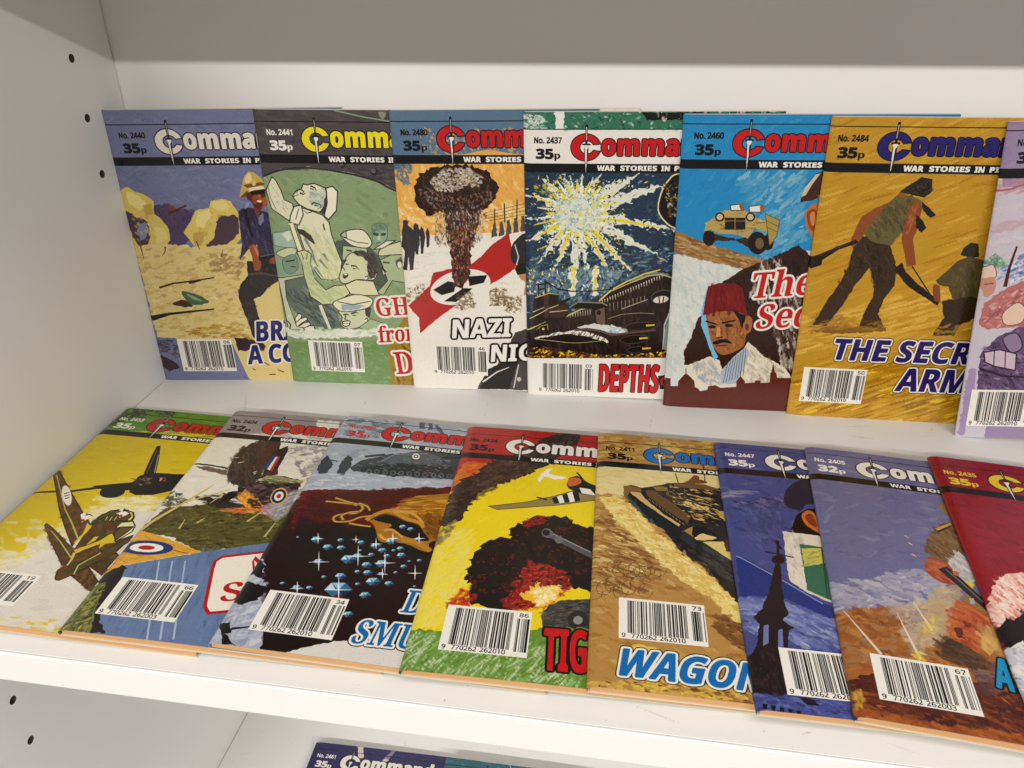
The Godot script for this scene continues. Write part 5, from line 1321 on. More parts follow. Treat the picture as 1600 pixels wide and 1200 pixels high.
	barcode(6.1,153.5,"03","262010",0,36.5,22.3)
	mast("2437","35",rgb(204,32,40),rgb(22,18,16),26.2035,3.08711,rgb(22,18,16))

func draw_truck_and_fez():
	bg(rgb(46,146,200))
	db([rgb(40,140,196),rgb(56,154,206),rgb(70,160,206)],[0,0,141,0,141,60,0,60],240,9,2.6,-35,30)
	db([rgb(110,170,196),rgb(140,186,204),rgb(92,164,200),rgb(160,196,208)],[30.4,32.8,66.5,29.7,72.2,73.1,49.8,79.6,43.9,52.8],170,8,2.2,-45,25)
	sp([rgb(110,170,196),rgb(140,186,204),rgb(92,164,200),rgb(160,196,208)],[30.4,32.8,66.5,29.7,72.2,73.1,49.8,79.6,43.9,52.8],25,4.8,1.1,-45,25)
	pg(rgb(216,220,214),[-6.4,79.2,20,75.6,54.3,81,77.9,73,120.3,72.2,139.1,183.1,1.2,189.7],0,0.8)
	db([rgb(206,212,208),rgb(226,228,222),rgb(190,204,206)],[-4.8,80.7,40.1,84.4,23.3,111.6,10.7,145.2,0.5,155.9],130,8,2.4,60,40)
	sp([rgb(206,212,208),rgb(226,228,222),rgb(190,204,206)],[-4.8,80.7,40.1,84.4,23.3,111.6,10.7,145.2,0.5,155.9],19,4.8,1.2,60,40)
	pg(rgb(160,122,74),[-1.6,63.6,6,66,12.1,68.9,28.7,73.9,52.8,80.7,40.2,85.9,13.1,80.3,-0.7,76.3],0,0.6)
	db([rgb(186,150,100),rgb(130,94,54),rgb(204,180,140),rgb(150,114,70)],[-0.7,64.2,12.1,69.4,51.4,80.8,35.7,84.8,0.3,77.5],140,7,1.5,14,12)
	sp([rgb(186,150,100),rgb(130,94,54),rgb(204,180,140),rgb(150,114,70)],[-0.7,64.2,12.1,69.4,51.4,80.8,35.7,84.8,0.3,77.5],21,4.2,0.75,14,12)
	pg(rgb(70,56,40),[15.8,68.1,19.8,65,34,68.1,51.1,65.2,54.9,73.4,49.3,75.3,41.1,73.1,34.1,69,22.4,69.5,20.5,72.3],0,0.4)
	pg(rgb(44,34,28),[22.1,67.7,22,69.5,21.4,71.1,20.4,72.2,19.2,72.6,17.9,72.2,16.7,71.2,15.8,69.7,15.4,67.8,15.5,66,16.1,64.4,17.1,63.3,18.3,63,19.6,63.3,20.8,64.3,21.7,65.9],1,0)
	pg(rgb(44,34,28),[51.3,70.2,51.2,72.7,50.3,74.9,48.8,76.4,46.9,76.9,44.8,76.4,42.9,75,41.6,72.9,40.9,70.4,41,67.8,41.9,65.7,43.5,64.2,45.4,63.7,47.4,64.2,49.3,65.6,50.6,67.7],1,0)
	pg(rgb(120,104,70),[49.6,70.5,49.6,71.8,49.2,72.9,48.6,73.6,47.7,73.9,46.8,73.6,45.9,72.9,45.3,71.9,45,70.6,45,69.3,45.4,68.3,46.1,67.5,47,67.3,47.9,67.5,48.7,68.2,49.3,69.3],1,0)
	pg(rgb(44,34,28),[54.9,68.6,55,70.7,54.7,72.4,54.1,73.6,53.2,74.1,52.3,73.7,51.4,72.5,50.7,70.8,50.3,68.7,50.2,66.6,50.5,64.9,51.1,63.7,52,63.3,52.9,63.7,53.8,64.8,54.5,66.6],1,0)
	pg(rgb(190,166,104),[15.5,63.9,17,58.4,21.4,55.5,25.4,51.9,36.6,51.2,43,55.2,49,57.4,51.9,63,48,63.4,43.7,61.7,40.5,67.7,33.7,65.5,23.5,65,20.7,63.2],0,0.15)
	db([rgb(214,192,130),rgb(160,134,80),rgb(130,106,64)],[15.8,60.6,25.2,52.3,38.1,51.7,50.3,58.6,39.4,64.7,22,64.7],40,5,1,10,40)
	sp([rgb(214,192,130),rgb(160,134,80),rgb(130,106,64)],[15.8,60.6,25.2,52.3,38.1,51.7,50.3,58.6,39.4,64.7,22,64.7],6,3,0.5,10,40)
	pg(rgb(50,40,32),[26.7,56,37.9,55.8,38.6,62.6,27.3,62.8],0,0)
	ln(rgb(150,128,80),[26.9,57.8,38.1,57.6],0.5,0.5,0,0)
	ln(rgb(150,128,80),[32.2,55.9,32.9,62.7],0.6,0.6,0,0)
	pg(rgb(60,48,36),[26.3,55.6,26.2,56.6,25.8,57.4,25,58,24,58.3,23,58.1,22.1,57.5,21.4,56.6,21.1,55.6,21.2,54.6,21.7,53.7,22.5,53.2,23.5,52.9,24.5,53.1,25.4,53.7,26.1,54.5],1,0)
	pg(rgb(206,190,140),[25.5,55.6,25.4,56.2,25.1,56.8,24.6,57.2,23.9,57.4,23.2,57.2,22.6,56.9,22.2,56.3,22,55.6,22.1,54.9,22.4,54.4,22.9,54,23.6,53.8,24.3,54,24.9,54.3,25.3,54.9],1,0)
	pg(rgb(60,48,36),[43.2,55.3,43.1,56.3,42.6,57.2,41.8,57.8,40.9,58,39.9,57.8,39,57.3,38.3,56.4,38,55.4,38.1,54.4,38.6,53.5,39.3,52.9,40.3,52.7,41.3,52.9,42.2,53.5,42.9,54.3],1,0)
	pg(rgb(206,190,140),[42.3,55.3,42.3,56,41.9,56.6,41.4,57,40.8,57.1,40.1,57,39.5,56.6,39.1,56.1,38.9,55.4,38.9,54.7,39.2,54.1,39.8,53.7,40.4,53.6,41.1,53.7,41.7,54.1,42.1,54.7],1,0)
	pg(rgb(232,230,222),[28.9,48.9,35.5,48,36.6,51.5,29.7,51.8],0,0)
	ln(rgb(90,76,56),[28.9,48.9,35.5,48,36.6,51.5,29.7,51.8],0.5,0.5,0,1)
	pg(rgb(232,230,222),[39.2,49.4,45.7,48.4,45.9,52.5,39.9,52.6],0,0)
	ln(rgb(90,76,56),[39.2,49.4,45.7,48.4,45.9,52.5,39.9,52.6],0.5,0.5,0,1)
	pg(rgb(150,110,70),[36.5,49.3,36.5,50,36.3,50.7,35.9,51.2,35.4,51.3,34.9,51.2,34.5,50.7,34.1,50.1,33.9,49.3,33.9,48.5,34.2,47.9,34.5,47.4,35,47.3,35.5,47.4,36,47.8,36.3,48.5],1,0)
	pg(rgb(150,110,70),[47.7,50.1,47.7,50.9,47.5,51.6,47.2,52,46.7,52.2,46.2,52,45.7,51.6,45.4,51,45.2,50.2,45.2,49.4,45.4,48.7,45.8,48.3,46.2,48.1,46.7,48.3,47.2,48.7,47.6,49.4],1,0)
	pg(rgb(176,156,90),[48.5,53.3,56.7,57,56.3,66.2,53,71.7,50.8,63],0,0)
	ln(rgb(110,90,50),[48.5,53.3,56.7,57,56.3,66.2,53,71.7,50.8,63],0.4,0.4,0,1)
	ln(rgb(120,100,56),[49.4,57.1,56.5,60.6],0.4,0.4,0,0)
	ln(rgb(120,100,56),[50.1,60.8,56.4,63.8],0.4,0.4,0,0)
	pg(rgb(66,42,30),[11,148.6,9.9,139.3,14.1,129.1,16.3,118.3,22.9,106.8,29.2,94,40.2,85.6,54.1,79.2,69,70.9,77.1,77.8,83.6,72.9,105.8,69.5,119.8,158,70.4,153.2],0,0.4)
	db([rgb(50,32,24),rgb(84,56,40),rgb(40,26,22)],[30.8,95.5,69.3,73.1,79.5,85.1,64.2,126.6,44.4,111],120,8,1.6,60,20)
	sp([rgb(50,32,24),rgb(84,56,40),rgb(40,26,22)],[30.8,95.5,69.3,73.1,79.5,85.1,64.2,126.6,44.4,111],18,4.8,0.8,60,20)
	db([rgb(232,228,218),rgb(206,200,190),rgb(120,100,84)],[50,81.1,59.8,77.9,62.2,85.4,75,94.4,79.5,146,70,149.8,58.2,113.8,44.8,101.4],150,8,1.6,75,14)
	sp([rgb(232,228,218),rgb(206,200,190),rgb(120,100,84)],[50,81.1,59.8,77.9,62.2,85.4,75,94.4,79.5,146,70,149.8,58.2,113.8,44.8,101.4],22,4.8,0.8,75,14)
	pg(rgb(196,118,66),[69.7,52.5,72.5,47.8,85.5,46.5,90.2,78.8,76.2,76.8,75.7,67.1,71.3,59.7],0,0.2)
	pg(rgb(150,80,44),[71.1,52.4,75.1,50.6,77.8,59.6,75.1,62.6,72.2,58.3],1,0)
	pg(rgb(214,140,86),[72.7,53.1,75.1,52.4,76.2,58.2,74.4,59.7],1,0)
	pg(rgb(78,54,38),[66.4,46.7,68.3,37.4,72.8,30.8,80,27.6,99,26.7,101.4,42,79.3,42.6,72.7,45.5],0,0.2)
	pg(rgb(206,196,176),[66.6,43.8,68.4,37.8,72.8,31.3,75.2,30.7,71.6,36.7,69,42.7],0,0)
	pg(rgb(150,120,40),[75.5,43,77.5,41.6,78.5,44.4,76.7,45.4],1,0)
	pg(rgb(226,216,198),[12.3,148.9,26,142.1,31.7,144.4,37.3,159.7,47.3,131.3,58.3,140.9,71.3,148,77,156.3,77.6,161.5,18.5,163.9],0,0.3)
	db([rgb(190,176,156),rgb(206,196,178),rgb(160,146,130),rgb(236,230,216)],[46.8,133.8,69.8,148.1,71.1,158.3,43.4,160.3],60,7,1.6,55,30)
	sp([rgb(190,176,156),rgb(206,196,178),rgb(160,146,130),rgb(236,230,216)],[46.8,133.8,69.8,148.1,71.1,158.3,43.4,160.3],9,4.2,0.8,55,30)
	db([rgb(190,180,160),rgb(150,170,184)],[15.7,148.4,28.6,144.6,33.9,159.8,22.9,160.2],40,6,1.4,60,30)
	sp([rgb(190,180,160),rgb(150,170,184)],[15.7,148.4,28.6,144.6,33.9,159.8,22.9,160.2],6,3.6,0.7,60,30)
	pg(rgb(176,188,200),[33.2,152.1,39.9,141.6,46.9,134.7,48.9,139.6,43.4,160.3,34,160.7],0,0.2)
	ln(rgb(84,92,110),[35.5,159.7,36.9,145.9],0.35,0.35,0,0)
	ln(rgb(84,92,110),[37.1,159,38.4,144.5],0.35,0.35,0,0)
	ln(rgb(84,92,110),[38.8,158.2,39.8,143.1],0.35,0.35,0,0)
	ln(rgb(84,92,110),[40.4,157.5,41.2,141.7],0.35,0.35,0,0)
	ln(rgb(84,92,110),[42.1,156.7,42.6,140.3],0.35,0.35,0,0)
	ln(rgb(84,92,110),[43.7,155.9,44,138.9],0.35,0.35,0,0)
	ln(rgb(84,92,110),[45.3,155.2,45.3,137.5],0.35,0.35,0,0)
	ln(rgb(84,92,110),[47,154.4,46.7,136.2],0.35,0.35,0,0)
	pg(rgb(168,112,66),[19.8,116.6,29.4,112.4,43.1,113.5,48.3,117,48.2,124.7,45.8,127.2,45.3,133.9,39.6,138.8,32.9,140.7,27.7,136.5,24.2,128.8,20.6,123.1],1,0.15)
	db([rgb(196,140,90),rgb(140,88,50),rgb(120,74,44)],[20.8,118.2,41.9,115.9,45.1,132.2,33.5,139.3,24.8,127.9],70,4,1.2,70,30)
	sp([rgb(196,140,90),rgb(140,88,50),rgb(120,74,44)],[20.8,118.2,41.9,115.9,45.1,132.2,33.5,139.3,24.8,127.9],10,2.4,0.6,70,30)
	pg(rgb(130,190,222),[18.4,111.8,20,98.9,22,97.6,21.3,116.5,24.1,127.9,27.7,137,30.7,141.9,28.7,145.4,23.7,132.9,18.7,121.5],0,0.2)
	pg(rgb(40,28,24),[37,112.2,44.4,114.6,44,119.1,45.1,124,42.2,122.1,40.8,117.6],0,0)
	pg(rgb(176,116,70),[48.2,121.9,48.2,123.5,47.9,124.9,47.2,125.9,46.3,126.2,45.3,125.9,44.4,125,43.8,123.7,43.4,122.1,43.4,120.4,43.8,119.1,44.5,118.1,45.4,117.8,46.3,118.1,47.2,119,47.9,120.3],1,0)
	pg(rgb(110,64,40),[46.9,122,46.9,122.8,46.7,123.6,46.5,124.1,46.1,124.3,45.6,124.1,45.3,123.6,44.9,122.9,44.8,122,44.8,121.1,44.9,120.4,45.2,119.9,45.6,119.7,46,119.9,46.4,120.4,46.7,121.1],1,0)
	ln(rgb(36,24,20),[21.5,119.1,28.1,120.9],1.1,0.8,0,0)
	ln(rgb(36,24,20),[31,119.8,38.4,118],1.1,0.8,0,0)
	pg(rgb(26,18,16),[27.6,122.6,27.5,122.9,27.1,123.3,26.4,123.5,25.6,123.6,24.8,123.6,24.1,123.4,23.6,123.1,23.4,122.7,23.5,122.3,23.9,122,24.6,121.7,25.4,121.6,26.2,121.7,26.9,121.9,27.4,122.2],1,0)
	pg(rgb(26,18,16),[37.6,121.3,37.4,121.6,36.9,122,36.2,122.2,35.2,122.3,34.3,122.3,33.5,122.1,32.9,121.8,32.7,121.4,32.9,121,33.4,120.7,34.1,120.5,35,120.4,36,120.4,36.8,120.6,37.3,120.9],1,0)
	pg(rgb(206,150,100),[28.2,122.5,30,122.2,31,128.5,28.3,129.8],0,0)
	ln(rgb(90,54,34),[28.3,129.8,31.9,129],0.8,0.8,0,0)
	pg(rgb(40,28,24),[26.4,132.9,29.7,131.1,34.5,130.3,38.1,133.1,32.9,132.6,28.7,134.1],1,0)
	ln(rgb(80,40,30),[28.8,135.1,34.9,134.2],0.6,0.6,0,0)
	pg(rgb(128,36,36),[19.4,115.3,19.8,106.9,20.8,97,27.7,94.6,36.7,95,40.8,97.5,45.4,115.2,38.4,111.5,29.4,112.1],0,0.1)
	db([rgb(110,28,30),rgb(146,48,44)],[20.6,98.1,40,97.6,43.8,112.6,20.4,113.6],50,7,1.6,84,10)
	sp([rgb(110,28,30),rgb(146,48,44)],[20.6,98.1,40,97.6,43.8,112.6,20.4,113.6],7,4.2,0.8,84,10)
	pg(rgb(106,50,36),[-2.5,158.5,-1.3,158.4,-1.2,159.8,0.7,159.7,0.6,158.3,3.2,158.2,3.5,163.5,8,163.3,8,159.8,10.3,156.6,12.3,154.1,15.1,156.4,17.8,159.4,18.5,163.6,20.4,164.2,21.9,166.2,26.2,165,26.6,162.5,30.9,161.6,34.2,163.3,43.5,162.2,43.4,158,45.4,154.5,48.1,157.8,48.6,159.5,54.4,158.6,54.6,157.2,57.6,157.1,57.8,158.8,63.3,158.3,62.9,151.8,63.5,151.4,63.8,144.9,65.6,151.3,66.4,151.6,67.3,155,119,153,125.3,192.7,0.2,198.9],0,0)
	ln(rgb(106,50,36),[12.3,154.1,12.1,151],0.5,0.5,0,0)
	ln(rgb(106,50,36),[45.4,154.5,45.1,151.8],0.5,0.5,0,0)
	tx("The",45.1,104.3,16.9,34.5,-6.2,0.2,rgb(196,40,40),[1.3,rgb(236,232,222)],1)
	tx("Secr",50.5,123.5,15.8,39.8,-5.5,0.2,rgb(196,40,40),[1.3,rgb(236,232,222)],1)
	mast("2460","35",rgb(204,34,38),rgb(22,18,16),26.7996,-1.14571,rgb(22,18,16))

func draw_golden_desert():
	bg(rgb(198,154,50))
	db([rgb(206,164,62),rgb(186,140,38),rgb(220,180,84),rgb(176,130,36),rgb(212,170,70)],[0,0,141,0,141,178,0,178],700,15,1.7,-24,8)
	db([rgb(228,192,100),rgb(222,184,86)],[-2.7,112.1,89.6,88.4,95.5,114.9,0.7,136.8],110,15,1.6,-16,8)
	sp([rgb(228,192,100),rgb(222,184,86)],[-2.7,112.1,89.6,88.4,95.5,114.9,0.7,136.8],13,9,0.8,-16,8)
	db([rgb(236,200,60),rgb(168,116,26),rgb(150,104,24)],[-0,155.4,97.5,123.4,111,183.3,2.5,174.3],160,16,2,-22,7)
	sp([rgb(236,200,60),rgb(168,116,26),rgb(150,104,24)],[-0,155.4,97.5,123.4,111,183.3,2.5,174.3],19,9.6,1,-22,7)
	pg(rgb(140,102,44),[4.9,121.4,19.8,117.3,47.5,116.9,48,119.5,20.7,122.5],0,0.5)
	db([rgb(150,110,50),rgb(170,126,60)],[3.7,113.6,17.3,101,26.1,117.9,6.5,122.2],40,5,1.6,-30,30)
	sp([rgb(150,110,50),rgb(170,126,60)],[3.7,113.6,17.3,101,26.1,117.9,6.5,122.2],4,3,0.8,-30,30)
	pg(rgb(74,58,38),[23.4,63,30.7,64.4,40.8,67.5,47.1,81.7,47.7,91.5,43.3,100,41.8,108.9,46.3,117,32.8,118.6,33.9,108.9,37,98.6,36.4,90.3,32.5,81.4,26.2,92.3,21.6,104.3,14.4,117.5,6.6,117.3,12.7,101.2,16.3,94.3,20.7,82.6,21.6,69.7],0,0.3)
	db([rgb(52,40,28),rgb(96,78,52),rgb(62,48,34)],[24.2,64.9,40.2,68.3,47.4,91.5,35.8,93.6,32,80.6,22.6,95.8,16.8,97.7],80,6,1.2,70,24)
	sp([rgb(52,40,28),rgb(96,78,52),rgb(62,48,34)],[24.2,64.9,40.2,68.3,47.4,91.5,35.8,93.6,32,80.6,22.6,95.8,16.8,97.7],9,3.6,0.6,70,24)
	pg(rgb(112,104,68),[40.3,39.6,46.4,40.5,51.8,42.7,53.8,47.4,49.2,54.8,45,61.5,41.6,68.3,31.1,66.6,25.9,62,28.8,53.8,32.4,47.6],0,0.2)
	db([rgb(94,86,54),rgb(130,120,80),rgb(76,68,46)],[40.9,41.4,51.3,43.4,45.8,59.6,30.7,64.7,29.1,55.4],70,6,1.3,55,20)
	sp([rgb(94,86,54),rgb(130,120,80),rgb(76,68,46)],[40.9,41.4,51.3,43.4,45.8,59.6,30.7,64.7,29.1,55.4],8,3.6,0.65,55,20)
	pg(rgb(150,90,52),[29.9,47.4,36,44.2,29.6,54.1,25,65.2,21.6,70,19,68.2,20.9,60.2,23.1,52.4],0,0.15)
	pg(rgb(150,86,50),[46.7,47.6,49.8,41.9,53.3,46.4,53.8,56.3,52.2,64.4,56.6,79,52,80.3,46.1,64.2,46.1,56.5],0,0.15)
	db([rgb(190,124,76)],[47.8,47.3,51.4,44.2,50.1,59.4,47.8,62.6],14,4,1,75,20)
	sp([rgb(190,124,76)],[47.8,47.3,51.4,44.2,50.1,59.4,47.8,62.6],1,2.4,0.5,75,20)
	pg(rgb(58,50,40),[40.2,38.7,45.2,34.2,50.1,30.3,55.6,31.6,56.7,38.1,53.7,41.4,49.3,40.5,44.8,39.5],0,0.2)
	db([rgb(90,80,62),rgb(36,30,26)],[41.8,38.4,54.6,32.2,55.8,38.1,47.8,40.1],30,5,0.9,-24,12)
	sp([rgb(90,80,62),rgb(36,30,26)],[41.8,38.4,54.6,32.2,55.8,38.1,47.8,40.1],3,3,0.45,-24,12)
	pg(rgb(150,96,60),[39.9,39.6,42.2,39,43.8,41.3,41.3,42],1,0)
	pg(rgb(52,44,36),[52.4,43.4,57.7,47.3,61.5,50.7,58.7,52.3,54.4,48.6],0,0.2)
	pg(rgb(46,40,32),[51.3,51,55,53.5,57.8,57.7,55.8,60.5,52.4,57.8],0,0.2)
	ln(rgb(48,40,32),[0.4,81.7,5.9,76.3,13.3,70.7,23,66.8],3.4,1.6,0,0)
	ln(rgb(70,58,44),[-0.2,77.1,22.1,65.9],0.9,0.9,0,0)
	pg(rgb(44,36,30),[-0.3,76.5,5.8,75,6.3,80.6,0.9,83.3],0,0)
	pg(rgb(48,40,32),[45.4,82.1,49,77.8,52.1,83.2,58.9,89.5,73.7,100.2,72.9,102.6,61.7,96,54,91],0,0.2)
	ln(rgb(48,40,32),[54.8,79.9,68.7,97.4],0.7,0.7,0,0)
	pg(rgb(62,54,40),[78.8,72.7,79.4,68.7,82.6,65.4,86.5,66.2,88.5,73.3,84.9,74.1],0,0.15)
	pg(rgb(98,86,56),[73.8,81.8,78.1,75.9,83.3,73.3,90.8,74.9,96.7,81.7,100.5,97.8,80.1,98.6,76.4,91.3,71.2,90.3,68.9,87.8],0,0.2)
	db([rgb(80,70,46),rgb(118,104,70)],[74.8,80.8,91.1,76.3,96.5,96.3,81.2,96.9],40,6,1.3,70,20)
	sp([rgb(80,70,46),rgb(118,104,70)],[74.8,80.8,91.1,76.3,96.5,96.3,81.2,96.9],4,3.6,0.65,70,20)
	pg(rgb(66,54,38),[74.6,99.7,89.9,96.6,94.7,98,94.4,109.8,87.7,113.5,85.5,120.5,73.6,121.3,77.9,109.6],0,0.4)
	pg(rgb(142,84,50),[68.3,90,71.6,90.7,74.2,100.5,70.8,100,68.4,94.1],0,0.1)
	db([rgb(198,154,50),rgb(188,146,60)],[71.7,115.9,89.2,113.4,90.9,121.1,72.9,121.9],26,5,1.4,-20,20)
	sp([rgb(198,154,50),rgb(188,146,60)],[71.7,115.9,89.2,113.4,90.9,121.1,72.9,121.9],3,3,0.7,-20,20)
	db([rgb(190,146,56),rgb(176,132,52)],[5.5,115.3,46.6,111.8,47.9,119,6.3,120.8],40,6,1.2,-14,14)
	sp([rgb(190,146,56),rgb(176,132,52)],[5.5,115.3,46.6,111.8,47.9,119,6.3,120.8],4,3.6,0.6,-14,14)
	tx("THE SECRET",20.1,139.2,13.6,95.9,-0.5,0.12,rgb(50,36,108),[1.6,rgb(22,18,16),1.2,rgb(236,232,222)],0)
	tx("ARMY",60.0,157.7,14.6,51.5,-1.1,0.12,rgb(50,36,108),[1.6,rgb(22,18,16),1.2,rgb(236,232,222)],0)
	barcode(5.8,144.8,"50","262010",0,36.5,23.1)
	mast("2484","35",rgb(50,40,120),rgb(22,18,16),24.7944,-1.26769,rgb(22,18,16))

func draw_camouflage():
	bg(rgb(204,196,206))
	pg(rgb(158,140,172),[-4.7,-8.8,59,-6.4,67.8,34.2,2,32.5],0,0)
	db([rgb(150,132,166),rgb(168,150,182),rgb(160,142,170)],[0,0,141,0,141,26,0,26],160,8,2.6,0,40)
	db([rgb(222,214,218),rgb(200,186,200),rgb(214,200,210)],[0,30,141,30,141,100,0,100],200,8,2.4,-10,30)
	db([rgb(200,140,150),rgb(190,150,160)],[0.5,31,11.1,25.7,27.9,28.9,29.4,37.4,2.5,35.3],36,9,1.2,-14,10)
	sp([rgb(200,140,150),rgb(190,150,160)],[0.5,31,11.1,25.7,27.9,28.9,29.4,37.4,2.5,35.3],10,5.4,0.6,-14,10)
	ln(rgb(180,110,120),[0.4,34.6,6.2,33.7,12.1,31.3,22.8,30.2],1.2,0.8,0,0)
	db([rgb(200,170,180)],[1.2,52.7,17.9,47.2,18.6,51.6,1.9,57.1],26,8,1.6,-8,8)
	sp([rgb(200,170,180)],[1.2,52.7,17.9,47.2,18.6,51.6,1.9,57.1],7,4.8,0.8,-8,8)
	db([rgb(96,150,110),rgb(70,124,90),rgb(150,190,150)],[0.3,72.9,3.7,68.4,9.9,72.3,9,75.3,0.9,76.7],50,3,1.4,0,60)
	sp([rgb(96,150,110),rgb(70,124,90),rgb(150,190,150)],[0.3,72.9,3.7,68.4,9.9,72.3,9,75.3,0.9,76.7],15,1.8,0.7,0,60)
	db([rgb(70,110,170),rgb(120,150,196),rgb(220,226,232)],[5.1,76.8,18.5,68.6,35.4,69.6,37.9,83.3,10.2,83],70,5,1.8,-30,40)
	sp([rgb(70,110,170),rgb(120,150,196),rgb(220,226,232)],[5.1,76.8,18.5,68.6,35.4,69.6,37.9,83.3,10.2,83],21,3,0.9,-30,40)
	pg(rgb(188,120,116),[1.8,108.2,3.1,95.4,9.8,89.2,20.9,83.1,37.3,80.2,42.5,108.4,14.7,110.2,6.2,111.2],0,0.5)
	db([rgb(206,150,142),rgb(160,84,88),rgb(222,190,184),rgb(150,104,116)],[2.7,106.6,10.1,90.8,37.9,83.3,42.3,106.8,7.5,109.9],140,5,1.8,-30,50)
	sp([rgb(206,150,142),rgb(160,84,88),rgb(222,190,184),rgb(150,104,116)],[2.7,106.6,10.1,90.8,37.9,83.3,42.3,106.8,7.5,109.9],42,3,0.9,-30,50)
	pg(rgb(222,200,180),[-1.1,78.5,1.3,74.9,4.4,74.6,6.5,80.6,1.1,82.9],1,0.2)
	ln(rgb(110,80,96),[-1.1,78.5,1.3,74.9,4.4,74.6,6.5,80.6,1.1,82.9],0.4,0.4,1,1)
	pg(rgb(200,150,130),[0.2,82.9,6.1,81.4,6.8,89.2,2.6,92.3],1,0.2)
	ln(rgb(90,60,80),[1.5,85.2,5.6,84.5],0.5,0.5,0,0)
	ln(rgb(92,50,50),[11.9,86.1,12.4,75.3,14.1,64.5],2,1,0,0)
	pg(rgb(226,200,180),[13.3,101.9,19.3,95.6,24,98.7,24,106.7,15.8,108.3],1,0.2)
	ln(rgb(120,80,90),[13.3,101.9,19.3,95.6,24,98.7,24,106.7,15.8,108.3],0.4,0.4,1,1)
	pg(rgb(108,88,118),[7,148.3,5.4,124.6,14,114.8,23.1,109.9,56.2,106.8,64.2,147.8],0,0.5)
	db([rgb(84,66,92),rgb(136,112,146),rgb(160,136,166),rgb(70,54,78)],[7.6,146.6,6.6,123,23.4,111.5,56.5,108.4,63.9,146.2],200,5,2,30,50)
	sp([rgb(84,66,92),rgb(136,112,146),rgb(160,136,166),rgb(70,54,78)],[7.6,146.6,6.6,123,23.4,111.5,56.5,108.4,63.9,146.2],60,3,1,30,50)
	pg(rgb(206,186,200),[7.2,124.6,15.3,123,24.3,125.4,25.3,135.4,14,133,8.7,130.5],0,0.3)
	ln(rgb(62,46,66),[7.2,124.6,15.3,123,24.3,125.4,25.3,135.4,14,133,8.7,130.5],0.7,0.7,0,1)
	ln(rgb(62,46,66),[12.5,123.8,13.7,133],0.5,0.5,0,0)
	ln(rgb(62,46,66),[18.4,124.3,19.7,134.3],0.5,0.5,0,0)
	pg(rgb(150,130,156),[15.7,116.4,22.3,113.2,26.5,121.3,21.3,124.6],1,0.2)
	ln(rgb(62,46,66),[15.7,116.4,22.3,113.2,26.5,121.3,21.3,124.6],0.6,0.6,1,1)
	ln(rgb(62,46,66),[7,134.7,19.3,138.8,33.9,139.6],1.2,1.2,0,0)
	pg(rgb(170,150,184),[1.3,176.7,1.1,134.7,4.8,134.7,6.1,148.3,4.3,176.6],0,0.4)
	pg(rgb(160,140,176),[15.3,169.3,35.3,167.2,53.4,167,57,186.5,16.6,187.3],0,0.4)
	pg(rgb(30,22,28),[36.2,186.9,38.5,174.3,67.9,166.8,71.7,186.2],0,0.3)
	barcode(4.5,147.5,"12","262010",0,36.5,22.9)
	mast("2472","35",rgb(200,40,50),rgb(46,36,56),26,-1.69783,rgb(46,36,56))

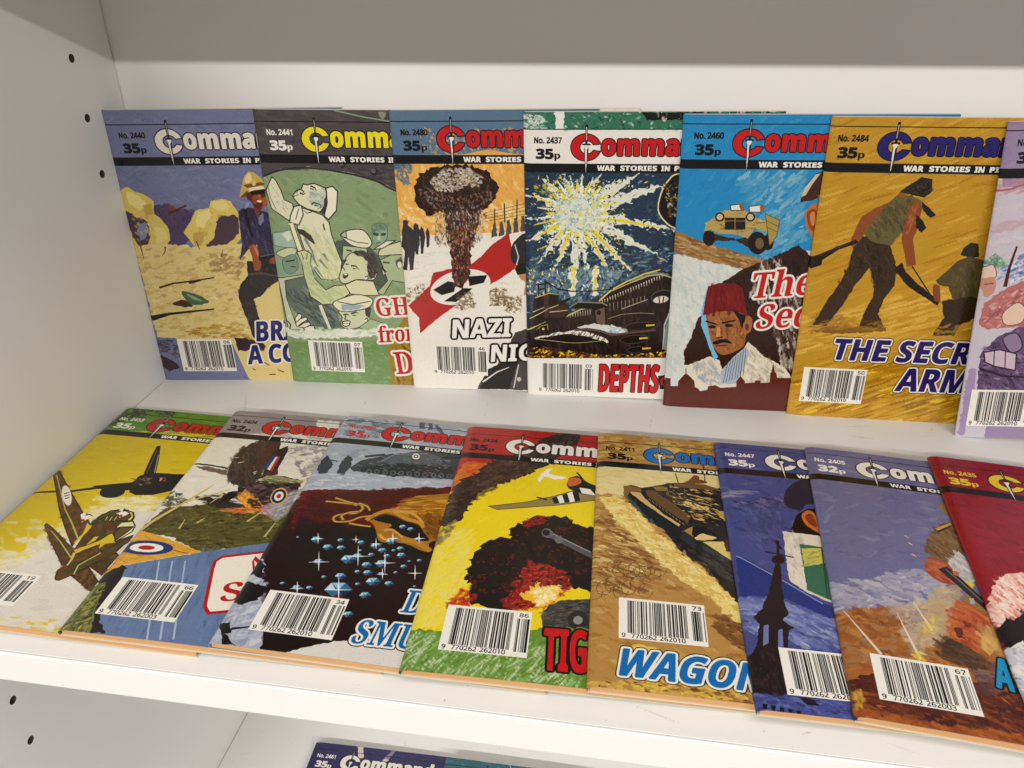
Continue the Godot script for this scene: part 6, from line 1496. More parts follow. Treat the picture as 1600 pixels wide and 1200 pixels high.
func draw_diving_plane():
	bg(rgb(222,214,204))
	pg(rgb(214,190,30),[-40.6,1.1,123.3,-25.9,157.8,67.7,67.3,84.4,45.6,93.6,36.5,107.9,27,133,10.1,168.6,-122.3,14.5],0,1)
	db([rgb(206,180,24),rgb(222,200,50),rgb(214,188,36)],[0,28,141,28,141,95,0,95],260,9,2.4,-4,16)
	db([rgb(224,206,90),rgb(230,216,140),rgb(228,220,180)],[66.3,82.6,44,91.1,35.4,106.3,24.9,130.2,15,147.5,23.3,152.1,33.3,138.4,45.1,115.2,51,98.3,71.3,91.3],200,7,2.4,-20,18)
	sp([rgb(224,206,90),rgb(230,216,140),rgb(228,220,180)],[66.3,82.6,44,91.1,35.4,106.3,24.9,130.2,15,147.5,23.3,152.1,33.3,138.4,45.1,115.2,51,98.3,71.3,91.3],20,4.2,1.2,-20,18)
	db([rgb(234,228,214),rgb(226,212,120),rgb(238,230,190)],[35.5,87.7,73.2,81.5,73.3,94.7,50,96.6],70,6,2,-8,20)
	sp([rgb(234,228,214),rgb(226,212,120),rgb(238,230,190)],[35.5,87.7,73.2,81.5,73.3,94.7,50,96.6],7,3.6,1,-8,20)
	db([rgb(226,218,208),rgb(216,206,196),rgb(230,224,214)],[0,110,141,110,141,178,0,178],200,9,3,10,40)
	db([rgb(216,190,40),rgb(226,206,100)],[0,171,141,171,141,178,0,178],60,5,1.6,0,30)
	pg(rgb(98,142,52),[-51.1,-14.2,117.4,-42,135.1,6,-19.7,31.5],0,0)
	db([rgb(86,130,44),rgb(110,152,64),rgb(126,160,70)],[0,0,141,0,141,25,0,25],150,7,2.4,0,40)
	db([rgb(44,42,32),rgb(60,64,38)],[-2,0.2,17.6,-1.7,21.2,7,16.6,11.7,6.8,14.6,0.7,23.2,-6.7,11.6],70,5,2.2,0,50)
	sp([rgb(44,42,32),rgb(60,64,38)],[-2,0.2,17.6,-1.7,21.2,7,16.6,11.7,6.8,14.6,0.7,23.2,-6.7,11.6],7,3,1.1,0,50)
	db([rgb(50,52,34)],[21,-0.9,33.8,1,34.5,4.8,23.8,4],14,4,1.6,0,40)
	sp([rgb(50,52,34)],[21,-0.9,33.8,1,34.5,4.8,23.8,4],1,2.4,0.8,0,40)
	ln(rgb(30,26,22),[1.3,89,21.1,85.2,48.6,74.1],1.2,2.6,0,0)
	pg(rgb(30,26,22),[28.8,79.4,48,73,52.2,79.1,41.3,82.9],0,0)
	pg(rgb(30,26,22),[49,80.4,49.8,82.4,49.5,84.4,48.3,86.1,46.3,87.2,43.8,87.7,41.1,87.4,38.8,86.4,37.1,84.7,36.2,82.8,36.4,80.8,37.6,79,39.6,77.8,42.2,77.4,44.9,77.7,47.3,78.8],1,0)
	pg(rgb(30,26,22),[52.1,81.5,48.7,74.7,49.2,66.5,54.9,62.8,73.6,61.4,90.4,56.6,97.9,71.6,75,75.8,65.7,81.6,56.6,83.1],0,0.2)
	pg(rgb(30,26,22),[51,66.2,46,49.8,42.9,37.9,44.8,37.1,51.3,50.1,57.2,64.1],0,0)
	ln(rgb(120,100,90),[51.9,63.9,45.2,41],0.5,0.5,0,0)
	ln(rgb(200,190,170),[55.8,62.7,48.7,46.1],0.4,0.4,0,0)
	db([rgb(130,90,80),rgb(190,150,140),rgb(70,60,54)],[47.9,69.8,55.1,65.5,59.4,72.9,51.3,75.3],22,3,1.2,-20,40)
	sp([rgb(130,90,80),rgb(190,150,140),rgb(70,60,54)],[47.9,69.8,55.1,65.5,59.4,72.9,51.3,75.3],2,1.8,0.6,-20,40)
	tx("T",61.6,69.6,3.0,2.4,-9.3,0,rgb(190,180,160),[],0)
	pg(rgb(190,60,50),[65.3,67.3,65.6,68,65.7,68.6,65.6,69,65.2,69.2,64.7,69.1,64.2,68.8,63.7,68.3,63.2,67.7,62.9,67,62.8,66.4,63,66,63.3,65.8,63.8,65.9,64.3,66.2,64.9,66.7],1,0)
	pg(rgb(30,26,22),[64.9,67.4,65,67.8,65.1,68.1,65,68.3,64.8,68.4,64.5,68.4,64.2,68.2,63.9,67.9,63.7,67.6,63.5,67.2,63.5,66.9,63.6,66.7,63.7,66.6,64,66.6,64.3,66.8,64.6,67],1,0)
	pg(rgb(226,224,214),[64.1,134,73,126.9,76.1,144.5],0,0.2)
	pg(rgb(110,74,36),[65.7,137.3,67.8,133.4,73,126.9,75,128.2,74.8,137,75.3,142.3],0,0.1)
	ln(rgb(40,30,18),[65.7,137.3,67.8,133.4,73,126.9,75,128.2,74.8,137,75.3,142.3],0.5,0.5,0,1)
	db([rgb(78,76,38),rgb(64,62,32),rgb(126,88,44),rgb(92,58,30)],[66.5,136.8,73.2,128.1,74.6,141.3],32,4.5,3.2,40,40)
	sp([rgb(78,76,38),rgb(64,62,32),rgb(126,88,44),rgb(92,58,30)],[66.5,136.8,73.2,128.1,74.6,141.3],3,2.7,1.6,40,40)
	pg(rgb(110,74,36),[61.6,144.9,65.7,138.1,76.4,146.7,76.3,152.6],0,0.1)
	ln(rgb(40,30,18),[61.6,144.9,65.7,138.1,76.4,146.7,76.3,152.6],0.5,0.5,0,1)
	db([rgb(78,76,38),rgb(64,62,32),rgb(126,88,44),rgb(92,58,30)],[62.7,144.8,65.6,138.9,75.4,146.8,75.5,151.3],38,4.5,3.2,50,40)
	sp([rgb(78,76,38),rgb(64,62,32),rgb(126,88,44),rgb(92,58,30)],[62.7,144.8,65.6,138.9,75.4,146.8,75.5,151.3],3,2.7,1.6,50,40)
	pg(rgb(110,74,36),[0.4,71.8,-0.1,68.1,1.6,68.1,12,77.8,22.5,87.3,38.2,101.2,48.1,109.6,48.6,121.7,49,125.9,36.4,113.3,24.5,100.6,12.4,86],0,0.1)
	ln(rgb(40,30,18),[0.4,71.8,-0.1,68.1,1.6,68.1,12,77.8,22.5,87.3,38.2,101.2,48.1,109.6,48.6,121.7,49,125.9,36.4,113.3,24.5,100.6,12.4,86],0.5,0.5,0,1)
	db([rgb(78,76,38),rgb(64,62,32),rgb(126,88,44),rgb(92,58,30)],[2,72.1,2.4,69.3,23.1,88.2,46.5,109.9,47.7,123.6,25.1,100.5],96,4.5,3.2,62,40)
	sp([rgb(78,76,38),rgb(64,62,32),rgb(126,88,44),rgb(92,58,30)],[2,72.1,2.4,69.3,23.1,88.2,46.5,109.9,47.7,123.6,25.1,100.5],9,2.7,1.6,62,40)
	pg(rgb(110,74,36),[25.2,113.3,25.2,112.1,28.7,113.7,38.6,119.9,51.8,128.7,54.7,134.8,54.3,139.2,52.7,139,42.2,129.5,33.7,121.6],0,0.1)
	ln(rgb(40,30,18),[25.2,113.3,25.2,112.1,28.7,113.7,38.6,119.9,51.8,128.7,54.7,134.8,54.3,139.2,52.7,139,42.2,129.5,33.7,121.6],0.5,0.5,0,1)
	db([rgb(78,76,38),rgb(64,62,32),rgb(126,88,44),rgb(92,58,30)],[26.1,113.6,39.1,120.7,51.5,129.2,53.3,138.2,36.4,123.7],64,4.5,3.2,55,40)
	sp([rgb(78,76,38),rgb(64,62,32),rgb(126,88,44),rgb(92,58,30)],[26.1,113.6,39.1,120.7,51.5,129.2,53.3,138.2,36.4,123.7],6,2.7,1.6,55,40)
	pg(rgb(110,74,36),[54.8,147.2,52.8,142.5,54.3,139.2,54.7,134.8,51.8,128.7,48.4,110,51,107.3,59.3,104.9,67.7,103.5,71.1,107.6,67.9,118.6,73.7,113.5,74,115.9,72.5,127,66.5,136.8,61.4,144.6,57.9,148.6,56.1,148.5],0,0.1)
	ln(rgb(40,30,18),[54.8,147.2,52.8,142.5,54.3,139.2,54.7,134.8,51.8,128.7,48.4,110,51,107.3,59.3,104.9,67.7,103.5,71.1,107.6,67.9,118.6,73.7,113.5,74,115.9,72.5,127,66.5,136.8,61.4,144.6,57.9,148.6,56.1,148.5],0.5,0.5,0,1)
	db([rgb(78,76,38),rgb(64,62,32),rgb(126,88,44),rgb(92,58,30)],[54.3,144.2,52.8,130.2,49.7,111.1,59.9,105.9,62.8,112.5,59,123.4,74,115,65.6,135.4,57.2,146.8],176,4.5,3.2,-28,40)
	sp([rgb(78,76,38),rgb(64,62,32),rgb(126,88,44),rgb(92,58,30)],[54.3,144.2,52.8,130.2,49.7,111.1,59.9,105.9,62.8,112.5,59,123.4,74,115,65.6,135.4,57.2,146.8],17,2.7,1.6,-28,40)
	pg(rgb(92,84,40),[62,143.7,59.8,137.1,73.9,113.7,74.2,119.2,66.1,136.1],0,0.1)
	ln(rgb(40,30,18),[62,143.7,59.8,137.1,73.9,113.7,74.2,119.2,66.1,136.1],0.4,0.4,0,1)
	db([rgb(78,76,38),rgb(110,74,36),rgb(74,58,30)],[62.6,141.3,61.6,137.6,72.8,116.9,72.1,119.6,65.1,134.6],40,5,2,-28,16)
	sp([rgb(78,76,38),rgb(110,74,36),rgb(74,58,30)],[62.6,141.3,61.6,137.6,72.8,116.9,72.1,119.6,65.1,134.6],4,3,1,-28,16)
	pg(rgb(214,190,48),[51.6,128.6,55.2,124.9,59.4,120.4,62.5,113.9,65.3,116.4,68,119.8,63.9,121.8,63.1,126.1,61.5,121.7,56.7,127.1,54.1,130.4],0,0.2)
	pg(rgb(214,190,48),[48,123.1,48.5,116.6,45.4,108.2,49.2,110.3,49.6,114.7,49.7,119.8,49.1,123.8],0,0.2)
	pg(rgb(214,190,48),[55.2,124,55.5,118,57.7,117.2,57.5,120.3],0,0.2)
	ln(rgb(206,196,110),[53.1,130.2,54.7,134.8,55.2,138.6],1.4,0.8,0,0)
	ln(rgb(190,180,100),[48.1,120.1,37.6,109.5,27.4,100.1,2.6,72],0.8,0.5,0,0)
	ln(rgb(190,180,100),[54.2,134,41.2,123.8,31.4,116.8],0.7,0.4,0,0)
	ln(rgb(200,190,120),[62,143.7,60.3,137.8,65.6,128.1],0.7,0.7,0,0)
	pg(rgb(98,80,40),[48.1,109.6,48.3,103.2,51.6,97.6,57.1,95.2,63.8,97,66.3,100.3,67,103.3,59.2,104.6,52.7,106.1],0,0.1)
	ln(rgb(40,30,18),[48.1,109.6,48.3,103.2,51.6,97.6,57.1,95.2,63.8,97,66.3,100.3,67,103.3,59.2,104.6,52.7,106.1],0.8,0.8,0,1)
	db([rgb(70,66,34),rgb(120,96,50)],[48.7,107.7,50.6,101,55.9,97.3,60.6,103,53.6,105.5],26,7,2.4,-20,20)
	sp([rgb(70,66,34),rgb(120,96,50)],[48.7,107.7,50.6,101,55.9,97.3,60.6,103,53.6,105.5],2,4.2,1.2,-20,20)
	pg(rgb(222,202,70),[58.2,96,63.2,96.6,66.1,100.3,66.2,103.5,64,103.4,64.4,100.1,61.8,97.3],0,0.1)
	ln(rgb(40,30,18),[58.2,96,63.2,96.6,66.1,100.3,66.2,103.5,64,103.4,64.4,100.1,61.8,97.3],0.5,0.5,0,1)
	ln(rgb(206,196,130),[53.3,105.1,52.8,102.3],0.5,0.5,0,0)
	ln(rgb(206,196,130),[55.5,104.8,55.1,101.9],0.5,0.5,0,0)
	ln(rgb(206,196,130),[57.8,104.4,57.4,101.5],0.5,0.5,0,0)
	pg(rgb(222,218,170),[61.9,110,62.2,105.5,67.7,103.5,70.8,106.8,71.7,111.1,67.8,119.4,64.6,114.8,67.4,110,70,107.3,64.2,108.7],0,0.1)
	ln(rgb(40,30,18),[61.9,110,62.2,105.5,67.7,103.5,70.8,106.8,71.7,111.1,67.8,119.4,64.6,114.8,67.4,110,70,107.3,64.2,108.7],0.6,0.6,0,1)
	pg(rgb(110,86,44),[63.3,113.3,64.2,108.7,70.3,107.7,69.4,112.3,67.3,118.7],0,0.1)
	ln(rgb(40,30,18),[63.3,113.3,64.2,108.7,70.3,107.7,69.4,112.3,67.3,118.7],0.5,0.5,0,1)
	pg(rgb(232,228,214),[22.6,87.9,25,91,26.7,93.8,27.5,95.8,27.3,96.8,26.1,96.7,24.1,95.4,21.6,93.2,18.9,90.3,16.5,87.2,14.7,84.3,13.8,82.2,14,81.1,15.3,81.3,17.4,82.6,20,85],1,0)
	ln(rgb(40,30,18),[18.5,87.8,20.4,86.7],1,0.5,0,0)
	ln(rgb(40,30,18),[20.1,89.7,21.9,88.6],1,0.5,0,0)
	ln(rgb(40,30,18),[21.7,91.6,23.3,90.6],1,0.5,0,0)
	pg(rgb(232,226,216),[39.8,106.4,39.6,103.7,37.9,99.3,41.3,102.5,44.6,104.7,43.2,108.1],0,1)
	pg(rgb(190,70,64),[43,106.6,43.2,107,43.3,107.4,43.1,107.6,42.9,107.7,42.5,107.7,42.1,107.5,41.8,107.3,41.5,106.9,41.3,106.5,41.2,106.2,41.3,105.9,41.6,105.8,41.9,105.8,42.3,106,42.7,106.3],1,0)
	ln(rgb(40,30,18),[41.3,103.4,40.3,100.6],0.5,0.2,0,0)
	ln(rgb(40,30,18),[41.6,103,41.5,101.3],0.5,0.2,0,0)
	ln(rgb(40,30,18),[41.9,102.6,42.8,101.9],0.5,0.2,0,0)
	ln(rgb(40,30,18),[42.2,102.2,44,102.5],0.5,0.2,0,0)
	ln(rgb(40,30,18),[42.4,101.8,45.2,103.2],0.5,0.2,0,0)
	pg(rgb(232,226,216),[56.7,100.2,56.5,97.4,55,92.9,58.3,96.2,61.6,98.4,60,101.9],0,1)
	pg(rgb(190,70,64),[59.9,100.4,60.1,100.8,60.1,101.1,60,101.4,59.7,101.5,59.4,101.5,59,101.3,58.6,101,58.3,100.6,58.1,100.3,58.1,99.9,58.2,99.6,58.5,99.5,58.8,99.5,59.2,99.7,59.6,100],1,0)
	ln(rgb(40,30,18),[58.3,97.1,57.4,94.3],0.5,0.2,0,0)
	ln(rgb(40,30,18),[58.6,96.7,58.6,94.9],0.5,0.2,0,0)
	ln(rgb(40,30,18),[58.9,96.3,59.8,95.6],0.5,0.2,0,0)
	ln(rgb(40,30,18),[59.2,95.8,61,96.2],0.5,0.2,0,0)
	ln(rgb(40,30,18),[59.5,95.4,62.2,96.8],0.5,0.2,0,0)
	barcode(10.8,147,"19","262010",0,37,20)
	mast("2453","35",rgb(196,36,34),rgb(236,232,220),24.9429,0.409511,rgb(236,232,220))

func draw_wreck():
	bg(rgb(228,221,207))
	db([rgb(222,214,200),rgb(234,228,216),rgb(216,208,196)],[0,28,141,28,141,80,0,80],160,9,2.6,0,40)
	pg(rgb(152,142,146),[-39,-20.1,110.5,-45,122,6.7,-15.1,29],0,0)
	db([rgb(146,136,140),rgb(160,150,152),rgb(170,160,160)],[0,0,141,0,141,25,0,25],120,9,2.6,0,40)
	pg(rgb(226,220,208),[53.5,3.6,66.7,2.6,71.3,17.2,55.6,21],0,0.8)
	db([rgb(150,142,142),rgb(170,162,160),rgb(128,122,124),rgb(190,184,178)],[44.7,34,63.1,27.7,99.8,21.7,109.5,57.7,67.7,62.4,58.3,49.9],150,6,2.6,10,50)
	sp([rgb(150,142,142),rgb(170,162,160),rgb(128,122,124),rgb(190,184,178)],[44.7,34,63.1,27.7,99.8,21.7,109.5,57.7,67.7,62.4,58.3,49.9],90,3.6,1.3,10,50)
	pg(rgb(96,92,46),[-0.3,114.6,2,104.1,5.3,94.8,27.8,87.7,48.3,86.2,112.5,68.6,121.4,102,65.3,114,37.8,123.8,18,115],0,0.6)
	db([rgb(80,76,36),rgb(116,110,58),rgb(140,128,72),rgb(66,58,34),rgb(106,84,50)],[0.7,114.5,5.3,94.8,27.9,88,70.9,84.4,103.3,77.4,100.5,105.3,64.7,112.5,37.5,123.1,18,115],420,5,1.5,-8,22)
	sp([rgb(80,76,36),rgb(116,110,58),rgb(140,128,72),rgb(66,58,34),rgb(106,84,50)],[0.7,114.5,5.3,94.8,27.9,88,70.9,84.4,103.3,77.4,100.5,105.3,64.7,112.5,37.5,123.1,18,115],252,3,0.75,-8,22)
	db([rgb(52,54,36),rgb(70,72,46)],[-2.5,79.5,6.4,82.8,14.6,89.8,3.2,95.2],50,3,1.6,0,60)
	sp([rgb(52,54,36),rgb(70,72,46)],[-2.5,79.5,6.4,82.8,14.6,89.8,3.2,95.2],30,1.8,0.8,0,60)
	db([rgb(60,50,44)],[16.5,84,39.5,76.6,45.3,90.3,27.1,91.4],40,7,1.6,10,20)
	sp([rgb(60,50,44)],[16.5,84,39.5,76.6,45.3,90.3,27.1,91.4],24,4.2,0.8,10,20)
	pg(rgb(64,54,52),[19,83.6,23.4,83.2,25.3,84.4,28,83.2,30.3,84.3,38.5,86.5,45,88.9,46.3,90.1,38.8,91.2,26,89.8],0,0.5)
	pg(rgb(72,62,58),[0.3,55.3,8.3,55.7,21.2,57.1,22.2,58.8,12.8,57.2,2.4,56.7],0,0.2)
	pg(rgb(124,104,92),[3.4,58.7,9.2,57.8,21.6,59.7,23.6,64,17.7,62.7,9,61.4],0,0.4)
	pg(rgb(80,56,48),[40.1,26.2,37.2,37.8,38,41.8,40,49.7,42.2,58.7,42.3,64.8,50.3,59,44.1,44.1],0,0.3)
	pg(rgb(72,62,56),[23.6,63.3,22,57.3,20.5,49.6,21.2,42.1,23.3,35.4,24.5,32.2,27.5,32.2,27.4,28.3,40.6,27.5,37.3,38.2,38.1,42.6,41.3,56.6,42.3,64.8,39.3,73.4,32,71.4,26.3,68.5],0,0.4)
	db([rgb(88,76,68),rgb(58,50,46),rgb(100,88,78),rgb(80,56,48)],[23.9,61.7,21.4,47,24.4,35.7,34.7,31.4,40.9,54.3,41.4,65,36.8,71.7,26.5,67.4],90,12,4,65,20)
	sp([rgb(88,76,68),rgb(58,50,46),rgb(100,88,78),rgb(80,56,48)],[23.9,61.7,21.4,47,24.4,35.7,34.7,31.4,40.9,54.3,41.4,65,36.8,71.7,26.5,67.4],54,7.2,2,65,20)
	db([rgb(80,54,46),rgb(92,62,52)],[28.4,33.3,39.3,28.1,37.5,41.1,37.9,51.6],40,11,4,65,18)
	sp([rgb(80,54,46),rgb(92,62,52)],[28.4,33.3,39.3,28.1,37.5,41.1,37.9,51.6],24,6.6,2,65,18)
	ln(rgb(206,200,184),[21.2,47.8,23.4,47.2],0.8,0.4,0,0)
	ln(rgb(206,200,184),[24.8,52.1,27.9,50.8],0.8,0.4,0,0)
	ln(rgb(206,200,184),[36.8,59.6,38.2,57.8],0.8,0.4,0,0)
	ln(rgb(206,200,184),[37.9,61,38.2,59.4],0.8,0.4,0,0)
	pg(rgb(52,44,44),[39.8,40.7,42.4,36.1,46.1,32.1,47.7,37,48.5,50.7,48.5,59.3,42.5,59.5,41.4,55.7,44.1,44.1],0,0.2)
	pg(rgb(62,72,128),[40.3,54,41.2,45.4,42.1,41.6,43.1,43.5,43,55.5],0,0)
	pg(rgb(222,214,206),[43,55.5,43.1,43.5,44.2,43.3,44.8,56.4],0,0)
	pg(rgb(186,54,56),[44.8,56.4,44.2,43.3,45.8,43,46.3,57.2],0,0)
	pg(rgb(90,60,50),[41.9,58,46.3,57.2,48.8,53.8,49.4,59.1,44.1,60],0,0.3)
	pg(rgb(70,46,42),[39.5,74.9,40.2,68.9,44.5,64.5,55.3,59.7,65.7,62.6,66.1,71.4,65.1,85.7,55,87.3,47.5,80.8],0,0.5)
	db([rgb(56,40,40),rgb(96,76,84),rgb(120,104,110),rgb(48,34,32)],[41.4,73.9,45.3,66.6,61.8,64.7,64.1,83.1,54.5,86,46.9,79.5],110,10,4,-20,40)
	sp([rgb(56,40,40),rgb(96,76,84),rgb(120,104,110),rgb(48,34,32)],[41.4,73.9,45.3,66.6,61.8,64.7,64.1,83.1,54.5,86,46.9,79.5],66,6,2,-20,40)
	pg(rgb(150,150,110),[43.2,64.7,44.7,61.4,51.5,59.6,58.2,61.2,65,61.9,65.8,64.1,60.1,65,52.5,64.7,48.7,66.8,46.4,65.7],0,0.6)
	db([rgb(196,194,140),rgb(90,90,60)],[43.2,64.7,64.6,62,65.3,64.1,46.9,67.1],40,8,1.2,4,20)
	sp([rgb(196,194,140),rgb(90,90,60)],[43.2,64.7,64.6,62,65.3,64.1,46.9,67.1],24,4.8,0.6,4,20)
	pg(rgb(52,48,46),[30.2,85,29.5,81.6,31.2,78.1,35.1,76.4,34.1,72.1,39.3,73.4,38.5,75.8,36.2,81.2,33.6,85.5],0,0.5)
	pg(rgb(40,36,36),[35,78.1,35.6,79.2,35.7,80.7,35.5,82.3,34.8,83.7,33.9,84.8,32.8,85.3,31.7,85.3,30.8,84.6,30.2,83.5,30,82.1,30.3,80.5,30.9,79,31.9,77.9,33,77.4,34.1,77.4],1,0)
	pg(rgb(222,166,56),[37.1,81.1,38.9,76.8,41.1,77.6,44.3,79.9,48.2,81.4,54.1,86.8,52.5,89.8,48.7,92.4,43.6,87.7],0,0.4)
	db([rgb(230,150,60),rgb(206,120,44),rgb(236,190,90)],[38.1,80.2,41.2,77.9,53.5,86.9,48.5,91.1],50,8,2.6,50,24)
	sp([rgb(230,150,60),rgb(206,120,44),rgb(236,190,90)],[38.1,80.2,41.2,77.9,53.5,86.9,48.5,91.1],30,4.8,1.3,50,24)
	db([rgb(40,32,30)],[42.8,81.6,49.4,83.3,53.4,87.6,49.7,89.5],12,3,2.4,0,60)
	sp([rgb(40,32,30)],[42.8,81.6,49.4,83.3,53.4,87.6,49.7,89.5],7,1.8,1.2,0,60)
	db([rgb(214,120,60),rgb(226,170,90),rgb(190,90,60)],[34.5,92.6,46.6,88.6,49.1,92.3,43.3,93.3],30,10,1.6,-4,10)
	sp([rgb(214,120,60),rgb(226,170,90),rgb(190,90,60)],[34.5,92.6,46.6,88.6,49.1,92.3,43.3,93.3],18,6,0.8,-4,10)
	db([rgb(206,120,110),rgb(170,140,150),rgb(190,180,180)],[54.2,87.4,58.2,84,63.4,92.7,57.1,92.4],40,7,3,20,50)
	sp([rgb(206,120,110),rgb(170,140,150),rgb(190,180,180)],[54.2,87.4,58.2,84,63.4,92.7,57.1,92.4],24,4.2,1.5,20,50)
	db([rgb(150,150,156),rgb(180,178,176)],[58.2,84,65.3,71.5,67.1,90.8,62.6,92.9],60,10,4,-60,30)
	sp([rgb(150,150,156),rgb(180,178,176)],[58.2,84,65.3,71.5,67.1,90.8,62.6,92.9],36,6,2,-60,30)
	pg(rgb(226,178,70),[59.8,71.5,61.3,73.4,62.3,76,62.6,78.6,62.3,81.1,61.4,82.9,60,83.8,58.3,83.7,56.6,82.7,55.1,80.8,54.1,78.3,53.7,75.6,53.9,73.1,54.9,71.3,56.3,70.3,58.1,70.3],1,0)
	pg(rgb(48,56,96),[59.6,72.3,60.8,74,61.7,76.1,62,78.4,61.7,80.5,60.9,82.1,59.7,82.9,58.3,82.8,56.8,81.9,55.5,80.3,54.6,78.1,54.3,75.8,54.5,73.7,55.3,72.1,56.6,71.3,58.1,71.3],1,0)
	pg(rgb(230,226,220),[59.1,74,59.9,75.1,60.4,76.5,60.6,78,60.5,79.3,59.9,80.3,59.2,80.9,58.2,80.8,57.3,80.2,56.5,79.2,55.9,77.8,55.7,76.3,55.8,74.9,56.4,73.9,57.1,73.4,58.1,73.4],1,0)
	pg(rgb(178,60,60),[58.6,75.5,59,76.1,59.3,76.8,59.4,77.6,59.4,78.3,59.1,78.8,58.7,79.1,58.2,79,57.7,78.7,57.3,78.2,57,77.5,56.9,76.7,57,76,57.2,75.5,57.6,75.2,58.1,75.2],1,0)
	ln(rgb(206,182,118),[0.3,113.2,3.8,105.2,11,92.1,19,76.4],2.4,1.2,0,0)
	ln(rgb(206,182,118),[13.8,88.1,30.7,75.7],1,0.6,0,0)
	ln(rgb(206,186,130),[19,76.4,20.4,72.9],0.8,0.4,0,0)
	ln(rgb(70,60,40),[1.8,114.3,12,94.1],0.7,0.7,0,0)
	ln(rgb(200,180,120),[19.5,109,19,102.3],1.2,0.4,0,0)
	ln(rgb(200,180,120),[26,103.8,28.2,100],1.2,0.4,0,0)
	ln(rgb(200,180,120),[50.2,99.1,54.9,89.6],1.2,0.4,0,0)
	ln(rgb(200,180,120),[63.2,108.7,64.4,97.7],1.2,0.4,0,0)
	ln(rgb(200,180,120),[29.1,80.1,25.6,88],1.2,0.4,0,0)
	pg(rgb(112,132,168),[15.2,180.3,6.7,137.4,37.8,123.8,65,113.3,141,92.3,161.2,183.2,29.1,203.4],0,0.2)
	db([rgb(104,124,160),rgb(120,140,176),rgb(98,118,152)],[9.3,138.2,65.9,115.5,102.5,111.3,103.5,173.9,22.9,176.7],160,14,2.4,80,8)
	sp([rgb(104,124,160),rgb(120,140,176),rgb(98,118,152)],[9.3,138.2,65.9,115.5,102.5,111.3,103.5,173.9,22.9,176.7],96,8.4,1.2,80,8)
	ln(rgb(170,184,206),[21.5,132.5,40.1,177.7],0.7,0.9,0,0)
	ln(rgb(170,184,206),[27.5,131.6,45.5,176.9],0.7,0.9,0,0)
	ln(rgb(170,184,206),[33.5,130.7,50.9,176],0.7,0.9,0,0)
	pg(rgb(218,168,64),[0.1,145.5,-1.4,130.8,-2.5,115.8,0.8,112.5,19.2,117.4,37.9,123.7,21.5,130.6,5.8,137.6,6.8,141.3],0,0.2)
	db([rgb(196,140,50),rgb(230,186,90)],[0.3,144,-1.6,116.5,1.1,113.1,35.6,123.7,5.2,136.6],60,7,1.4,14,12)
	sp([rgb(196,140,50),rgb(230,186,90)],[0.3,144,-1.6,116.5,1.1,113.1,35.6,123.7,5.2,136.6],36,4.2,0.7,14,12)
	ln(rgb(120,80,40),[0.4,121,32.1,125.5],0.4,0.4,0,0)
	pg(rgb(46,62,120),[23.6,123.2,23.5,125.1,21.5,126.9,17.9,128.4,13.3,129.3,8.2,129.4,3.6,128.8,-0,127.6,-2,125.8,-2,123.9,-0,122,3.6,120.5,8.4,119.6,13.5,119.5,18.2,120.1,21.8,121.4],1,0)
	pg(rgb(236,232,222),[19,123.6,19,124.9,17.7,126,15.4,127,12.4,127.5,9.2,127.6,6.2,127.3,3.9,126.5,2.7,125.4,2.7,124.1,3.9,122.9,6.2,122,9.3,121.4,12.5,121.3,15.5,121.7,17.8,122.5],1,0)
	pg(rgb(178,44,44),[14.8,124.1,14.8,124.7,14.2,125.2,13,125.7,11.6,125.9,10,126,8.6,125.8,7.4,125.4,6.9,124.9,6.9,124.3,7.5,123.8,8.6,123.3,10.1,123,11.7,123,13.1,123.2,14.2,123.5],1,0)
	pg(rgb(48,38,38),[-1,144.5,5.8,137.6,8.7,138.6,10.7,148.2,12.2,161.7,14.3,170.5,21.7,177.1,13.8,178.1,8.2,166.3],0,0.6)
	pg(rgb(120,124,70),[0.2,178.5,-1.9,163.9,-0.8,152.1,4.7,148.5,8.4,162.3,14.7,178.2],0,0.5)
	db([rgb(150,152,84),rgb(84,88,44),rgb(60,60,34),rgb(176,170,104)],[0.7,177.6,-0.6,154.1,4.4,149.1,8.7,166.2,13.5,177.5],110,5,1.3,-60,40)
	sp([rgb(150,152,84),rgb(84,88,44),rgb(60,60,34),rgb(176,170,104)],[0.7,177.6,-0.6,154.1,4.4,149.1,8.7,166.2,13.5,177.5],66,3,0.65,-60,40)
	pg(rgb(236,230,216),[57.2,158.4,55.4,156.3,48.3,133.6,47.3,128.5,49.3,125.3,67.3,119.1,111.4,105.2,121.8,140.6,79.3,153.9,58.9,160],0,0.1)
	ln(rgb(184,36,40),[57.2,158.4,55.4,156.3,48.3,133.6,47.3,128.5,49.3,125.3,67.3,119.1,111.4,105.2,121.8,140.6,79.3,153.9,58.9,160],1.6,1.6,0,1)
	tx("S",60.6,153.1,11.9,9.1,-15.5,0,rgb(190,36,40),[],1)
	tx("N",67.4,135.0,12.9,9.3,-27.0,0,rgb(190,36,40),[],1)
	barcode(10.3,144.6,"66","262003",0,36.5,22.7)
	mast("2404","32",rgb(204,40,36),rgb(22,18,16),24.043,-0.832966,rgb(22,18,16))

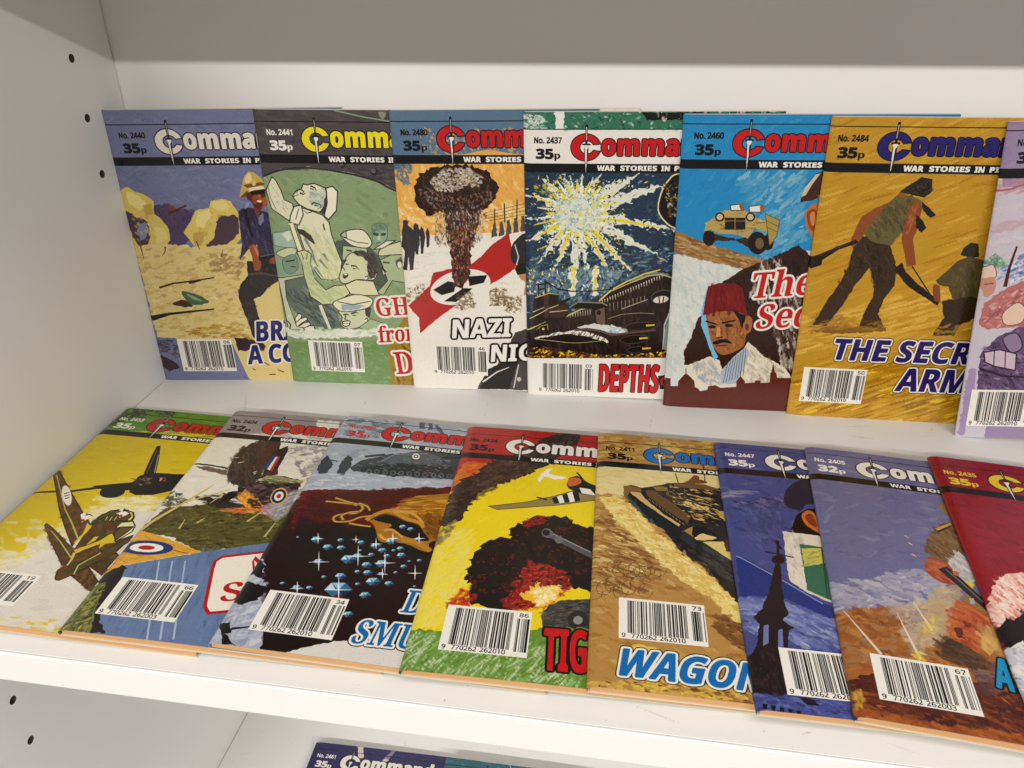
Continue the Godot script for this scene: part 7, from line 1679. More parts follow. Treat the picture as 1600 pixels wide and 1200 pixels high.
func draw_diamonds():
	bg(rgb(44,18,22))
	pg(rgb(172,180,192),[-37.2,-15,139.8,-49,147,54.4,-0.6,81.1],0,0)
	db([rgb(160,170,184),rgb(184,190,200),rgb(140,152,168),rgb(200,204,208)],[0,0,141,0,141,50,0,50],300,7,2.6,-6,40)
	pg(rgb(96,108,124),[43.6,-7.1,46.9,-7.7,50.3,6.4,47.1,7],0,0.4)
	pg(rgb(96,108,124),[48.3,-10.5,50.7,-10.9,54.7,6.7,52.4,7.2],0,0.4)
	pg(rgb(96,108,124),[56.2,0.4,67.8,17.1,66.4,19.6,55.5,3],0,0.4)
	db([rgb(96,108,124),rgb(120,130,146)],[0.2,3.7,37.6,1.5,24.2,20.6,6.1,21.7],40,6,2.4,10,30)
	sp([rgb(96,108,124),rgb(120,130,146)],[0.2,3.7,37.6,1.5,24.2,20.6,6.1,21.7],16,3.6,1.2,10,30)
	pg(rgb(74,80,88),[19.2,50.4,23.3,43.3,37.4,35,57.3,28,76.2,26.7,89.6,30.7,92.5,47.2,76.3,51.7,51.4,54.7,42.7,54.3,21.5,53.7],0,0.4)
	db([rgb(50,54,60),rgb(104,112,120),rgb(130,136,142),rgb(40,42,46)],[20,48.8,37.7,36,70.7,31,75.9,49.8,43.8,53.7],130,5,1.2,4,20)
	sp([rgb(50,54,60),rgb(104,112,120),rgb(130,136,142),rgb(40,42,46)],[20,48.8,37.7,36,70.7,31,75.9,49.8,43.8,53.7],52,3,0.6,4,20)
	ln(rgb(50,54,60),[59,35.3,71,32.4,89.4,29.9],1.6,1.2,0,0)
	pg(rgb(236,232,222),[53.9,33.8,54,34.9,53.8,35.9,53.2,36.6,52.5,36.9,51.7,36.8,50.8,36.4,50.2,35.6,49.8,34.6,49.7,33.6,49.9,32.6,50.4,31.9,51.2,31.5,52,31.6,52.8,32.1,53.5,32.8],1,0)
	pg(rgb(90,96,104),[53.3,34,53.4,34.7,53.2,35.4,52.8,35.8,52.3,36.1,51.7,36,51.1,35.7,50.7,35.2,50.4,34.5,50.3,33.8,50.5,33.1,50.8,32.6,51.4,32.4,52,32.4,52.5,32.7,53,33.3],1,0)
	pg(rgb(236,232,222),[52.7,34.1,52.7,34.5,52.6,34.8,52.4,35.1,52.1,35.3,51.7,35.2,51.4,35.1,51.1,34.8,51,34.4,50.9,34,51,33.6,51.3,33.3,51.6,33.2,51.9,33.2,52.3,33.4,52.5,33.7],1,0)
	ln(rgb(60,64,70),[24.7,39.5,33.9,36.2],2,2,0,0)
	pg(rgb(64,72,82),[2.1,55.2,1.3,45.9,2.9,41.3,6.1,45,9.6,49.7,8.7,58.1,5.2,58.7],0,0.5)
	pg(rgb(64,72,82),[13.6,56.1,12.7,45.9,14.7,40.2,18.1,42.8,19.1,50,18.1,58.4,15.7,58.8],0,0.5)
	ln(rgb(60,66,76),[4.3,45.4,10.4,46.4],0.9,0.9,0,0)
	pg(rgb(52,56,62),[25.1,49.3,43.5,43.4,74,40.3,76.2,51.3,44.1,54.8,26.5,53.6],0,0.5)
	pg(rgb(96,102,108),[32,52.4,32.2,53.2,32,53.9,31.7,54.5,31.1,54.8,30.5,54.7,29.9,54.3,29.3,53.7,29,52.9,28.9,52.1,29,51.3,29.3,50.8,29.9,50.5,30.5,50.6,31.1,50.9,31.7,51.6],1,0)
	pg(rgb(44,46,50),[31.2,52.5,31.3,52.9,31.2,53.2,31,53.5,30.8,53.6,30.5,53.6,30.2,53.4,30,53.1,29.8,52.8,29.7,52.4,29.8,52,30,51.8,30.2,51.7,30.5,51.7,30.8,51.9,31.1,52.1],1,0)
	pg(rgb(96,102,108),[36.4,52,36.5,52.8,36.4,53.6,36,54.1,35.5,54.4,34.9,54.3,34.2,54,33.7,53.4,33.3,52.6,33.2,51.7,33.3,51,33.7,50.4,34.2,50.1,34.9,50.2,35.5,50.6,36,51.2],1,0)
	pg(rgb(44,46,50),[35.6,52.2,35.6,52.5,35.6,52.9,35.4,53.1,35.2,53.2,34.9,53.2,34.6,53.1,34.3,52.8,34.2,52.4,34.1,52,34.2,51.7,34.3,51.4,34.6,51.3,34.9,51.3,35.2,51.5,35.4,51.8],1,0)
	pg(rgb(96,102,108),[40.8,51.7,40.9,52.5,40.7,53.2,40.4,53.8,39.8,54.1,39.2,54,38.6,53.6,38,53,37.7,52.2,37.6,51.4,37.7,50.6,38.1,50.1,38.6,49.8,39.3,49.9,39.9,50.2,40.4,50.9],1,0)
	pg(rgb(44,46,50),[39.9,51.8,40,52.2,39.9,52.5,39.7,52.8,39.5,52.9,39.2,52.9,38.9,52.7,38.7,52.4,38.5,52.1,38.5,51.7,38.5,51.3,38.7,51.1,39,51,39.2,51,39.5,51.2,39.8,51.4],1,0)
	pg(rgb(96,102,108),[45.1,51.3,45.2,52.1,45.1,52.9,44.7,53.4,44.2,53.7,43.5,53.6,42.9,53.3,42.4,52.7,42,51.9,41.9,51,42.1,50.3,42.5,49.7,43,49.4,43.6,49.5,44.3,49.9,44.8,50.5],1,0)
	pg(rgb(44,46,50),[44.3,51.5,44.3,51.8,44.3,52.2,44.1,52.4,43.8,52.5,43.6,52.5,43.3,52.4,43,52.1,42.9,51.7,42.8,51.3,42.9,51,43.1,50.7,43.3,50.6,43.6,50.6,43.9,50.8,44.1,51.1],1,0)
	pg(rgb(96,102,108),[49.5,51,49.6,51.8,49.4,52.5,49,53.1,48.5,53.4,47.9,53.3,47.2,52.9,46.7,52.3,46.4,51.5,46.3,50.7,46.4,49.9,46.8,49.4,47.4,49.1,48,49.2,48.6,49.5,49.1,50.2],1,0)
	pg(rgb(44,46,50),[48.6,51.1,48.7,51.5,48.6,51.8,48.4,52.1,48.2,52.2,47.9,52.2,47.6,52,47.4,51.7,47.2,51.4,47.2,51,47.2,50.6,47.4,50.4,47.7,50.3,48,50.3,48.2,50.5,48.5,50.7],1,0)
	pg(rgb(96,102,108),[53.8,50.6,53.9,51.4,53.7,52.2,53.4,52.7,52.8,53,52.2,53,51.6,52.6,51.1,52,50.7,51.2,50.7,50.3,50.8,49.6,51.2,49,51.7,48.7,52.4,48.8,53,49.2,53.5,49.8],1,0)
	pg(rgb(44,46,50),[53,50.8,53,51.1,52.9,51.5,52.8,51.7,52.5,51.9,52.2,51.8,52,51.7,51.7,51.4,51.6,51,51.5,50.6,51.6,50.3,51.8,50,52,49.9,52.3,49.9,52.6,50.1,52.8,50.4],1,0)
	pg(rgb(96,102,108),[58.1,50.3,58.2,51.1,58.1,51.8,57.7,52.4,57.1,52.7,56.5,52.6,55.9,52.2,55.4,51.6,55.1,50.8,55,50,55.2,49.2,55.5,48.7,56.1,48.4,56.7,48.5,57.3,48.8,57.8,49.5],1,0)
	pg(rgb(44,46,50),[57.3,50.4,57.4,50.8,57.3,51.1,57.1,51.4,56.9,51.5,56.6,51.5,56.3,51.3,56.1,51,55.9,50.7,55.9,50.3,55.9,49.9,56.1,49.7,56.4,49.6,56.7,49.6,56.9,49.8,57.2,50],1,0)
	pg(rgb(96,102,108),[62.5,49.9,62.6,50.7,62.4,51.5,62,52,61.5,52.3,60.8,52.3,60.2,51.9,59.7,51.3,59.4,50.5,59.3,49.6,59.5,48.9,59.9,48.3,60.4,48,61.1,48.1,61.7,48.5,62.2,49.1],1,0)
	pg(rgb(44,46,50),[61.7,50.1,61.7,50.4,61.6,50.8,61.4,51,61.2,51.2,60.9,51.1,60.6,51,60.4,50.7,60.3,50.3,60.2,49.9,60.3,49.6,60.5,49.3,60.7,49.2,61,49.2,61.3,49.4,61.5,49.7],1,0)
	pg(rgb(96,102,108),[66.8,49.6,66.9,50.4,66.7,51.1,66.3,51.7,65.8,52,65.2,51.9,64.6,51.5,64.1,50.9,63.8,50.1,63.7,49.3,63.9,48.5,64.3,48,64.8,47.7,65.4,47.8,66,48.1,66.5,48.8],1,0)
	pg(rgb(44,46,50),[66,49.7,66,50.1,65.9,50.4,65.8,50.7,65.5,50.8,65.2,50.8,65,50.6,64.7,50.3,64.6,50,64.6,49.6,64.6,49.2,64.8,49,65.1,48.9,65.4,48.9,65.6,49.1,65.9,49.3],1,0)
	pg(rgb(96,102,108),[71.2,49.2,71.2,50,71,50.8,70.6,51.3,70.1,51.6,69.5,51.6,68.9,51.2,68.4,50.6,68.1,49.8,68,48.9,68.2,48.2,68.6,47.6,69.2,47.3,69.8,47.4,70.4,47.8,70.9,48.4],1,0)
	pg(rgb(44,46,50),[70.3,49.4,70.4,49.7,70.3,50.1,70.1,50.3,69.8,50.5,69.6,50.4,69.3,50.3,69.1,50,68.9,49.6,68.9,49.2,69,48.9,69.2,48.6,69.4,48.5,69.7,48.5,70,48.7,70.2,49],1,0)
	pg(rgb(96,102,108),[75.5,48.9,75.5,49.7,75.4,50.5,75,51,74.4,51.3,73.8,51.2,73.2,50.8,72.7,50.2,72.4,49.4,72.4,48.6,72.6,47.8,72.9,47.3,73.5,47,74.1,47.1,74.7,47.4,75.2,48.1],1,0)
	pg(rgb(44,46,50),[74.7,49,74.7,49.4,74.6,49.7,74.4,50,74.2,50.1,73.9,50.1,73.6,49.9,73.4,49.6,73.3,49.3,73.2,48.9,73.3,48.5,73.5,48.3,73.8,48.2,74,48.2,74.3,48.4,74.5,48.7],1,0)
	pg(rgb(98,106,112),[33.4,43.2,39.8,34.5,57.8,30.1,66.2,33.3,64.9,39.1,48.1,41.7],0,0.4)
	ln(rgb(150,156,160),[34.4,42.6,39.9,34.7,57.9,30.5],0.6,0.6,0,0)
	sp([rgb(150,156,162),rgb(40,42,46),rgb(120,126,132)],[19,45.8,70.7,31,75.9,49.8,24.2,54.2],120,3,0.6,5,30)
	pg(rgb(236,232,222),[54,34.3,54.1,35.3,53.9,36.3,53.3,37,52.6,37.3,51.8,37.3,50.9,36.8,50.3,36,49.9,35,49.8,34,50,33,50.5,32.3,51.3,32,52.1,32,52.9,32.5,53.6,33.3],1,0)
	pg(rgb(80,86,94),[53.3,34.4,53.3,35,53.2,35.6,52.8,36.1,52.3,36.3,51.8,36.3,51.3,36,50.9,35.5,50.6,34.9,50.5,34.2,50.7,33.6,51,33.2,51.5,33,52.1,33,52.6,33.3,53,33.8],1,0)
	pg(rgb(236,232,222),[52.7,34.5,52.7,34.8,52.6,35.1,52.4,35.4,52.1,35.5,51.8,35.5,51.6,35.3,51.3,35.1,51.2,34.8,51.2,34.5,51.3,34.2,51.5,33.9,51.7,33.8,52,33.8,52.3,34,52.5,34.2],1,0)
	db([rgb(214,216,218),rgb(190,198,206),rgb(160,170,184)],[-1.2,59.9,41.4,54.1,75.2,51.9,75.6,59.7,46.3,67.3,0.2,73.8],110,7,1.6,2,10)
	sp([rgb(214,216,218),rgb(190,198,206),rgb(160,170,184)],[-1.2,59.9,41.4,54.1,75.2,51.9,75.6,59.7,46.3,67.3,0.2,73.8],44,4.2,0.8,2,10)
	pg(rgb(112,26,28),[0.5,74.5,15,71.1,28.9,69.3,46.6,68.4,60.9,63.5,76.4,58,146.1,41,149.7,92.4,6.1,104.7],0,0.5)
	db([rgb(100,22,26),rgb(122,34,34),rgb(90,20,24),rgb(110,28,30)],[-0.2,75.8,76.8,59.9,76.5,80,3.9,93],140,8,2.6,0,30)
	sp([rgb(100,22,26),rgb(122,34,34),rgb(90,20,24),rgb(110,28,30)],[-0.2,75.8,76.8,59.9,76.5,80,3.9,93],56,4.8,1.3,0,30)
	db([rgb(76,20,24),rgb(88,22,26),rgb(60,18,22)],[2.7,89.6,75.7,76.5,76.9,92.1,4.2,108.4],120,8,2.6,0,30)
	sp([rgb(76,20,24),rgb(88,22,26),rgb(60,18,22)],[2.7,89.6,75.7,76.5,76.9,92.1,4.2,108.4],48,4.8,1.3,0,30)
	db([rgb(52,20,24),rgb(38,16,20),rgb(58,22,26)],[2.9,105.2,72.6,92.8,83.7,160.6,21.1,168.8],150,8,2.6,0,40)
	sp([rgb(52,20,24),rgb(38,16,20),rgb(58,22,26)],[2.9,105.2,72.6,92.8,83.7,160.6,21.1,168.8],60,4.8,1.3,0,40)
	db([rgb(34,12,16),rgb(28,10,14),rgb(44,16,18)],[9.5,98.9,42.6,99.6,52,105.9,48.8,120.1,19.4,125.3],120,14,6,0,40)
	sp([rgb(34,12,16),rgb(28,10,14),rgb(44,16,18)],[9.5,98.9,42.6,99.6,52,105.9,48.8,120.1,19.4,125.3],48,8.4,3,0,40)
	db([rgb(72,16,20),rgb(84,20,22)],[2.6,77.6,76.2,60.5,52.5,75.7,43.6,84.3,18.2,92.3],60,14,5,0,20)
	sp([rgb(72,16,20),rgb(84,20,22)],[2.6,77.6,76.2,60.5,52.5,75.7,43.6,84.3,18.2,92.3],24,8.4,2.5,0,20)
	pg(rgb(24,10,12),[40.4,104.8,43.5,95.3,52.2,102.7,60.5,105.9,76.3,110.1,73.2,114.4,50.8,109.2],1,0.6)
	pg(rgb(170,118,34),[42.3,91.4,45.1,85.8,51.9,82.1,55.9,76,60,69.9,67.3,66.9,95,62.7,101.1,97.2,77.5,101.4,77,108.4,73.5,109,63.6,105.4,53.2,106.4,50.1,103,46.3,95.6],1,0.15)
	db([rgb(190,140,48),rgb(204,156,70),rgb(150,100,26),rgb(178,126,40)],[54,81.6,61.3,70.6,77.6,66.7,79.9,83,69,85.8,59.6,81.5],90,16,4,-14,16)
	sp([rgb(190,140,48),rgb(204,156,70),rgb(150,100,26),rgb(178,126,40)],[54,81.6,61.3,70.6,77.6,66.7,79.9,83,69,85.8,59.6,81.5],36,9.6,2,-14,16)
	db([rgb(128,84,22),rgb(110,70,18),rgb(150,100,30)],[66.5,87,78,84.2,78.2,94.9,74.7,98.7,69.5,92.3],50,12,4,40,24)
	sp([rgb(128,84,22),rgb(110,70,18),rgb(150,100,30)],[66.5,87,78,84.2,78.2,94.9,74.7,98.7,69.5,92.3],20,7.2,2,40,24)
	pg(rgb(30,18,12),[44.2,90.2,47.5,86.2,52.5,86.2,59.4,89.2,67,91.1,71.4,96,75.3,101,71.9,102.3,62.2,100.1,55,97.4,52.9,97.7,53.9,93.4,46.9,91.8],1,0.2)
	ln(rgb(196,146,60),[41.5,91.5,45.3,86.2,51,83,60,87.4,67.6,89.3,70,92.2],2.6,2,1,0)
	ln(rgb(206,160,80),[53.4,83.4,59.8,82.3,64.9,84.8,69.2,89.1],2.2,1.4,1,0)
	ln(rgb(92,56,18),[43.4,91.2,47.7,87,53.1,86.5,60.6,89.8],1.2,0.8,1,0)
	pg(rgb(176,122,40),[45.1,93.4,49.8,94.2,53.2,92.8,54.7,94.1,52.4,97.8,52.8,101,59.3,101.4,64.2,103.7,60.1,104.4,53.1,106.1,50.1,103,49.3,98.4],1,0.15)
	ln(rgb(206,160,84),[52.2,97.9,55.4,96.9,60,99.7,64.2,103.7],1.8,1,1,0)
	ln(rgb(186,136,56),[63,103.1,69.5,103.5,76.9,108],3.6,3,1,0)
	ln(rgb(220,178,100),[50.7,101.3,54.2,104.3,59.6,102.5],1.4,0.8,1,0)
	ln(rgb(112,76,28),[16.6,81.1,23.4,81,30.7,81],1.9,1.7,1,0)
	ln(rgb(198,158,88),[16.6,81.1,23.4,81,30.7,81],1.1,1,1,0)
	ln(rgb(112,76,28),[20.6,77.7,26.3,79.4,31.2,80.5],1.9,1.7,1,0)
	ln(rgb(198,158,88),[20.6,77.7,26.3,79.4,31.2,80.5],1.1,1,1,0)
	ln(rgb(112,76,28),[31.2,80.5,34.8,81.1,36.7,83.8,34.5,87.7,29.4,89,25.2,91.5,24.9,94.1,27.2,95.7,33.3,94.2,37.6,90.5,43.6,88.2],1.9,1.7,1,0)
	ln(rgb(198,158,88),[31.2,80.5,34.8,81.1,36.7,83.8,34.5,87.7,29.4,89,25.2,91.5,24.9,94.1,27.2,95.7,33.3,94.2,37.6,90.5,43.6,88.2],1.1,1,1,0)
	ln(rgb(112,76,28),[33.6,80,38.2,81.4,40.6,84.4],1.9,1.7,1,0)
	ln(rgb(198,158,88),[33.6,80,38.2,81.4,40.6,84.4],1.1,1,1,0)
	ln(rgb(112,76,28),[29.8,93.6,28.1,91,30.7,87.9,35.2,86.3],1.9,1.7,1,0)
	ln(rgb(198,158,88),[29.8,93.6,28.1,91,30.7,87.9,35.2,86.3],1.1,1,1,0)
	ln(rgb(112,76,28),[33.8,95.8,39.5,96.4,44.4,96.4],1.9,1.7,1,0)
	ln(rgb(198,158,88),[33.8,95.8,39.5,96.4,44.4,96.4],1.1,1,1,0)
	pg(rgb(190,146,72),[33.3,80.8,33.4,81.3,33.3,81.7,33,82.1,32.6,82.2,32.1,82.2,31.6,82,31.2,81.7,31,81.2,30.9,80.7,31.1,80.3,31.4,79.9,31.8,79.7,32.3,79.7,32.7,80,33.1,80.3],1,0)
	pg(rgb(62,116,150),[58.5,94.5,59,92.7,61.1,92.3,62.4,93.8,61.4,95.5,60,95.8],0,0)
	pg(rgb(150,196,216),[59,92.7,61.1,92.3,60.5,94.1],0,0)
	pg(rgb(30,60,90),[62.4,93.8,61.4,95.5,60.5,94.1],0,0)
	pg(rgb(112,36,44),[60,95.8,61.4,95.5,60.6,94.6],0,0)
	pg(rgb(196,220,230),[58.5,94.5,59,92.7,60.1,94.2],0,0)
	pg(rgb(62,116,150),[62.9,95.4,63.3,93.8,65.2,93.5,66.4,94.8,65.4,96.3,64.3,96.5],0,0)
	pg(rgb(150,196,216),[63.3,93.8,65.2,93.5,64.7,95.1],0,0)
	pg(rgb(30,60,90),[66.4,94.8,65.4,96.3,64.7,95.1],0,0)
	pg(rgb(112,36,44),[64.3,96.5,65.4,96.3,64.8,95.6],0,0)
	pg(rgb(196,220,230),[62.9,95.4,63.3,93.8,64.3,95.2],0,0)
	pg(rgb(62,116,150),[11.7,110,11.8,109.2,12.7,109,13.5,109.7,13.1,110.4,12.4,110.5],0,0)
	pg(rgb(150,196,216),[11.8,109.2,12.7,109,12.6,109.8],0,0)
	pg(rgb(30,60,90),[13.5,109.7,13.1,110.4,12.6,109.8],0,0)
	pg(rgb(112,36,44),[12.4,110.5,13.1,110.4,12.7,110],0,0)
	pg(rgb(196,220,230),[11.7,110,11.8,109.2,12.4,109.9],0,0)
	pg(rgb(62,116,150),[19.3,110.6,20,108.2,22.8,107.7,25,109.6,23.8,111.9,21.7,112.3],0,0)
	pg(rgb(150,196,216),[20,108.2,22.8,107.7,22.2,110.1],0,0)
	pg(rgb(30,60,90),[25,109.6,23.8,111.9,22.2,110.1],0,0)
	pg(rgb(112,36,44),[21.7,112.3,23.8,111.9,22.5,110.9],0,0)
	pg(rgb(196,220,230),[19.3,110.6,20,108.2,21.6,110.2],0,0)
	pg(rgb(62,116,150),[31.9,109,32.3,107.5,34,107.2,35.3,108.4,34.5,109.9,33.3,110.1],0,0)
	pg(rgb(150,196,216),[32.3,107.5,34,107.2,33.7,108.7],0,0)
	pg(rgb(30,60,90),[35.3,108.4,34.5,109.9,33.7,108.7],0,0)
	pg(rgb(112,36,44),[33.3,110.1,34.5,109.9,33.8,109.2],0,0)
	pg(rgb(196,220,230),[31.9,109,32.3,107.5,33.2,108.8],0,0)
	pg(rgb(62,116,150),[26.7,114.9,27.3,112.8,29.9,112.3,31.8,114,30.6,116.1,28.9,116.5],0,0)
	pg(rgb(150,196,216),[27.3,112.8,29.9,112.3,29.3,114.5],0,0)
	pg(rgb(30,60,90),[31.8,114,30.6,116.1,29.3,114.5],0,0)
	pg(rgb(112,36,44),[28.9,116.5,30.6,116.1,29.5,115.1],0,0)
	pg(rgb(196,220,230),[26.7,114.9,27.3,112.8,28.8,114.6],0,0)
	pg(rgb(62,116,150),[33.4,114.2,34,112.4,36.2,112,37.9,113.4,36.8,115.2,35.2,115.5],0,0)
	pg(rgb(150,196,216),[34,112.4,36.2,112,35.7,113.8],0,0)
	pg(rgb(30,60,90),[37.9,113.4,36.8,115.2,35.7,113.8],0,0)
	pg(rgb(112,36,44),[35.2,115.5,36.8,115.2,35.9,114.4],0,0)
	pg(rgb(196,220,230),[33.4,114.2,34,112.4,35.2,113.9],0,0)
	pg(rgb(62,116,150),[26,125.2,26.5,123.1,29.1,122.6,30.9,124.3,29.8,126.3,28.1,126.6],0,0)
	pg(rgb(150,196,216),[26.5,123.1,29.1,122.6,28.5,124.7],0,0)
	pg(rgb(30,60,90),[30.9,124.3,29.8,126.3,28.5,124.7],0,0)
	pg(rgb(112,36,44),[28.1,126.6,29.8,126.3,28.7,125.3],0,0)
	pg(rgb(196,220,230),[26,125.2,26.5,123.1,28,124.8],0,0)
	pg(rgb(62,116,150),[37.9,121.6,38.9,118.4,42.7,117.8,45.6,120.2,43.7,123.3,41,123.8],0,0)
	pg(rgb(150,196,216),[38.9,118.4,42.7,117.8,41.8,120.9],0,0)
	pg(rgb(30,60,90),[45.6,120.2,43.7,123.3,41.8,120.9],0,0)
	pg(rgb(112,36,44),[41,123.8,43.7,123.3,42.1,121.9],0,0)
	pg(rgb(196,220,230),[37.9,121.6,38.9,118.4,40.9,121],0,0)
	pg(rgb(62,116,150),[42.4,118.9,43.2,116.6,46,116.1,48.1,117.9,46.7,120.2,44.7,120.5],0,0)
	pg(rgb(150,196,216),[43.2,116.6,46,116.1,45.3,118.4],0,0)
	pg(rgb(30,60,90),[48.1,117.9,46.7,120.2,45.3,118.4],0,0)
	pg(rgb(112,36,44),[44.7,120.5,46.7,120.2,45.5,119.1],0,0)
	pg(rgb(196,220,230),[42.4,118.9,43.2,116.6,44.7,118.5],0,0)
	pg(rgb(62,116,150),[55,105.9,55.9,103.5,58.7,103,60.8,104.9,59.3,107.3,57.2,107.6],0,0)
	pg(rgb(150,196,216),[55.9,103.5,58.7,103,57.9,105.4],0,0)
	pg(rgb(30,60,90),[60.8,104.9,59.3,107.3,57.9,105.4],0,0)
	pg(rgb(112,36,44),[57.2,107.6,59.3,107.3,58.1,106.2],0,0)
	pg(rgb(196,220,230),[55,105.9,55.9,103.5,57.3,105.5],0,0)
	pg(rgb(62,116,150),[48.8,110.2,49.5,108,52.1,107.6,54,109.3,52.7,111.5,50.9,111.8],0,0)
	pg(rgb(150,196,216),[49.5,108,52.1,107.6,51.4,109.8],0,0)
	pg(rgb(30,60,90),[54,109.3,52.7,111.5,51.4,109.8],0,0)
	pg(rgb(112,36,44),[50.9,111.8,52.7,111.5,51.6,110.4],0,0)
	pg(rgb(196,220,230),[48.8,110.2,49.5,108,50.9,109.9],0,0)
	pg(rgb(62,116,150),[53.2,112.6,53.8,110.8,56,110.4,57.6,111.9,56.5,113.6,54.9,113.9],0,0)
	pg(rgb(150,196,216),[53.8,110.8,56,110.4,55.4,112.2],0,0)
	pg(rgb(30,60,90),[57.6,111.9,56.5,113.6,55.4,112.2],0,0)
	pg(rgb(112,36,44),[54.9,113.9,56.5,113.6,55.6,112.8],0,0)
	pg(rgb(196,220,230),[53.2,112.6,53.8,110.8,54.9,112.3],0,0)
	pg(rgb(62,116,150),[42,109,42.4,107.3,44.4,107,45.8,108.3,44.9,110,43.5,110.2],0,0)
	pg(rgb(150,196,216),[42.4,107.3,44.4,107,44,108.7],0,0)
	pg(rgb(30,60,90),[45.8,108.3,44.9,110,44,108.7],0,0)
	pg(rgb(112,36,44),[43.5,110.2,44.9,110,44.1,109.1],0,0)
	pg(rgb(196,220,230),[42,109,42.4,107.3,43.5,108.8],0,0)
	pg(rgb(62,116,150),[61.5,109.9,62,108.2,64,107.9,65.3,109.2,64.3,110.8,63,111.1],0,0)
	pg(rgb(150,196,216),[62,108.2,64,107.9,63.4,109.6],0,0)
	pg(rgb(30,60,90),[65.3,109.2,64.3,110.8,63.4,109.6],0,0)
	pg(rgb(112,36,44),[63,111.1,64.3,110.8,63.6,110],0,0)
	pg(rgb(196,220,230),[61.5,109.9,62,108.2,63,109.6],0,0)
	pg(rgb(62,116,150),[62.8,114.4,63.4,112.4,65.8,112,67.4,113.6,66.2,115.5,64.6,115.8],0,0)
	pg(rgb(150,196,216),[63.4,112.4,65.8,112,65.2,114],0,0)
	pg(rgb(30,60,90),[67.4,113.6,66.2,115.5,65.2,114],0,0)
	pg(rgb(112,36,44),[64.6,115.8,66.2,115.5,65.3,114.6],0,0)
	pg(rgb(196,220,230),[62.8,114.4,63.4,112.4,64.6,114.1],0,0)
	pg(rgb(62,116,150),[48.5,123.5,49.2,121.4,51.7,121,53.5,122.6,52.3,124.7,50.5,125],0,0)
	pg(rgb(150,196,216),[49.2,121.4,51.7,121,51,123.1],0,0)
	pg(rgb(30,60,90),[53.5,122.6,52.3,124.7,51,123.1],0,0)
	pg(rgb(112,36,44),[50.5,125,52.3,124.7,51.2,123.6],0,0)
	pg(rgb(196,220,230),[48.5,123.5,49.2,121.4,50.5,123.2],0,0)
	pg(rgb(62,116,150),[54.6,121.7,55.5,118.9,58.9,118.3,61.2,120.5,59.5,123.2,57.2,123.6],0,0)
	pg(rgb(150,196,216),[55.5,118.9,58.9,118.3,58,121.1],0,0)
	pg(rgb(30,60,90),[61.2,120.5,59.5,123.2,58,121.1],0,0)
	pg(rgb(112,36,44),[57.2,123.6,59.5,123.2,58.2,122],0,0)
	pg(rgb(196,220,230),[54.6,121.7,55.5,118.9,57.2,121.2],0,0)
	pg(rgb(62,116,150),[66.4,121.4,66.8,120,68.6,119.7,69.7,120.9,68.8,122.2,67.7,122.4],0,0)
	pg(rgb(150,196,216),[66.8,120,68.6,119.7,68.1,121.1],0,0)
	pg(rgb(30,60,90),[69.7,120.9,68.8,122.2,68.1,121.1],0,0)
	pg(rgb(112,36,44),[67.7,122.4,68.8,122.2,68.2,121.6],0,0)
	pg(rgb(196,220,230),[66.4,121.4,66.8,120,67.7,121.2],0,0)
	pg(rgb(62,116,150),[50.7,128.3,51.3,126.5,53.6,126.1,55.2,127.6,54.1,129.4,52.5,129.7],0,0)
	pg(rgb(150,196,216),[51.3,126.5,53.6,126.1,53,127.9],0,0)
	pg(rgb(30,60,90),[55.2,127.6,54.1,129.4,53,127.9],0,0)
	pg(rgb(112,36,44),[52.5,129.7,54.1,129.4,53.2,128.5],0,0)
	pg(rgb(196,220,230),[50.7,128.3,51.3,126.5,52.5,128],0,0)
	pg(rgb(62,116,150),[46.8,128.3,47.1,127,48.7,126.8,49.7,127.8,49,128.9,48,129.1],0,0)
	pg(rgb(150,196,216),[47.1,127,48.7,126.8,48.3,128],0,0)
	pg(rgb(30,60,90),[49.7,127.8,49,128.9,48.3,128],0,0)
	pg(rgb(112,36,44),[48,129.1,49,128.9,48.4,128.3],0,0)
	pg(rgb(196,220,230),[46.8,128.3,47.1,127,48,128.1],0,0)
	pg(rgb(62,116,150),[53.7,133.7,54.6,130.9,58.1,130.3,60.5,132.5,58.8,135.2,56.5,135.6],0,0)
	pg(rgb(150,196,216),[54.6,130.9,58.1,130.3,57.2,133.1],0,0)
	pg(rgb(30,60,90),[60.5,132.5,58.8,135.2,57.2,133.1],0,0)
	pg(rgb(112,36,44),[56.5,135.6,58.8,135.2,57.4,133.9],0,0)
	pg(rgb(196,220,230),[53.7,133.7,54.6,130.9,56.5,133.2],0,0)
	pg(rgb(62,116,150),[62.2,133.3,62.9,131.6,65,131.3,66.5,132.6,65.4,134.2,63.9,134.5],0,0)
	pg(rgb(150,196,216),[62.9,131.6,65,131.3,64.4,132.9],0,0)
	pg(rgb(30,60,90),[66.5,132.6,65.4,134.2,64.4,132.9],0,0)
	pg(rgb(112,36,44),[63.9,134.5,65.4,134.2,64.6,133.5],0,0)
	pg(rgb(196,220,230),[62.2,133.3,62.9,131.6,63.9,133],0,0)
	pg(rgb(62,116,150),[38.9,132.6,39.6,130.4,42.3,130,44.4,131.7,43.1,133.8,41.1,134.1],0,0)
	pg(rgb(150,196,216),[39.6,130.4,42.3,130,41.7,132.1],0,0)
	pg(rgb(30,60,90),[44.4,131.7,43.1,133.8,41.7,132.1],0,0)
	pg(rgb(112,36,44),[41.1,134.1,43.1,133.8,41.9,132.8],0,0)
	pg(rgb(196,220,230),[38.9,132.6,39.6,130.4,41.1,132.2],0,0)
	pg(rgb(62,116,150),[33,134.1,33.3,133,34.6,132.8,35.6,133.6,34.9,134.6,34,134.8],0,0)
	pg(rgb(150,196,216),[33.3,133,34.6,132.8,34.4,133.8],0,0)
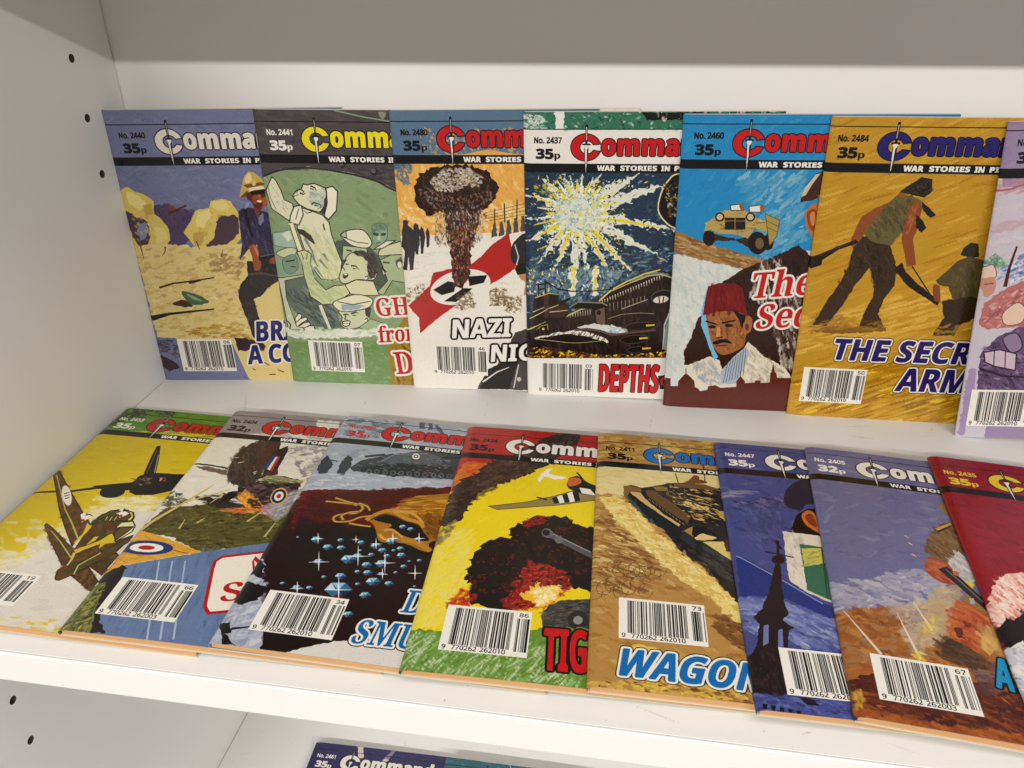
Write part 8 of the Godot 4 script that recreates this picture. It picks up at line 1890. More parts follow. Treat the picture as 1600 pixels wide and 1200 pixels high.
	pg(rgb(30,60,90),[35.6,133.6,34.9,134.6,34.4,133.8],0,0)
	pg(rgb(112,36,44),[34,134.8,34.9,134.6,34.4,134.1],0,0)
	pg(rgb(196,220,230),[33,134.1,33.3,133,34.1,133.9],0,0)
	pg(rgb(62,116,150),[22.6,142.6,23,140.8,25.3,140.5,27,141.9,25.9,143.6,24.4,143.9],0,0)
	pg(rgb(150,196,216),[23,140.8,25.3,140.5,24.8,142.2],0,0)
	pg(rgb(30,60,90),[27,141.9,25.9,143.6,24.8,142.2],0,0)
	pg(rgb(112,36,44),[24.4,143.9,25.9,143.6,25,142.8],0,0)
	pg(rgb(196,220,230),[22.6,142.6,23,140.8,24.3,142.3],0,0)
	pg(rgb(62,116,150),[28.6,141.7,28.9,140.4,30.6,140.1,31.8,141.2,31,142.4,29.9,142.6],0,0)
	pg(rgb(150,196,216),[28.9,140.4,30.6,140.1,30.2,141.4],0,0)
	pg(rgb(30,60,90),[31.8,141.2,31,142.4,30.2,141.4],0,0)
	pg(rgb(112,36,44),[29.9,142.6,31,142.4,30.4,141.8],0,0)
	pg(rgb(196,220,230),[28.6,141.7,28.9,140.4,29.8,141.5],0,0)
	pg(rgb(62,116,150),[37.1,141.5,38.8,136.7,45,135.6,49.5,139.4,46.6,144.2,42.2,145],0,0)
	pg(rgb(150,196,216),[38.8,136.7,45,135.6,43.4,140.4],0,0)
	pg(rgb(30,60,90),[49.5,139.4,46.6,144.2,43.4,140.4],0,0)
	pg(rgb(112,36,44),[42.2,145,46.6,144.2,43.9,142],0,0)
	pg(rgb(196,220,230),[37.1,141.5,38.8,136.7,42.1,140.7],0,0)
	pg(rgb(62,116,150),[53.4,142.2,54.2,140.1,56.8,139.6,58.8,141.3,57.4,143.3,55.5,143.6],0,0)
	pg(rgb(150,196,216),[54.2,140.1,56.8,139.6,56.1,141.7],0,0)
	pg(rgb(30,60,90),[58.8,141.3,57.4,143.3,56.1,141.7],0,0)
	pg(rgb(112,36,44),[55.5,143.6,57.4,143.3,56.3,142.4],0,0)
	pg(rgb(196,220,230),[53.4,142.2,54.2,140.1,55.5,141.8],0,0)
	pg(rgb(62,116,150),[68.4,101.9,68.9,100.3,70.7,100,71.9,101.3,70.9,102.8,69.8,103],0,0)
	pg(rgb(150,196,216),[68.9,100.3,70.7,100,70.2,101.6],0,0)
	pg(rgb(30,60,90),[71.9,101.3,70.9,102.8,70.2,101.6],0,0)
	pg(rgb(112,36,44),[69.8,103,70.9,102.8,70.3,102.1],0,0)
	pg(rgb(196,220,230),[68.4,101.9,68.9,100.3,69.8,101.7],0,0)
	pg(rgb(62,116,150),[72.8,116.1,73.3,114.9,74.6,114.7,75.6,115.6,74.7,116.6,73.8,116.8],0,0)
	pg(rgb(150,196,216),[73.3,114.9,74.6,114.7,74.2,115.8],0,0)
	pg(rgb(30,60,90),[75.6,115.6,74.7,116.6,74.2,115.8],0,0)
	pg(rgb(112,36,44),[73.8,116.8,74.7,116.6,74.3,116.1],0,0)
	pg(rgb(196,220,230),[72.8,116.1,73.3,114.9,73.9,115.9],0,0)
	pg(rgb(62,116,150),[68.7,117.4,69,116.6,70,116.4,70.7,117,70.1,117.7,69.5,117.9],0,0)
	pg(rgb(150,196,216),[69,116.6,70,116.4,69.7,117.2],0,0)
	pg(rgb(30,60,90),[70.7,117,70.1,117.7,69.7,117.2],0,0)
	pg(rgb(112,36,44),[69.5,117.9,70.1,117.7,69.8,117.3],0,0)
	pg(rgb(196,220,230),[68.7,117.4,69,116.6,69.5,117.2],0,0)
	pg(rgb(62,116,150),[64.3,125.7,64.7,124.7,65.8,124.5,66.6,125.3,66,126.1,65.2,126.3],0,0)
	pg(rgb(150,196,216),[64.7,124.7,65.8,124.5,65.5,125.5],0,0)
	pg(rgb(30,60,90),[66.6,125.3,66,126.1,65.5,125.5],0,0)
	pg(rgb(112,36,44),[65.2,126.3,66,126.1,65.6,125.8],0,0)
	pg(rgb(196,220,230),[64.3,125.7,64.7,124.7,65.2,125.5],0,0)
	pg(rgb(62,116,150),[49.9,154.2,50.6,152.4,52.9,152,54.6,153.4,53.4,155.2,51.8,155.5],0,0)
	pg(rgb(150,196,216),[50.6,152.4,52.9,152,52.3,153.8],0,0)
	pg(rgb(30,60,90),[54.6,153.4,53.4,155.2,52.3,153.8],0,0)
	pg(rgb(112,36,44),[51.8,155.5,53.4,155.2,52.5,154.3],0,0)
	pg(rgb(196,220,230),[49.9,154.2,50.6,152.4,51.8,153.9],0,0)
	pg(rgb(62,116,150),[49.3,135.9,49.7,134.8,51,134.6,51.9,135.4,51.2,136.4,50.3,136.5],0,0)
	pg(rgb(150,196,216),[49.7,134.8,51,134.6,50.7,135.6],0,0)
	pg(rgb(30,60,90),[51.9,135.4,51.2,136.4,50.7,135.6],0,0)
	pg(rgb(112,36,44),[50.3,136.5,51.2,136.4,50.7,135.9],0,0)
	pg(rgb(196,220,230),[49.3,135.9,49.7,134.8,50.4,135.7],0,0)
	pg(rgb(62,116,150),[57.8,127.9,58.1,126.6,59.6,126.3,60.7,127.4,59.9,128.5,58.9,128.7],0,0)
	pg(rgb(150,196,216),[58.1,126.6,59.6,126.3,59.3,127.6],0,0)
	pg(rgb(30,60,90),[60.7,127.4,59.9,128.5,59.3,127.6],0,0)
	pg(rgb(112,36,44),[58.9,128.7,59.9,128.5,59.3,127.9],0,0)
	pg(rgb(196,220,230),[57.8,127.9,58.1,126.6,59,127.6],0,0)
	pg(rgb(62,116,150),[16,140.9,16.4,139.9,17.6,139.6,18.7,140.5,18,141.4,17.1,141.6],0,0)
	pg(rgb(150,196,216),[16.4,139.9,17.6,139.6,17.4,140.7],0,0)
	pg(rgb(30,60,90),[18.7,140.5,18,141.4,17.4,140.7],0,0)
	pg(rgb(112,36,44),[17.1,141.6,18,141.4,17.5,141],0,0)
	pg(rgb(196,220,230),[16,140.9,16.4,139.9,17.1,140.7],0,0)
	pg(rgb(62,116,150),[49.4,116.4,49.8,115,51.6,114.7,52.8,115.9,51.9,117.3,50.8,117.4],0,0)
	pg(rgb(150,196,216),[49.8,115,51.6,114.7,51.1,116.1],0,0)
	pg(rgb(30,60,90),[52.8,115.9,51.9,117.3,51.1,116.1],0,0)
	pg(rgb(112,36,44),[50.8,117.4,51.9,117.3,51.3,116.6],0,0)
	pg(rgb(196,220,230),[49.4,116.4,49.8,115,50.7,116.2],0,0)
	pg(rgb(62,116,150),[56.8,115.9,57.3,114.4,59,114.1,60.2,115.3,59.3,116.7,58.2,116.9],0,0)
	pg(rgb(150,196,216),[57.3,114.4,59,114.1,58.6,115.6],0,0)
	pg(rgb(30,60,90),[60.2,115.3,59.3,116.7,58.6,115.6],0,0)
	pg(rgb(112,36,44),[58.2,116.9,59.3,116.7,58.7,116.1],0,0)
	pg(rgb(196,220,230),[56.8,115.9,57.3,114.4,58.1,115.7],0,0)
	pg(rgb(62,116,150),[43.8,114.3,44.2,113.3,45.3,113.1,46.2,113.9,45.6,114.8,44.8,114.9],0,0)
	pg(rgb(150,196,216),[44.2,113.3,45.3,113.1,45.1,114.1],0,0)
	pg(rgb(30,60,90),[46.2,113.9,45.6,114.8,45.1,114.1],0,0)
	pg(rgb(112,36,44),[44.8,114.9,45.6,114.8,45.2,114.4],0,0)
	pg(rgb(196,220,230),[43.8,114.3,44.2,113.3,44.8,114.1],0,0)
	pg(rgb(62,116,150),[59.4,111.5,59.8,110.5,60.9,110.3,61.8,111.1,61.2,112,60.3,112.2],0,0)
	pg(rgb(150,196,216),[59.8,110.5,60.9,110.3,60.6,111.3],0,0)
	pg(rgb(30,60,90),[61.8,111.1,61.2,112,60.6,111.3],0,0)
	pg(rgb(112,36,44),[60.3,112.2,61.2,112,60.7,111.6],0,0)
	pg(rgb(196,220,230),[59.4,111.5,59.8,110.5,60.3,111.4],0,0)
	pg(rgb(62,116,150),[75.3,132.8,75.6,132,76.5,131.9,77.1,132.5,76.6,133.1,76,133.2],0,0)
	pg(rgb(150,196,216),[75.6,132,76.5,131.9,76.3,132.6],0,0)
	pg(rgb(30,60,90),[77.1,132.5,76.6,133.1,76.3,132.6],0,0)
	pg(rgb(112,36,44),[76,133.2,76.6,133.1,76.3,132.7],0,0)
	pg(rgb(196,220,230),[75.3,132.8,75.6,132,76.1,132.6],0,0)
	ln(rgb(240,246,246),[40,118.9,45.2,118],0.1,0.6,0,0)
	ln(rgb(240,246,246),[45.2,118,50.3,117.1],0.6,0.1,0,0)
	ln(rgb(240,246,246),[42.9,110.5,45.2,118],0.1,0.6,0,0)
	ln(rgb(240,246,246),[45.2,118,47.2,124.5],0.6,0.1,0,0)
	ln(rgb(240,246,246),[53.9,121.1,58.8,120.2],0.1,0.6,0,0)
	ln(rgb(240,246,246),[58.8,120.2,63.7,119.3],0.6,0.1,0,0)
	ln(rgb(240,246,246),[56.8,113.1,58.8,120.2],0.1,0.6,0,0)
	ln(rgb(240,246,246),[58.8,120.2,60.5,126.3],0.6,0.1,0,0)
	ln(rgb(240,246,246),[37.3,141.5,43.4,140.4],0.1,0.6,0,0)
	ln(rgb(240,246,246),[43.4,140.4,49.4,139.4],0.6,0.1,0,0)
	ln(rgb(240,246,246),[40.6,132,43.4,140.4],0.1,0.6,0,0)
	ln(rgb(240,246,246),[43.4,140.4,45.8,147.6],0.6,0.1,0,0)
	ln(rgb(240,246,246),[23.8,125.6,28.5,124.7],0.1,0.6,0,0)
	ln(rgb(240,246,246),[28.5,124.7,33.2,123.9],0.6,0.1,0,0)
	ln(rgb(240,246,246),[26.1,118,28.5,124.7],0.1,0.6,0,0)
	ln(rgb(240,246,246),[28.5,124.7,30.5,130.5],0.6,0.1,0,0)
	ln(rgb(240,246,246),[48.3,108.7,51,108.2],0.1,0.6,0,0)
	ln(rgb(240,246,246),[51,108.2,53.7,107.8],0.6,0.1,0,0)
	ln(rgb(240,246,246),[49.8,104.2,51,108.2],0.1,0.6,0,0)
	ln(rgb(240,246,246),[51,108.2,52,111.7],0.6,0.1,0,0)
	ln(rgb(240,246,246),[19.7,109.7,22.5,109.2],0.1,0.6,0,0)
	ln(rgb(240,246,246),[22.5,109.2,25.2,108.7],0.6,0.1,0,0)
	ln(rgb(240,246,246),[21,105.2,22.5,109.2],0.1,0.6,0,0)
	ln(rgb(240,246,246),[22.5,109.2,23.7,112.7],0.6,0.1,0,0)
	ln(rgb(240,246,246),[70.7,124.9,74.2,124.3],0.1,0.6,0,0)
	ln(rgb(240,246,246),[74.2,124.3,77.6,123.7],0.6,0.1,0,0)
	ln(rgb(240,246,246),[73,119.4,74.2,124.3],0.1,0.6,0,0)
	ln(rgb(240,246,246),[74.2,124.3,75.2,128.5],0.6,0.1,0,0)
	ln(rgb(240,246,246),[57.2,128,59.8,127.5],0.1,0.6,0,0)
	ln(rgb(240,246,246),[59.8,127.5,62.4,127.1],0.6,0.1,0,0)
	ln(rgb(240,246,246),[58.7,123.8,59.8,127.5],0.1,0.6,0,0)
	ln(rgb(240,246,246),[59.8,127.5,60.7,130.7],0.6,0.1,0,0)
	ln(rgb(240,246,246),[55.1,103.5,57.8,103],0.1,0.6,0,0)
	ln(rgb(240,246,246),[57.8,103,60.6,102.5],0.6,0.1,0,0)
	ln(rgb(240,246,246),[56.7,98.9,57.8,103],0.1,0.6,0,0)
	ln(rgb(240,246,246),[57.8,103,58.8,106.5],0.6,0.1,0,0)
	ln(rgb(240,246,246),[67.5,101.3,70.2,100.8],0.1,0.6,0,0)
	ln(rgb(240,246,246),[70.2,100.8,73,100.3],0.6,0.1,0,0)
	ln(rgb(240,246,246),[69.2,96.6,70.2,100.8],0.1,0.6,0,0)
	ln(rgb(240,246,246),[70.2,100.8,71.1,104.4],0.6,0.1,0,0)
	ln(rgb(240,246,246),[21.8,143.2,25,142.6],0.1,0.6,0,0)
	ln(rgb(240,246,246),[25,142.6,28.1,142.1],0.6,0.1,0,0)
	ln(rgb(240,246,246),[23.4,138.4,25,142.6],0.1,0.6,0,0)
	ln(rgb(240,246,246),[25,142.6,26.3,146.3],0.6,0.1,0,0)
	ln(rgb(240,246,246),[38.9,107.1,40.6,106.8],0.1,0.6,0,0)
	ln(rgb(240,246,246),[40.6,106.8,42.3,106.5],0.6,0.1,0,0)
	ln(rgb(240,246,246),[39.8,104.3,40.6,106.8],0.1,0.6,0,0)
	ln(rgb(240,246,246),[40.6,106.8,41.3,109],0.6,0.1,0,0)
	pg(rgb(172,178,194),[-0.4,179.8,-0.7,168.7,0.1,159.5,-0.2,140.2,-0.4,124.4,4.2,129,6.9,138.9,11.4,143.9,11.8,150.7,17.2,160.5,23.2,178.2,1.3,181.3],0,0.7)
	db([rgb(190,196,208),rgb(150,158,176),rgb(206,210,218)],[1.2,177.1,0.4,141.5,1.1,128,11.6,150.8,21.7,176.1],90,7,2.6,-50,40)
	sp([rgb(190,196,208),rgb(150,158,176),rgb(206,210,218)],[1.2,177.1,0.4,141.5,1.1,128,11.6,150.8,21.7,176.1],36,4.2,1.3,-50,40)
	pg(rgb(34,30,34),[-0.1,125.2,4.8,130.4,6.2,139,-0.5,135.8,-1.9,130.1],0,0.6)
	pg(rgb(34,30,34),[0.4,141.5,8.4,143,11.9,143.8,10.2,152.4,4.7,156.1,0.2,154.1],0,0.6)
	pg(rgb(34,30,34),[-0.1,166.7,4.3,166.6,7.3,171.1,5.1,172.8,12.2,177.7,6.3,177.5,3.2,171.8],0,0.6)
	ln(rgb(34,30,34),[6.5,169.4,15.3,166.6],1.4,0.5,0,0)
	pg(rgb(34,20,22),[20.2,168.9,34,166.6,53.6,167,37.7,176.3,24.4,178.6],0,0)
	pg(rgb(220,215,208),[33.9,177.8,41.4,173.4,52.2,168.7,66.5,164.8,89.4,164.6,95.6,190.7,36,200.7],0,0.3)
	tx("D",73.8,148.7,13.6,8.7,-2.8,0.12,rgb(24,112,176),[1.5,rgb(22,18,16),1,rgb(236,232,222)],1)
	tx("SMUG",57.6,169.0,13.4,36.3,-2.1,0.12,rgb(24,112,176),[1.5,rgb(22,18,16),1,rgb(236,232,222)],1)
	barcode(13.5,145.2,"34","262010",0,36.5,23.5)
	mast("2469","35",rgb(206,36,38),rgb(196,40,52),26.727,-1.14487,rgb(196,40,52))

func draw_burning_tank():
	bg(rgb(236,212,36))
	db([rgb(232,206,30),rgb(240,220,60),rgb(238,216,48)],[0,30,141,30,141,140,0,140],200,9,2.6,-30,30)
	db([rgb(236,218,110),rgb(232,216,130),rgb(238,222,90)],[-1.1,98.6,15.5,89.4,20.5,124.1,12,142.4,12.8,153,0.3,154.6],150,9,2.8,-60,25)
	sp([rgb(236,218,110),rgb(232,216,130),rgb(238,222,90)],[-1.1,98.6,15.5,89.4,20.5,124.1,12,142.4,12.8,153,0.3,154.6],82,5.4,1.4,-60,25)
	pg(rgb(182,50,42),[-18.8,-21.7,122.5,-45.2,118.2,21.7,54.3,30.4,41.9,34.5,29.2,34.3,21.8,47,4.6,55.7,-1.1,58.5],0,0.8)
	db([rgb(174,44,38),rgb(190,60,48)],[0,0,141,0,141,25,0,25],120,9,2.6,-20,30)
	pg(rgb(208,104,44),[0.5,64.1,-0.3,48.3,3.9,34.9,31.8,34.9,41.9,34.5,28.3,49.1,19.2,55.4,8.1,63],0,0.8)
	db([rgb(220,130,50),rgb(190,80,44),rgb(226,150,50)],[0.7,62.2,1.7,37.4,27.3,39.9,19.1,54.5],60,6,2,-30,25)
	sp([rgb(220,130,50),rgb(190,80,44),rgb(226,150,50)],[0.7,62.2,1.7,37.4,27.3,39.9,19.1,54.5],33,3.6,1,-30,25)
	pg(rgb(70,54,48),[35.5,18.9,45,5.8,63.3,-4.4,65,7.3,54,25,37.6,43.5,28.5,51,18.2,57.6,12.7,70,9.7,81.4,5.1,88.3,0.8,93.3,-0.2,81.1,-0.1,64.2,3.9,51.7,11.8,46.4,14.1,35.5,25.9,27.1],0,1.6)
	db([rgb(54,42,40),rgb(96,74,62),rgb(120,90,70),rgb(62,48,44)],[35.5,18.9,63.4,-1.9,54,25,28.4,50.1,12.6,69,2.7,87.8,0.3,73.7,13.7,42],170,6,2.6,-35,40)
	sp([rgb(54,42,40),rgb(96,74,62),rgb(120,90,70),rgb(62,48,44)],[35.5,18.9,63.4,-1.9,54,25,28.4,50.1,12.6,69,2.7,87.8,0.3,73.7,13.7,42],93,3.6,1.3,-35,40)
	db([rgb(110,96,80),rgb(160,140,100)],[-1,105.2,0.7,89.8,6.9,85.4,5.5,97.7],24,5,2.2,-50,30)
	sp([rgb(110,96,80),rgb(160,140,100)],[-1,105.2,0.7,89.8,6.9,85.4,5.5,97.7],13,3,1.1,-50,30)
	pg(rgb(246,240,220),[44.3,45.6,47.2,37.9,51.1,35.4,49.9,40.6,59.3,42.3,53.9,45.2,47.6,43.5,46.1,48.4],1,0.3)
	pg(rgb(152,134,84),[21.3,72.1,39.7,66.4,54.7,59,65.3,52.1,73.8,51.6,92,50.5,91.8,60.2,73.9,60.2,56.3,66.6,26.3,74.3],0,0.1)
	ln(rgb(70,60,40),[21.3,72.1,39.7,66.4,54.7,59,65.3,52.1,73.8,51.6,92,50.5,91.8,60.2,73.9,60.2,56.3,66.6,26.3,74.3],0.4,0.4,0,1)
	pg(rgb(22,18,16),[52.7,61.4,55.2,59.7,56.9,64.6,54.3,65.7],0,0)
	pg(rgb(236,232,222),[55.2,59.7,57.8,58,59.5,63.8,56.9,65],0,0)
	pg(rgb(22,18,16),[57.8,58,60.3,56.2,62.1,63.1,59.5,64.2],0,0)
	pg(rgb(236,232,222),[60.3,56.2,62.9,54.4,64.7,62.3,62.1,63.4],0,0)
	pg(rgb(22,18,16),[62.9,54.4,65.5,52.7,67.3,61.5,64.7,62.7],0,0)
	pg(rgb(40,36,36),[59.6,48.4,60.6,42.7,64.8,40,71.2,45.6,79.8,50.3,79.9,56.2,67.8,55.7,61,52.2],0,0.1)
	pg(rgb(206,110,60),[59.9,47.3,61.2,42.6,66.2,42.3,66.9,46.7,61.5,50.1],1,0)
	pg(rgb(236,232,222),[66.4,50.4,72.5,51,75.1,56,67.8,55.1],0,0)
	ln(rgb(50,40,36),[64.7,37.3,73.8,53.2],1.2,0.6,0,0)
	ln(rgb(60,54,44),[45.2,61.7,50.1,62.9],1.2,1.2,0,0)
	pg(rgb(34,26,24),[17.8,123.3,18.3,109,22.6,101.9,27.7,96.2,35.3,93.5,35.2,86.6,40.9,80.5,47.5,76,54.4,75.3,62,75.7,68.6,81.8,91.5,82,90.7,123.4,59.5,124.7,46.2,140.6,32.2,141.9,22.6,138.9,21.7,129.1],0,1.6)
	db([rgb(26,20,20),rgb(50,36,32),rgb(120,36,30),rgb(64,40,34)],[19,121.3,23.1,103.5,35.5,95.1,41.1,82.3,61.5,76.6,72.1,84.8,72.8,116.9,47.9,111.2,34.3,133.8,22.8,132.5],330,4,2,30,70)
	sp([rgb(26,20,20),rgb(50,36,32),rgb(120,36,30),rgb(64,40,34)],[19,121.3,23.1,103.5,35.5,95.1,41.1,82.3,61.5,76.6,72.1,84.8,72.8,116.9,47.9,111.2,34.3,133.8,22.8,132.5],181,2.4,1,30,70)
	db([rgb(186,50,38),rgb(206,80,50),rgb(160,40,34)],[36.8,137.7,42.1,118.1,45.7,109.9,61,114,66.7,123,54.1,138.1,42.2,141.1],180,5,2.4,-40,50)
	sp([rgb(186,50,38),rgb(206,80,50),rgb(160,40,34)],[36.8,137.7,42.1,118.1,45.7,109.9,61,114,66.7,123,54.1,138.1,42.2,141.1],99,3,1.2,-40,50)
	db([rgb(196,54,40),rgb(170,44,36)],[12.2,143.7,17.4,131.1,24,133.8,22.1,142.4],50,4,2,-40,60)
	sp([rgb(196,54,40),rgb(170,44,36)],[12.2,143.7,17.4,131.1,24,133.8,22.1,142.4],27,2.4,1,-40,60)
	db([rgb(170,40,34)],[40.9,80.5,49.8,75.6,50.2,81,41.4,85.7],24,4,1.6,0,40)
	sp([rgb(170,40,34)],[40.9,80.5,49.8,75.6,50.2,81,41.4,85.7],13,2.4,0.8,0,40)
	pg(rgb(236,190,60),[43.3,131.2,47.1,127.1,49.9,122.3,53.2,124.8,59.3,122.5,61.2,127.4,58.9,133.3,52.1,138.4,48.7,134.7],1,1.4)
	db([rgb(246,236,200),rgb(240,210,90),rgb(250,244,226)],[48.3,129.1,53.2,124.8,60.5,124.6,58.8,132,51.9,136.4],60,4,1.6,-30,50)
	sp([rgb(246,236,200),rgb(240,210,90),rgb(250,244,226)],[48.3,129.1,53.2,124.8,60.5,124.6,58.8,132,51.9,136.4],33,2.4,0.8,-30,50)
	ln(rgb(96,96,100),[51.9,89.1,60,93.3,73.6,101.3,90.9,111.4],3.4,4,0,0)
	ln(rgb(150,150,154),[52.9,87.6,73.5,99.4],0.7,0.7,0,0)
	pg(rgb(110,110,114),[55.2,89.9,54.8,91.1,54,91.9,53,92.3,51.9,92.1,50.8,91.4,50,90.4,49.6,89.1,49.6,87.7,50,86.5,50.8,85.7,51.8,85.3,53,85.5,54,86.2,54.8,87.3,55.2,88.6],1,0)
	pg(rgb(40,36,38),[53.6,89.3,53.3,90,52.8,90.6,52.2,90.8,51.5,90.7,50.8,90.3,50.3,89.6,50.1,88.7,50.1,87.9,50.3,87.1,50.8,86.5,51.5,86.3,52.2,86.4,52.8,86.8,53.3,87.5,53.6,88.4],1,0)
	pg(rgb(120,120,124),[60.3,92.5,60.2,93.6,59.8,94.5,59.2,95.2,58.4,95.6,57.7,95.5,57,94.9,56.5,94.1,56.3,93,56.4,91.9,56.7,90.9,57.4,90.2,58.1,89.9,58.9,90,59.6,90.5,60.1,91.4],1,0)
	pg(rgb(78,74,70),[53.6,142.3,56,136.5,61.9,132.2,90.7,126.3,90.3,146.7,54.9,149.4],0,0.3)
	db([rgb(50,46,46),rgb(120,114,108),rgb(100,96,92)],[54.3,140.9,62,132.9,72.1,130.9,72.5,145.8,55.8,148],60,5,1.2,-6,12)
	sp([rgb(50,46,46),rgb(120,114,108),rgb(100,96,92)],[54.3,140.9,62,132.9,72.1,130.9,72.5,145.8,55.8,148],33,3,0.6,-6,12)
	pg(rgb(60,56,56),[73.8,142.3,73.5,144.4,72.6,146.2,71.3,147.5,69.6,148.1,68,148,66.5,147,65.5,145.4,65.1,143.5,65.3,141.4,66.2,139.5,67.6,138.1,69.3,137.5,71,137.7,72.5,138.7,73.5,140.3],1,0)
	pg(rgb(150,146,142),[71.4,142.6,71.3,143.6,70.9,144.4,70.3,145,69.5,145.3,68.8,145.2,68.1,144.8,67.6,144,67.5,143.2,67.6,142.2,68,141.4,68.6,140.8,69.4,140.5,70.1,140.6,70.8,141,71.3,141.7],1,0)
	pg(rgb(112,150,66),[-6.7,158.7,0.6,156.5,12.4,156.2,32.2,158.1,54.8,148.8,90.4,145.4,89.6,189.8,2.6,200.4],0,0.8)
	db([rgb(96,136,54),rgb(130,166,84),rgb(150,180,110)],[-2.8,158.9,70.8,153.1,71.5,178,1.3,177.7],160,6,1.8,-50,20)
	sp([rgb(96,136,54),rgb(130,166,84),rgb(150,180,110)],[-2.8,158.9,70.8,153.1,71.5,178,1.3,177.7],88,3.6,0.9,-50,20)
	db([rgb(226,230,214),rgb(206,216,190)],[-1.6,160,55.4,157.6,71.5,176.9,1.1,177.2],150,7,0.7,-58,16)
	sp([rgb(226,230,214),rgb(206,216,190)],[-1.6,160,55.4,157.6,71.5,176.9,1.1,177.2],82,4.2,0.35,-58,16)
	tx("TIGER",56.5,171.0,22.0,31.5,-1.7,0,rgb(200,34,34),[1.2,rgb(22,18,16)],0)
	barcode(13.3,141.1,"86","262010",0,36.5,25.0)
	mast("2424","35",rgb(238,234,224),rgb(22,18,16),23.6734,1.38181,rgb(22,18,16))

func draw_dusty_tank():
	bg(rgb(184,142,80))
	db([rgb(190,150,88),rgb(170,124,64),rgb(200,164,100),rgb(160,112,56),rgb(206,176,116)],[0,0,141,0,141,178,0,178],600,8,2.6,20,40)
	pg(rgb(228,212,156),[-1,31.2,14.8,31,43.5,31,79.4,32,74.4,71,27.2,54.8,1,56.8],0,1)
	db([rgb(232,218,166),rgb(220,200,136),rgb(226,206,130)],[0.4,32.1,72.9,33,62.8,69,27.1,56.8,1.1,58.8],140,9,2.6,10,20)
	sp([rgb(232,218,166),rgb(220,200,136),rgb(226,206,130)],[0.4,32.1,72.9,33,62.8,69,27.1,56.8,1.1,58.8],70,5.4,1.3,10,20)
	db([rgb(226,196,80),rgb(150,100,50),rgb(206,180,110)],[-0.4,4.8,64.5,-0.6,62.6,20.1,0.2,26.4],90,7,2.6,8,25)
	sp([rgb(226,196,80),rgb(150,100,50),rgb(206,180,110)],[-0.4,4.8,64.5,-0.6,62.6,20.1,0.2,26.4],45,4.2,1.3,8,25)
	db([rgb(140,96,50),rgb(120,80,44),rgb(226,206,140)],[-0,65,14.7,76.3,29.2,102.3,25.2,124.9,0.7,128.5],120,8,1.8,22,14)
	sp([rgb(140,96,50),rgb(120,80,44),rgb(226,206,140)],[-0,65,14.7,76.3,29.2,102.3,25.2,124.9,0.7,128.5],60,4.8,0.9,22,14)
	pg(rgb(58,50,40),[13.9,48.8,17.8,47.6,23.1,49,29.1,47,37.2,43,46.5,41.5,62.2,43.5,94.8,42.8,79.6,136.4,62.8,126.3,57.2,117,50.8,100.6,44.9,101.5,41.5,100.2,39.5,93.5,32.9,80.6,25.1,75.1,20.9,66.7,15.8,58.2],0,0.3)
	db([rgb(40,34,30),rgb(76,64,48),rgb(30,26,24)],[15.8,58.2,25.1,74.1,34.2,80.4,42.7,99.2,55.3,114.1,61.3,52.2,29,49.7],160,9,3,36,20)
	sp([rgb(40,34,30),rgb(76,64,48),rgb(30,26,24)],[15.8,58.2,25.1,74.1,34.2,80.4,42.7,99.2,55.3,114.1,61.3,52.2,29,49.7],80,5.4,1.5,36,20)
	pg(rgb(140,106,58),[14,48.8,16.5,48.2,22.8,49.1,23.4,52.2,17.1,53.2,15.5,59.3,14,57.4],0,0.2)
	pg(rgb(206,178,120),[17.1,53.2,22.4,52.9,24.9,57.8,41.8,75.4,40.5,77.6,24.8,62.5,17.8,54.7],0,0.2)
	pg(rgb(44,38,34),[16.5,56,24.8,63.1,47.4,84.1,47.3,92.3,35.3,82.2,24,70.3],0,0.2)
	pg(rgb(112,86,52),[24.7,51.5,29,50.3,38.9,59.9,47.2,68.7,44.9,75,34.8,65.6,26.2,55.5],0,0.2)
	pg(rgb(42,36,32),[25.3,54.6,34.8,65.6,44.4,74.1,42.9,77.2,33.4,68.8,25.5,58.8],0,0.2)
	ln(rgb(150,124,82),[26.8,57.5,27.5,59.3],0.5,0.5,0,0)
	ln(rgb(150,124,82),[28.4,59.3,29.2,61],0.5,0.5,0,0)
	ln(rgb(150,124,82),[30.1,61,30.8,62.8],0.5,0.5,0,0)
	ln(rgb(150,124,82),[31.7,62.7,32.3,64.5],0.5,0.5,0,0)
	ln(rgb(150,124,82),[33.2,64.4,33.9,66.2],0.5,0.5,0,0)
	ln(rgb(150,124,82),[34.8,66.1,35.5,67.8],0.5,0.5,0,0)
	ln(rgb(150,124,82),[36.4,67.8,37,69.5],0.5,0.5,0,0)
	ln(rgb(150,124,82),[37.9,69.5,38.6,71.1],0.5,0.5,0,0)
	ln(rgb(150,124,82),[39.5,71.1,40.1,72.8],0.5,0.5,0,0)
	ln(rgb(150,124,82),[41,72.7,41.6,74.4],0.5,0.5,0,0)
	ln(rgb(150,124,82),[42.5,74.4,43.1,76],0.5,0.5,0,0)
	pg(rgb(150,118,68),[29.1,47.5,31.7,46.6,37,46.9,36.9,49.6,30.9,50.5],0,0.2)
	pg(rgb(120,94,56),[35.4,53,37.1,45.2,41.2,42.3,46.5,42.1,55.8,41.2,63.4,44.4,63.9,51.8,54.7,54.3,45.7,54.6,40.4,56.5],0,0.2)
	pg(rgb(46,38,32),[45.3,45.6,63.3,45.5,63.5,56.1,54.5,56.4,45.7,53.6],0,0.3)
	pg(rgb(62,50,38),[36.3,47,44.9,45.6,44.7,53.7,37.3,53.3],0,0.2)
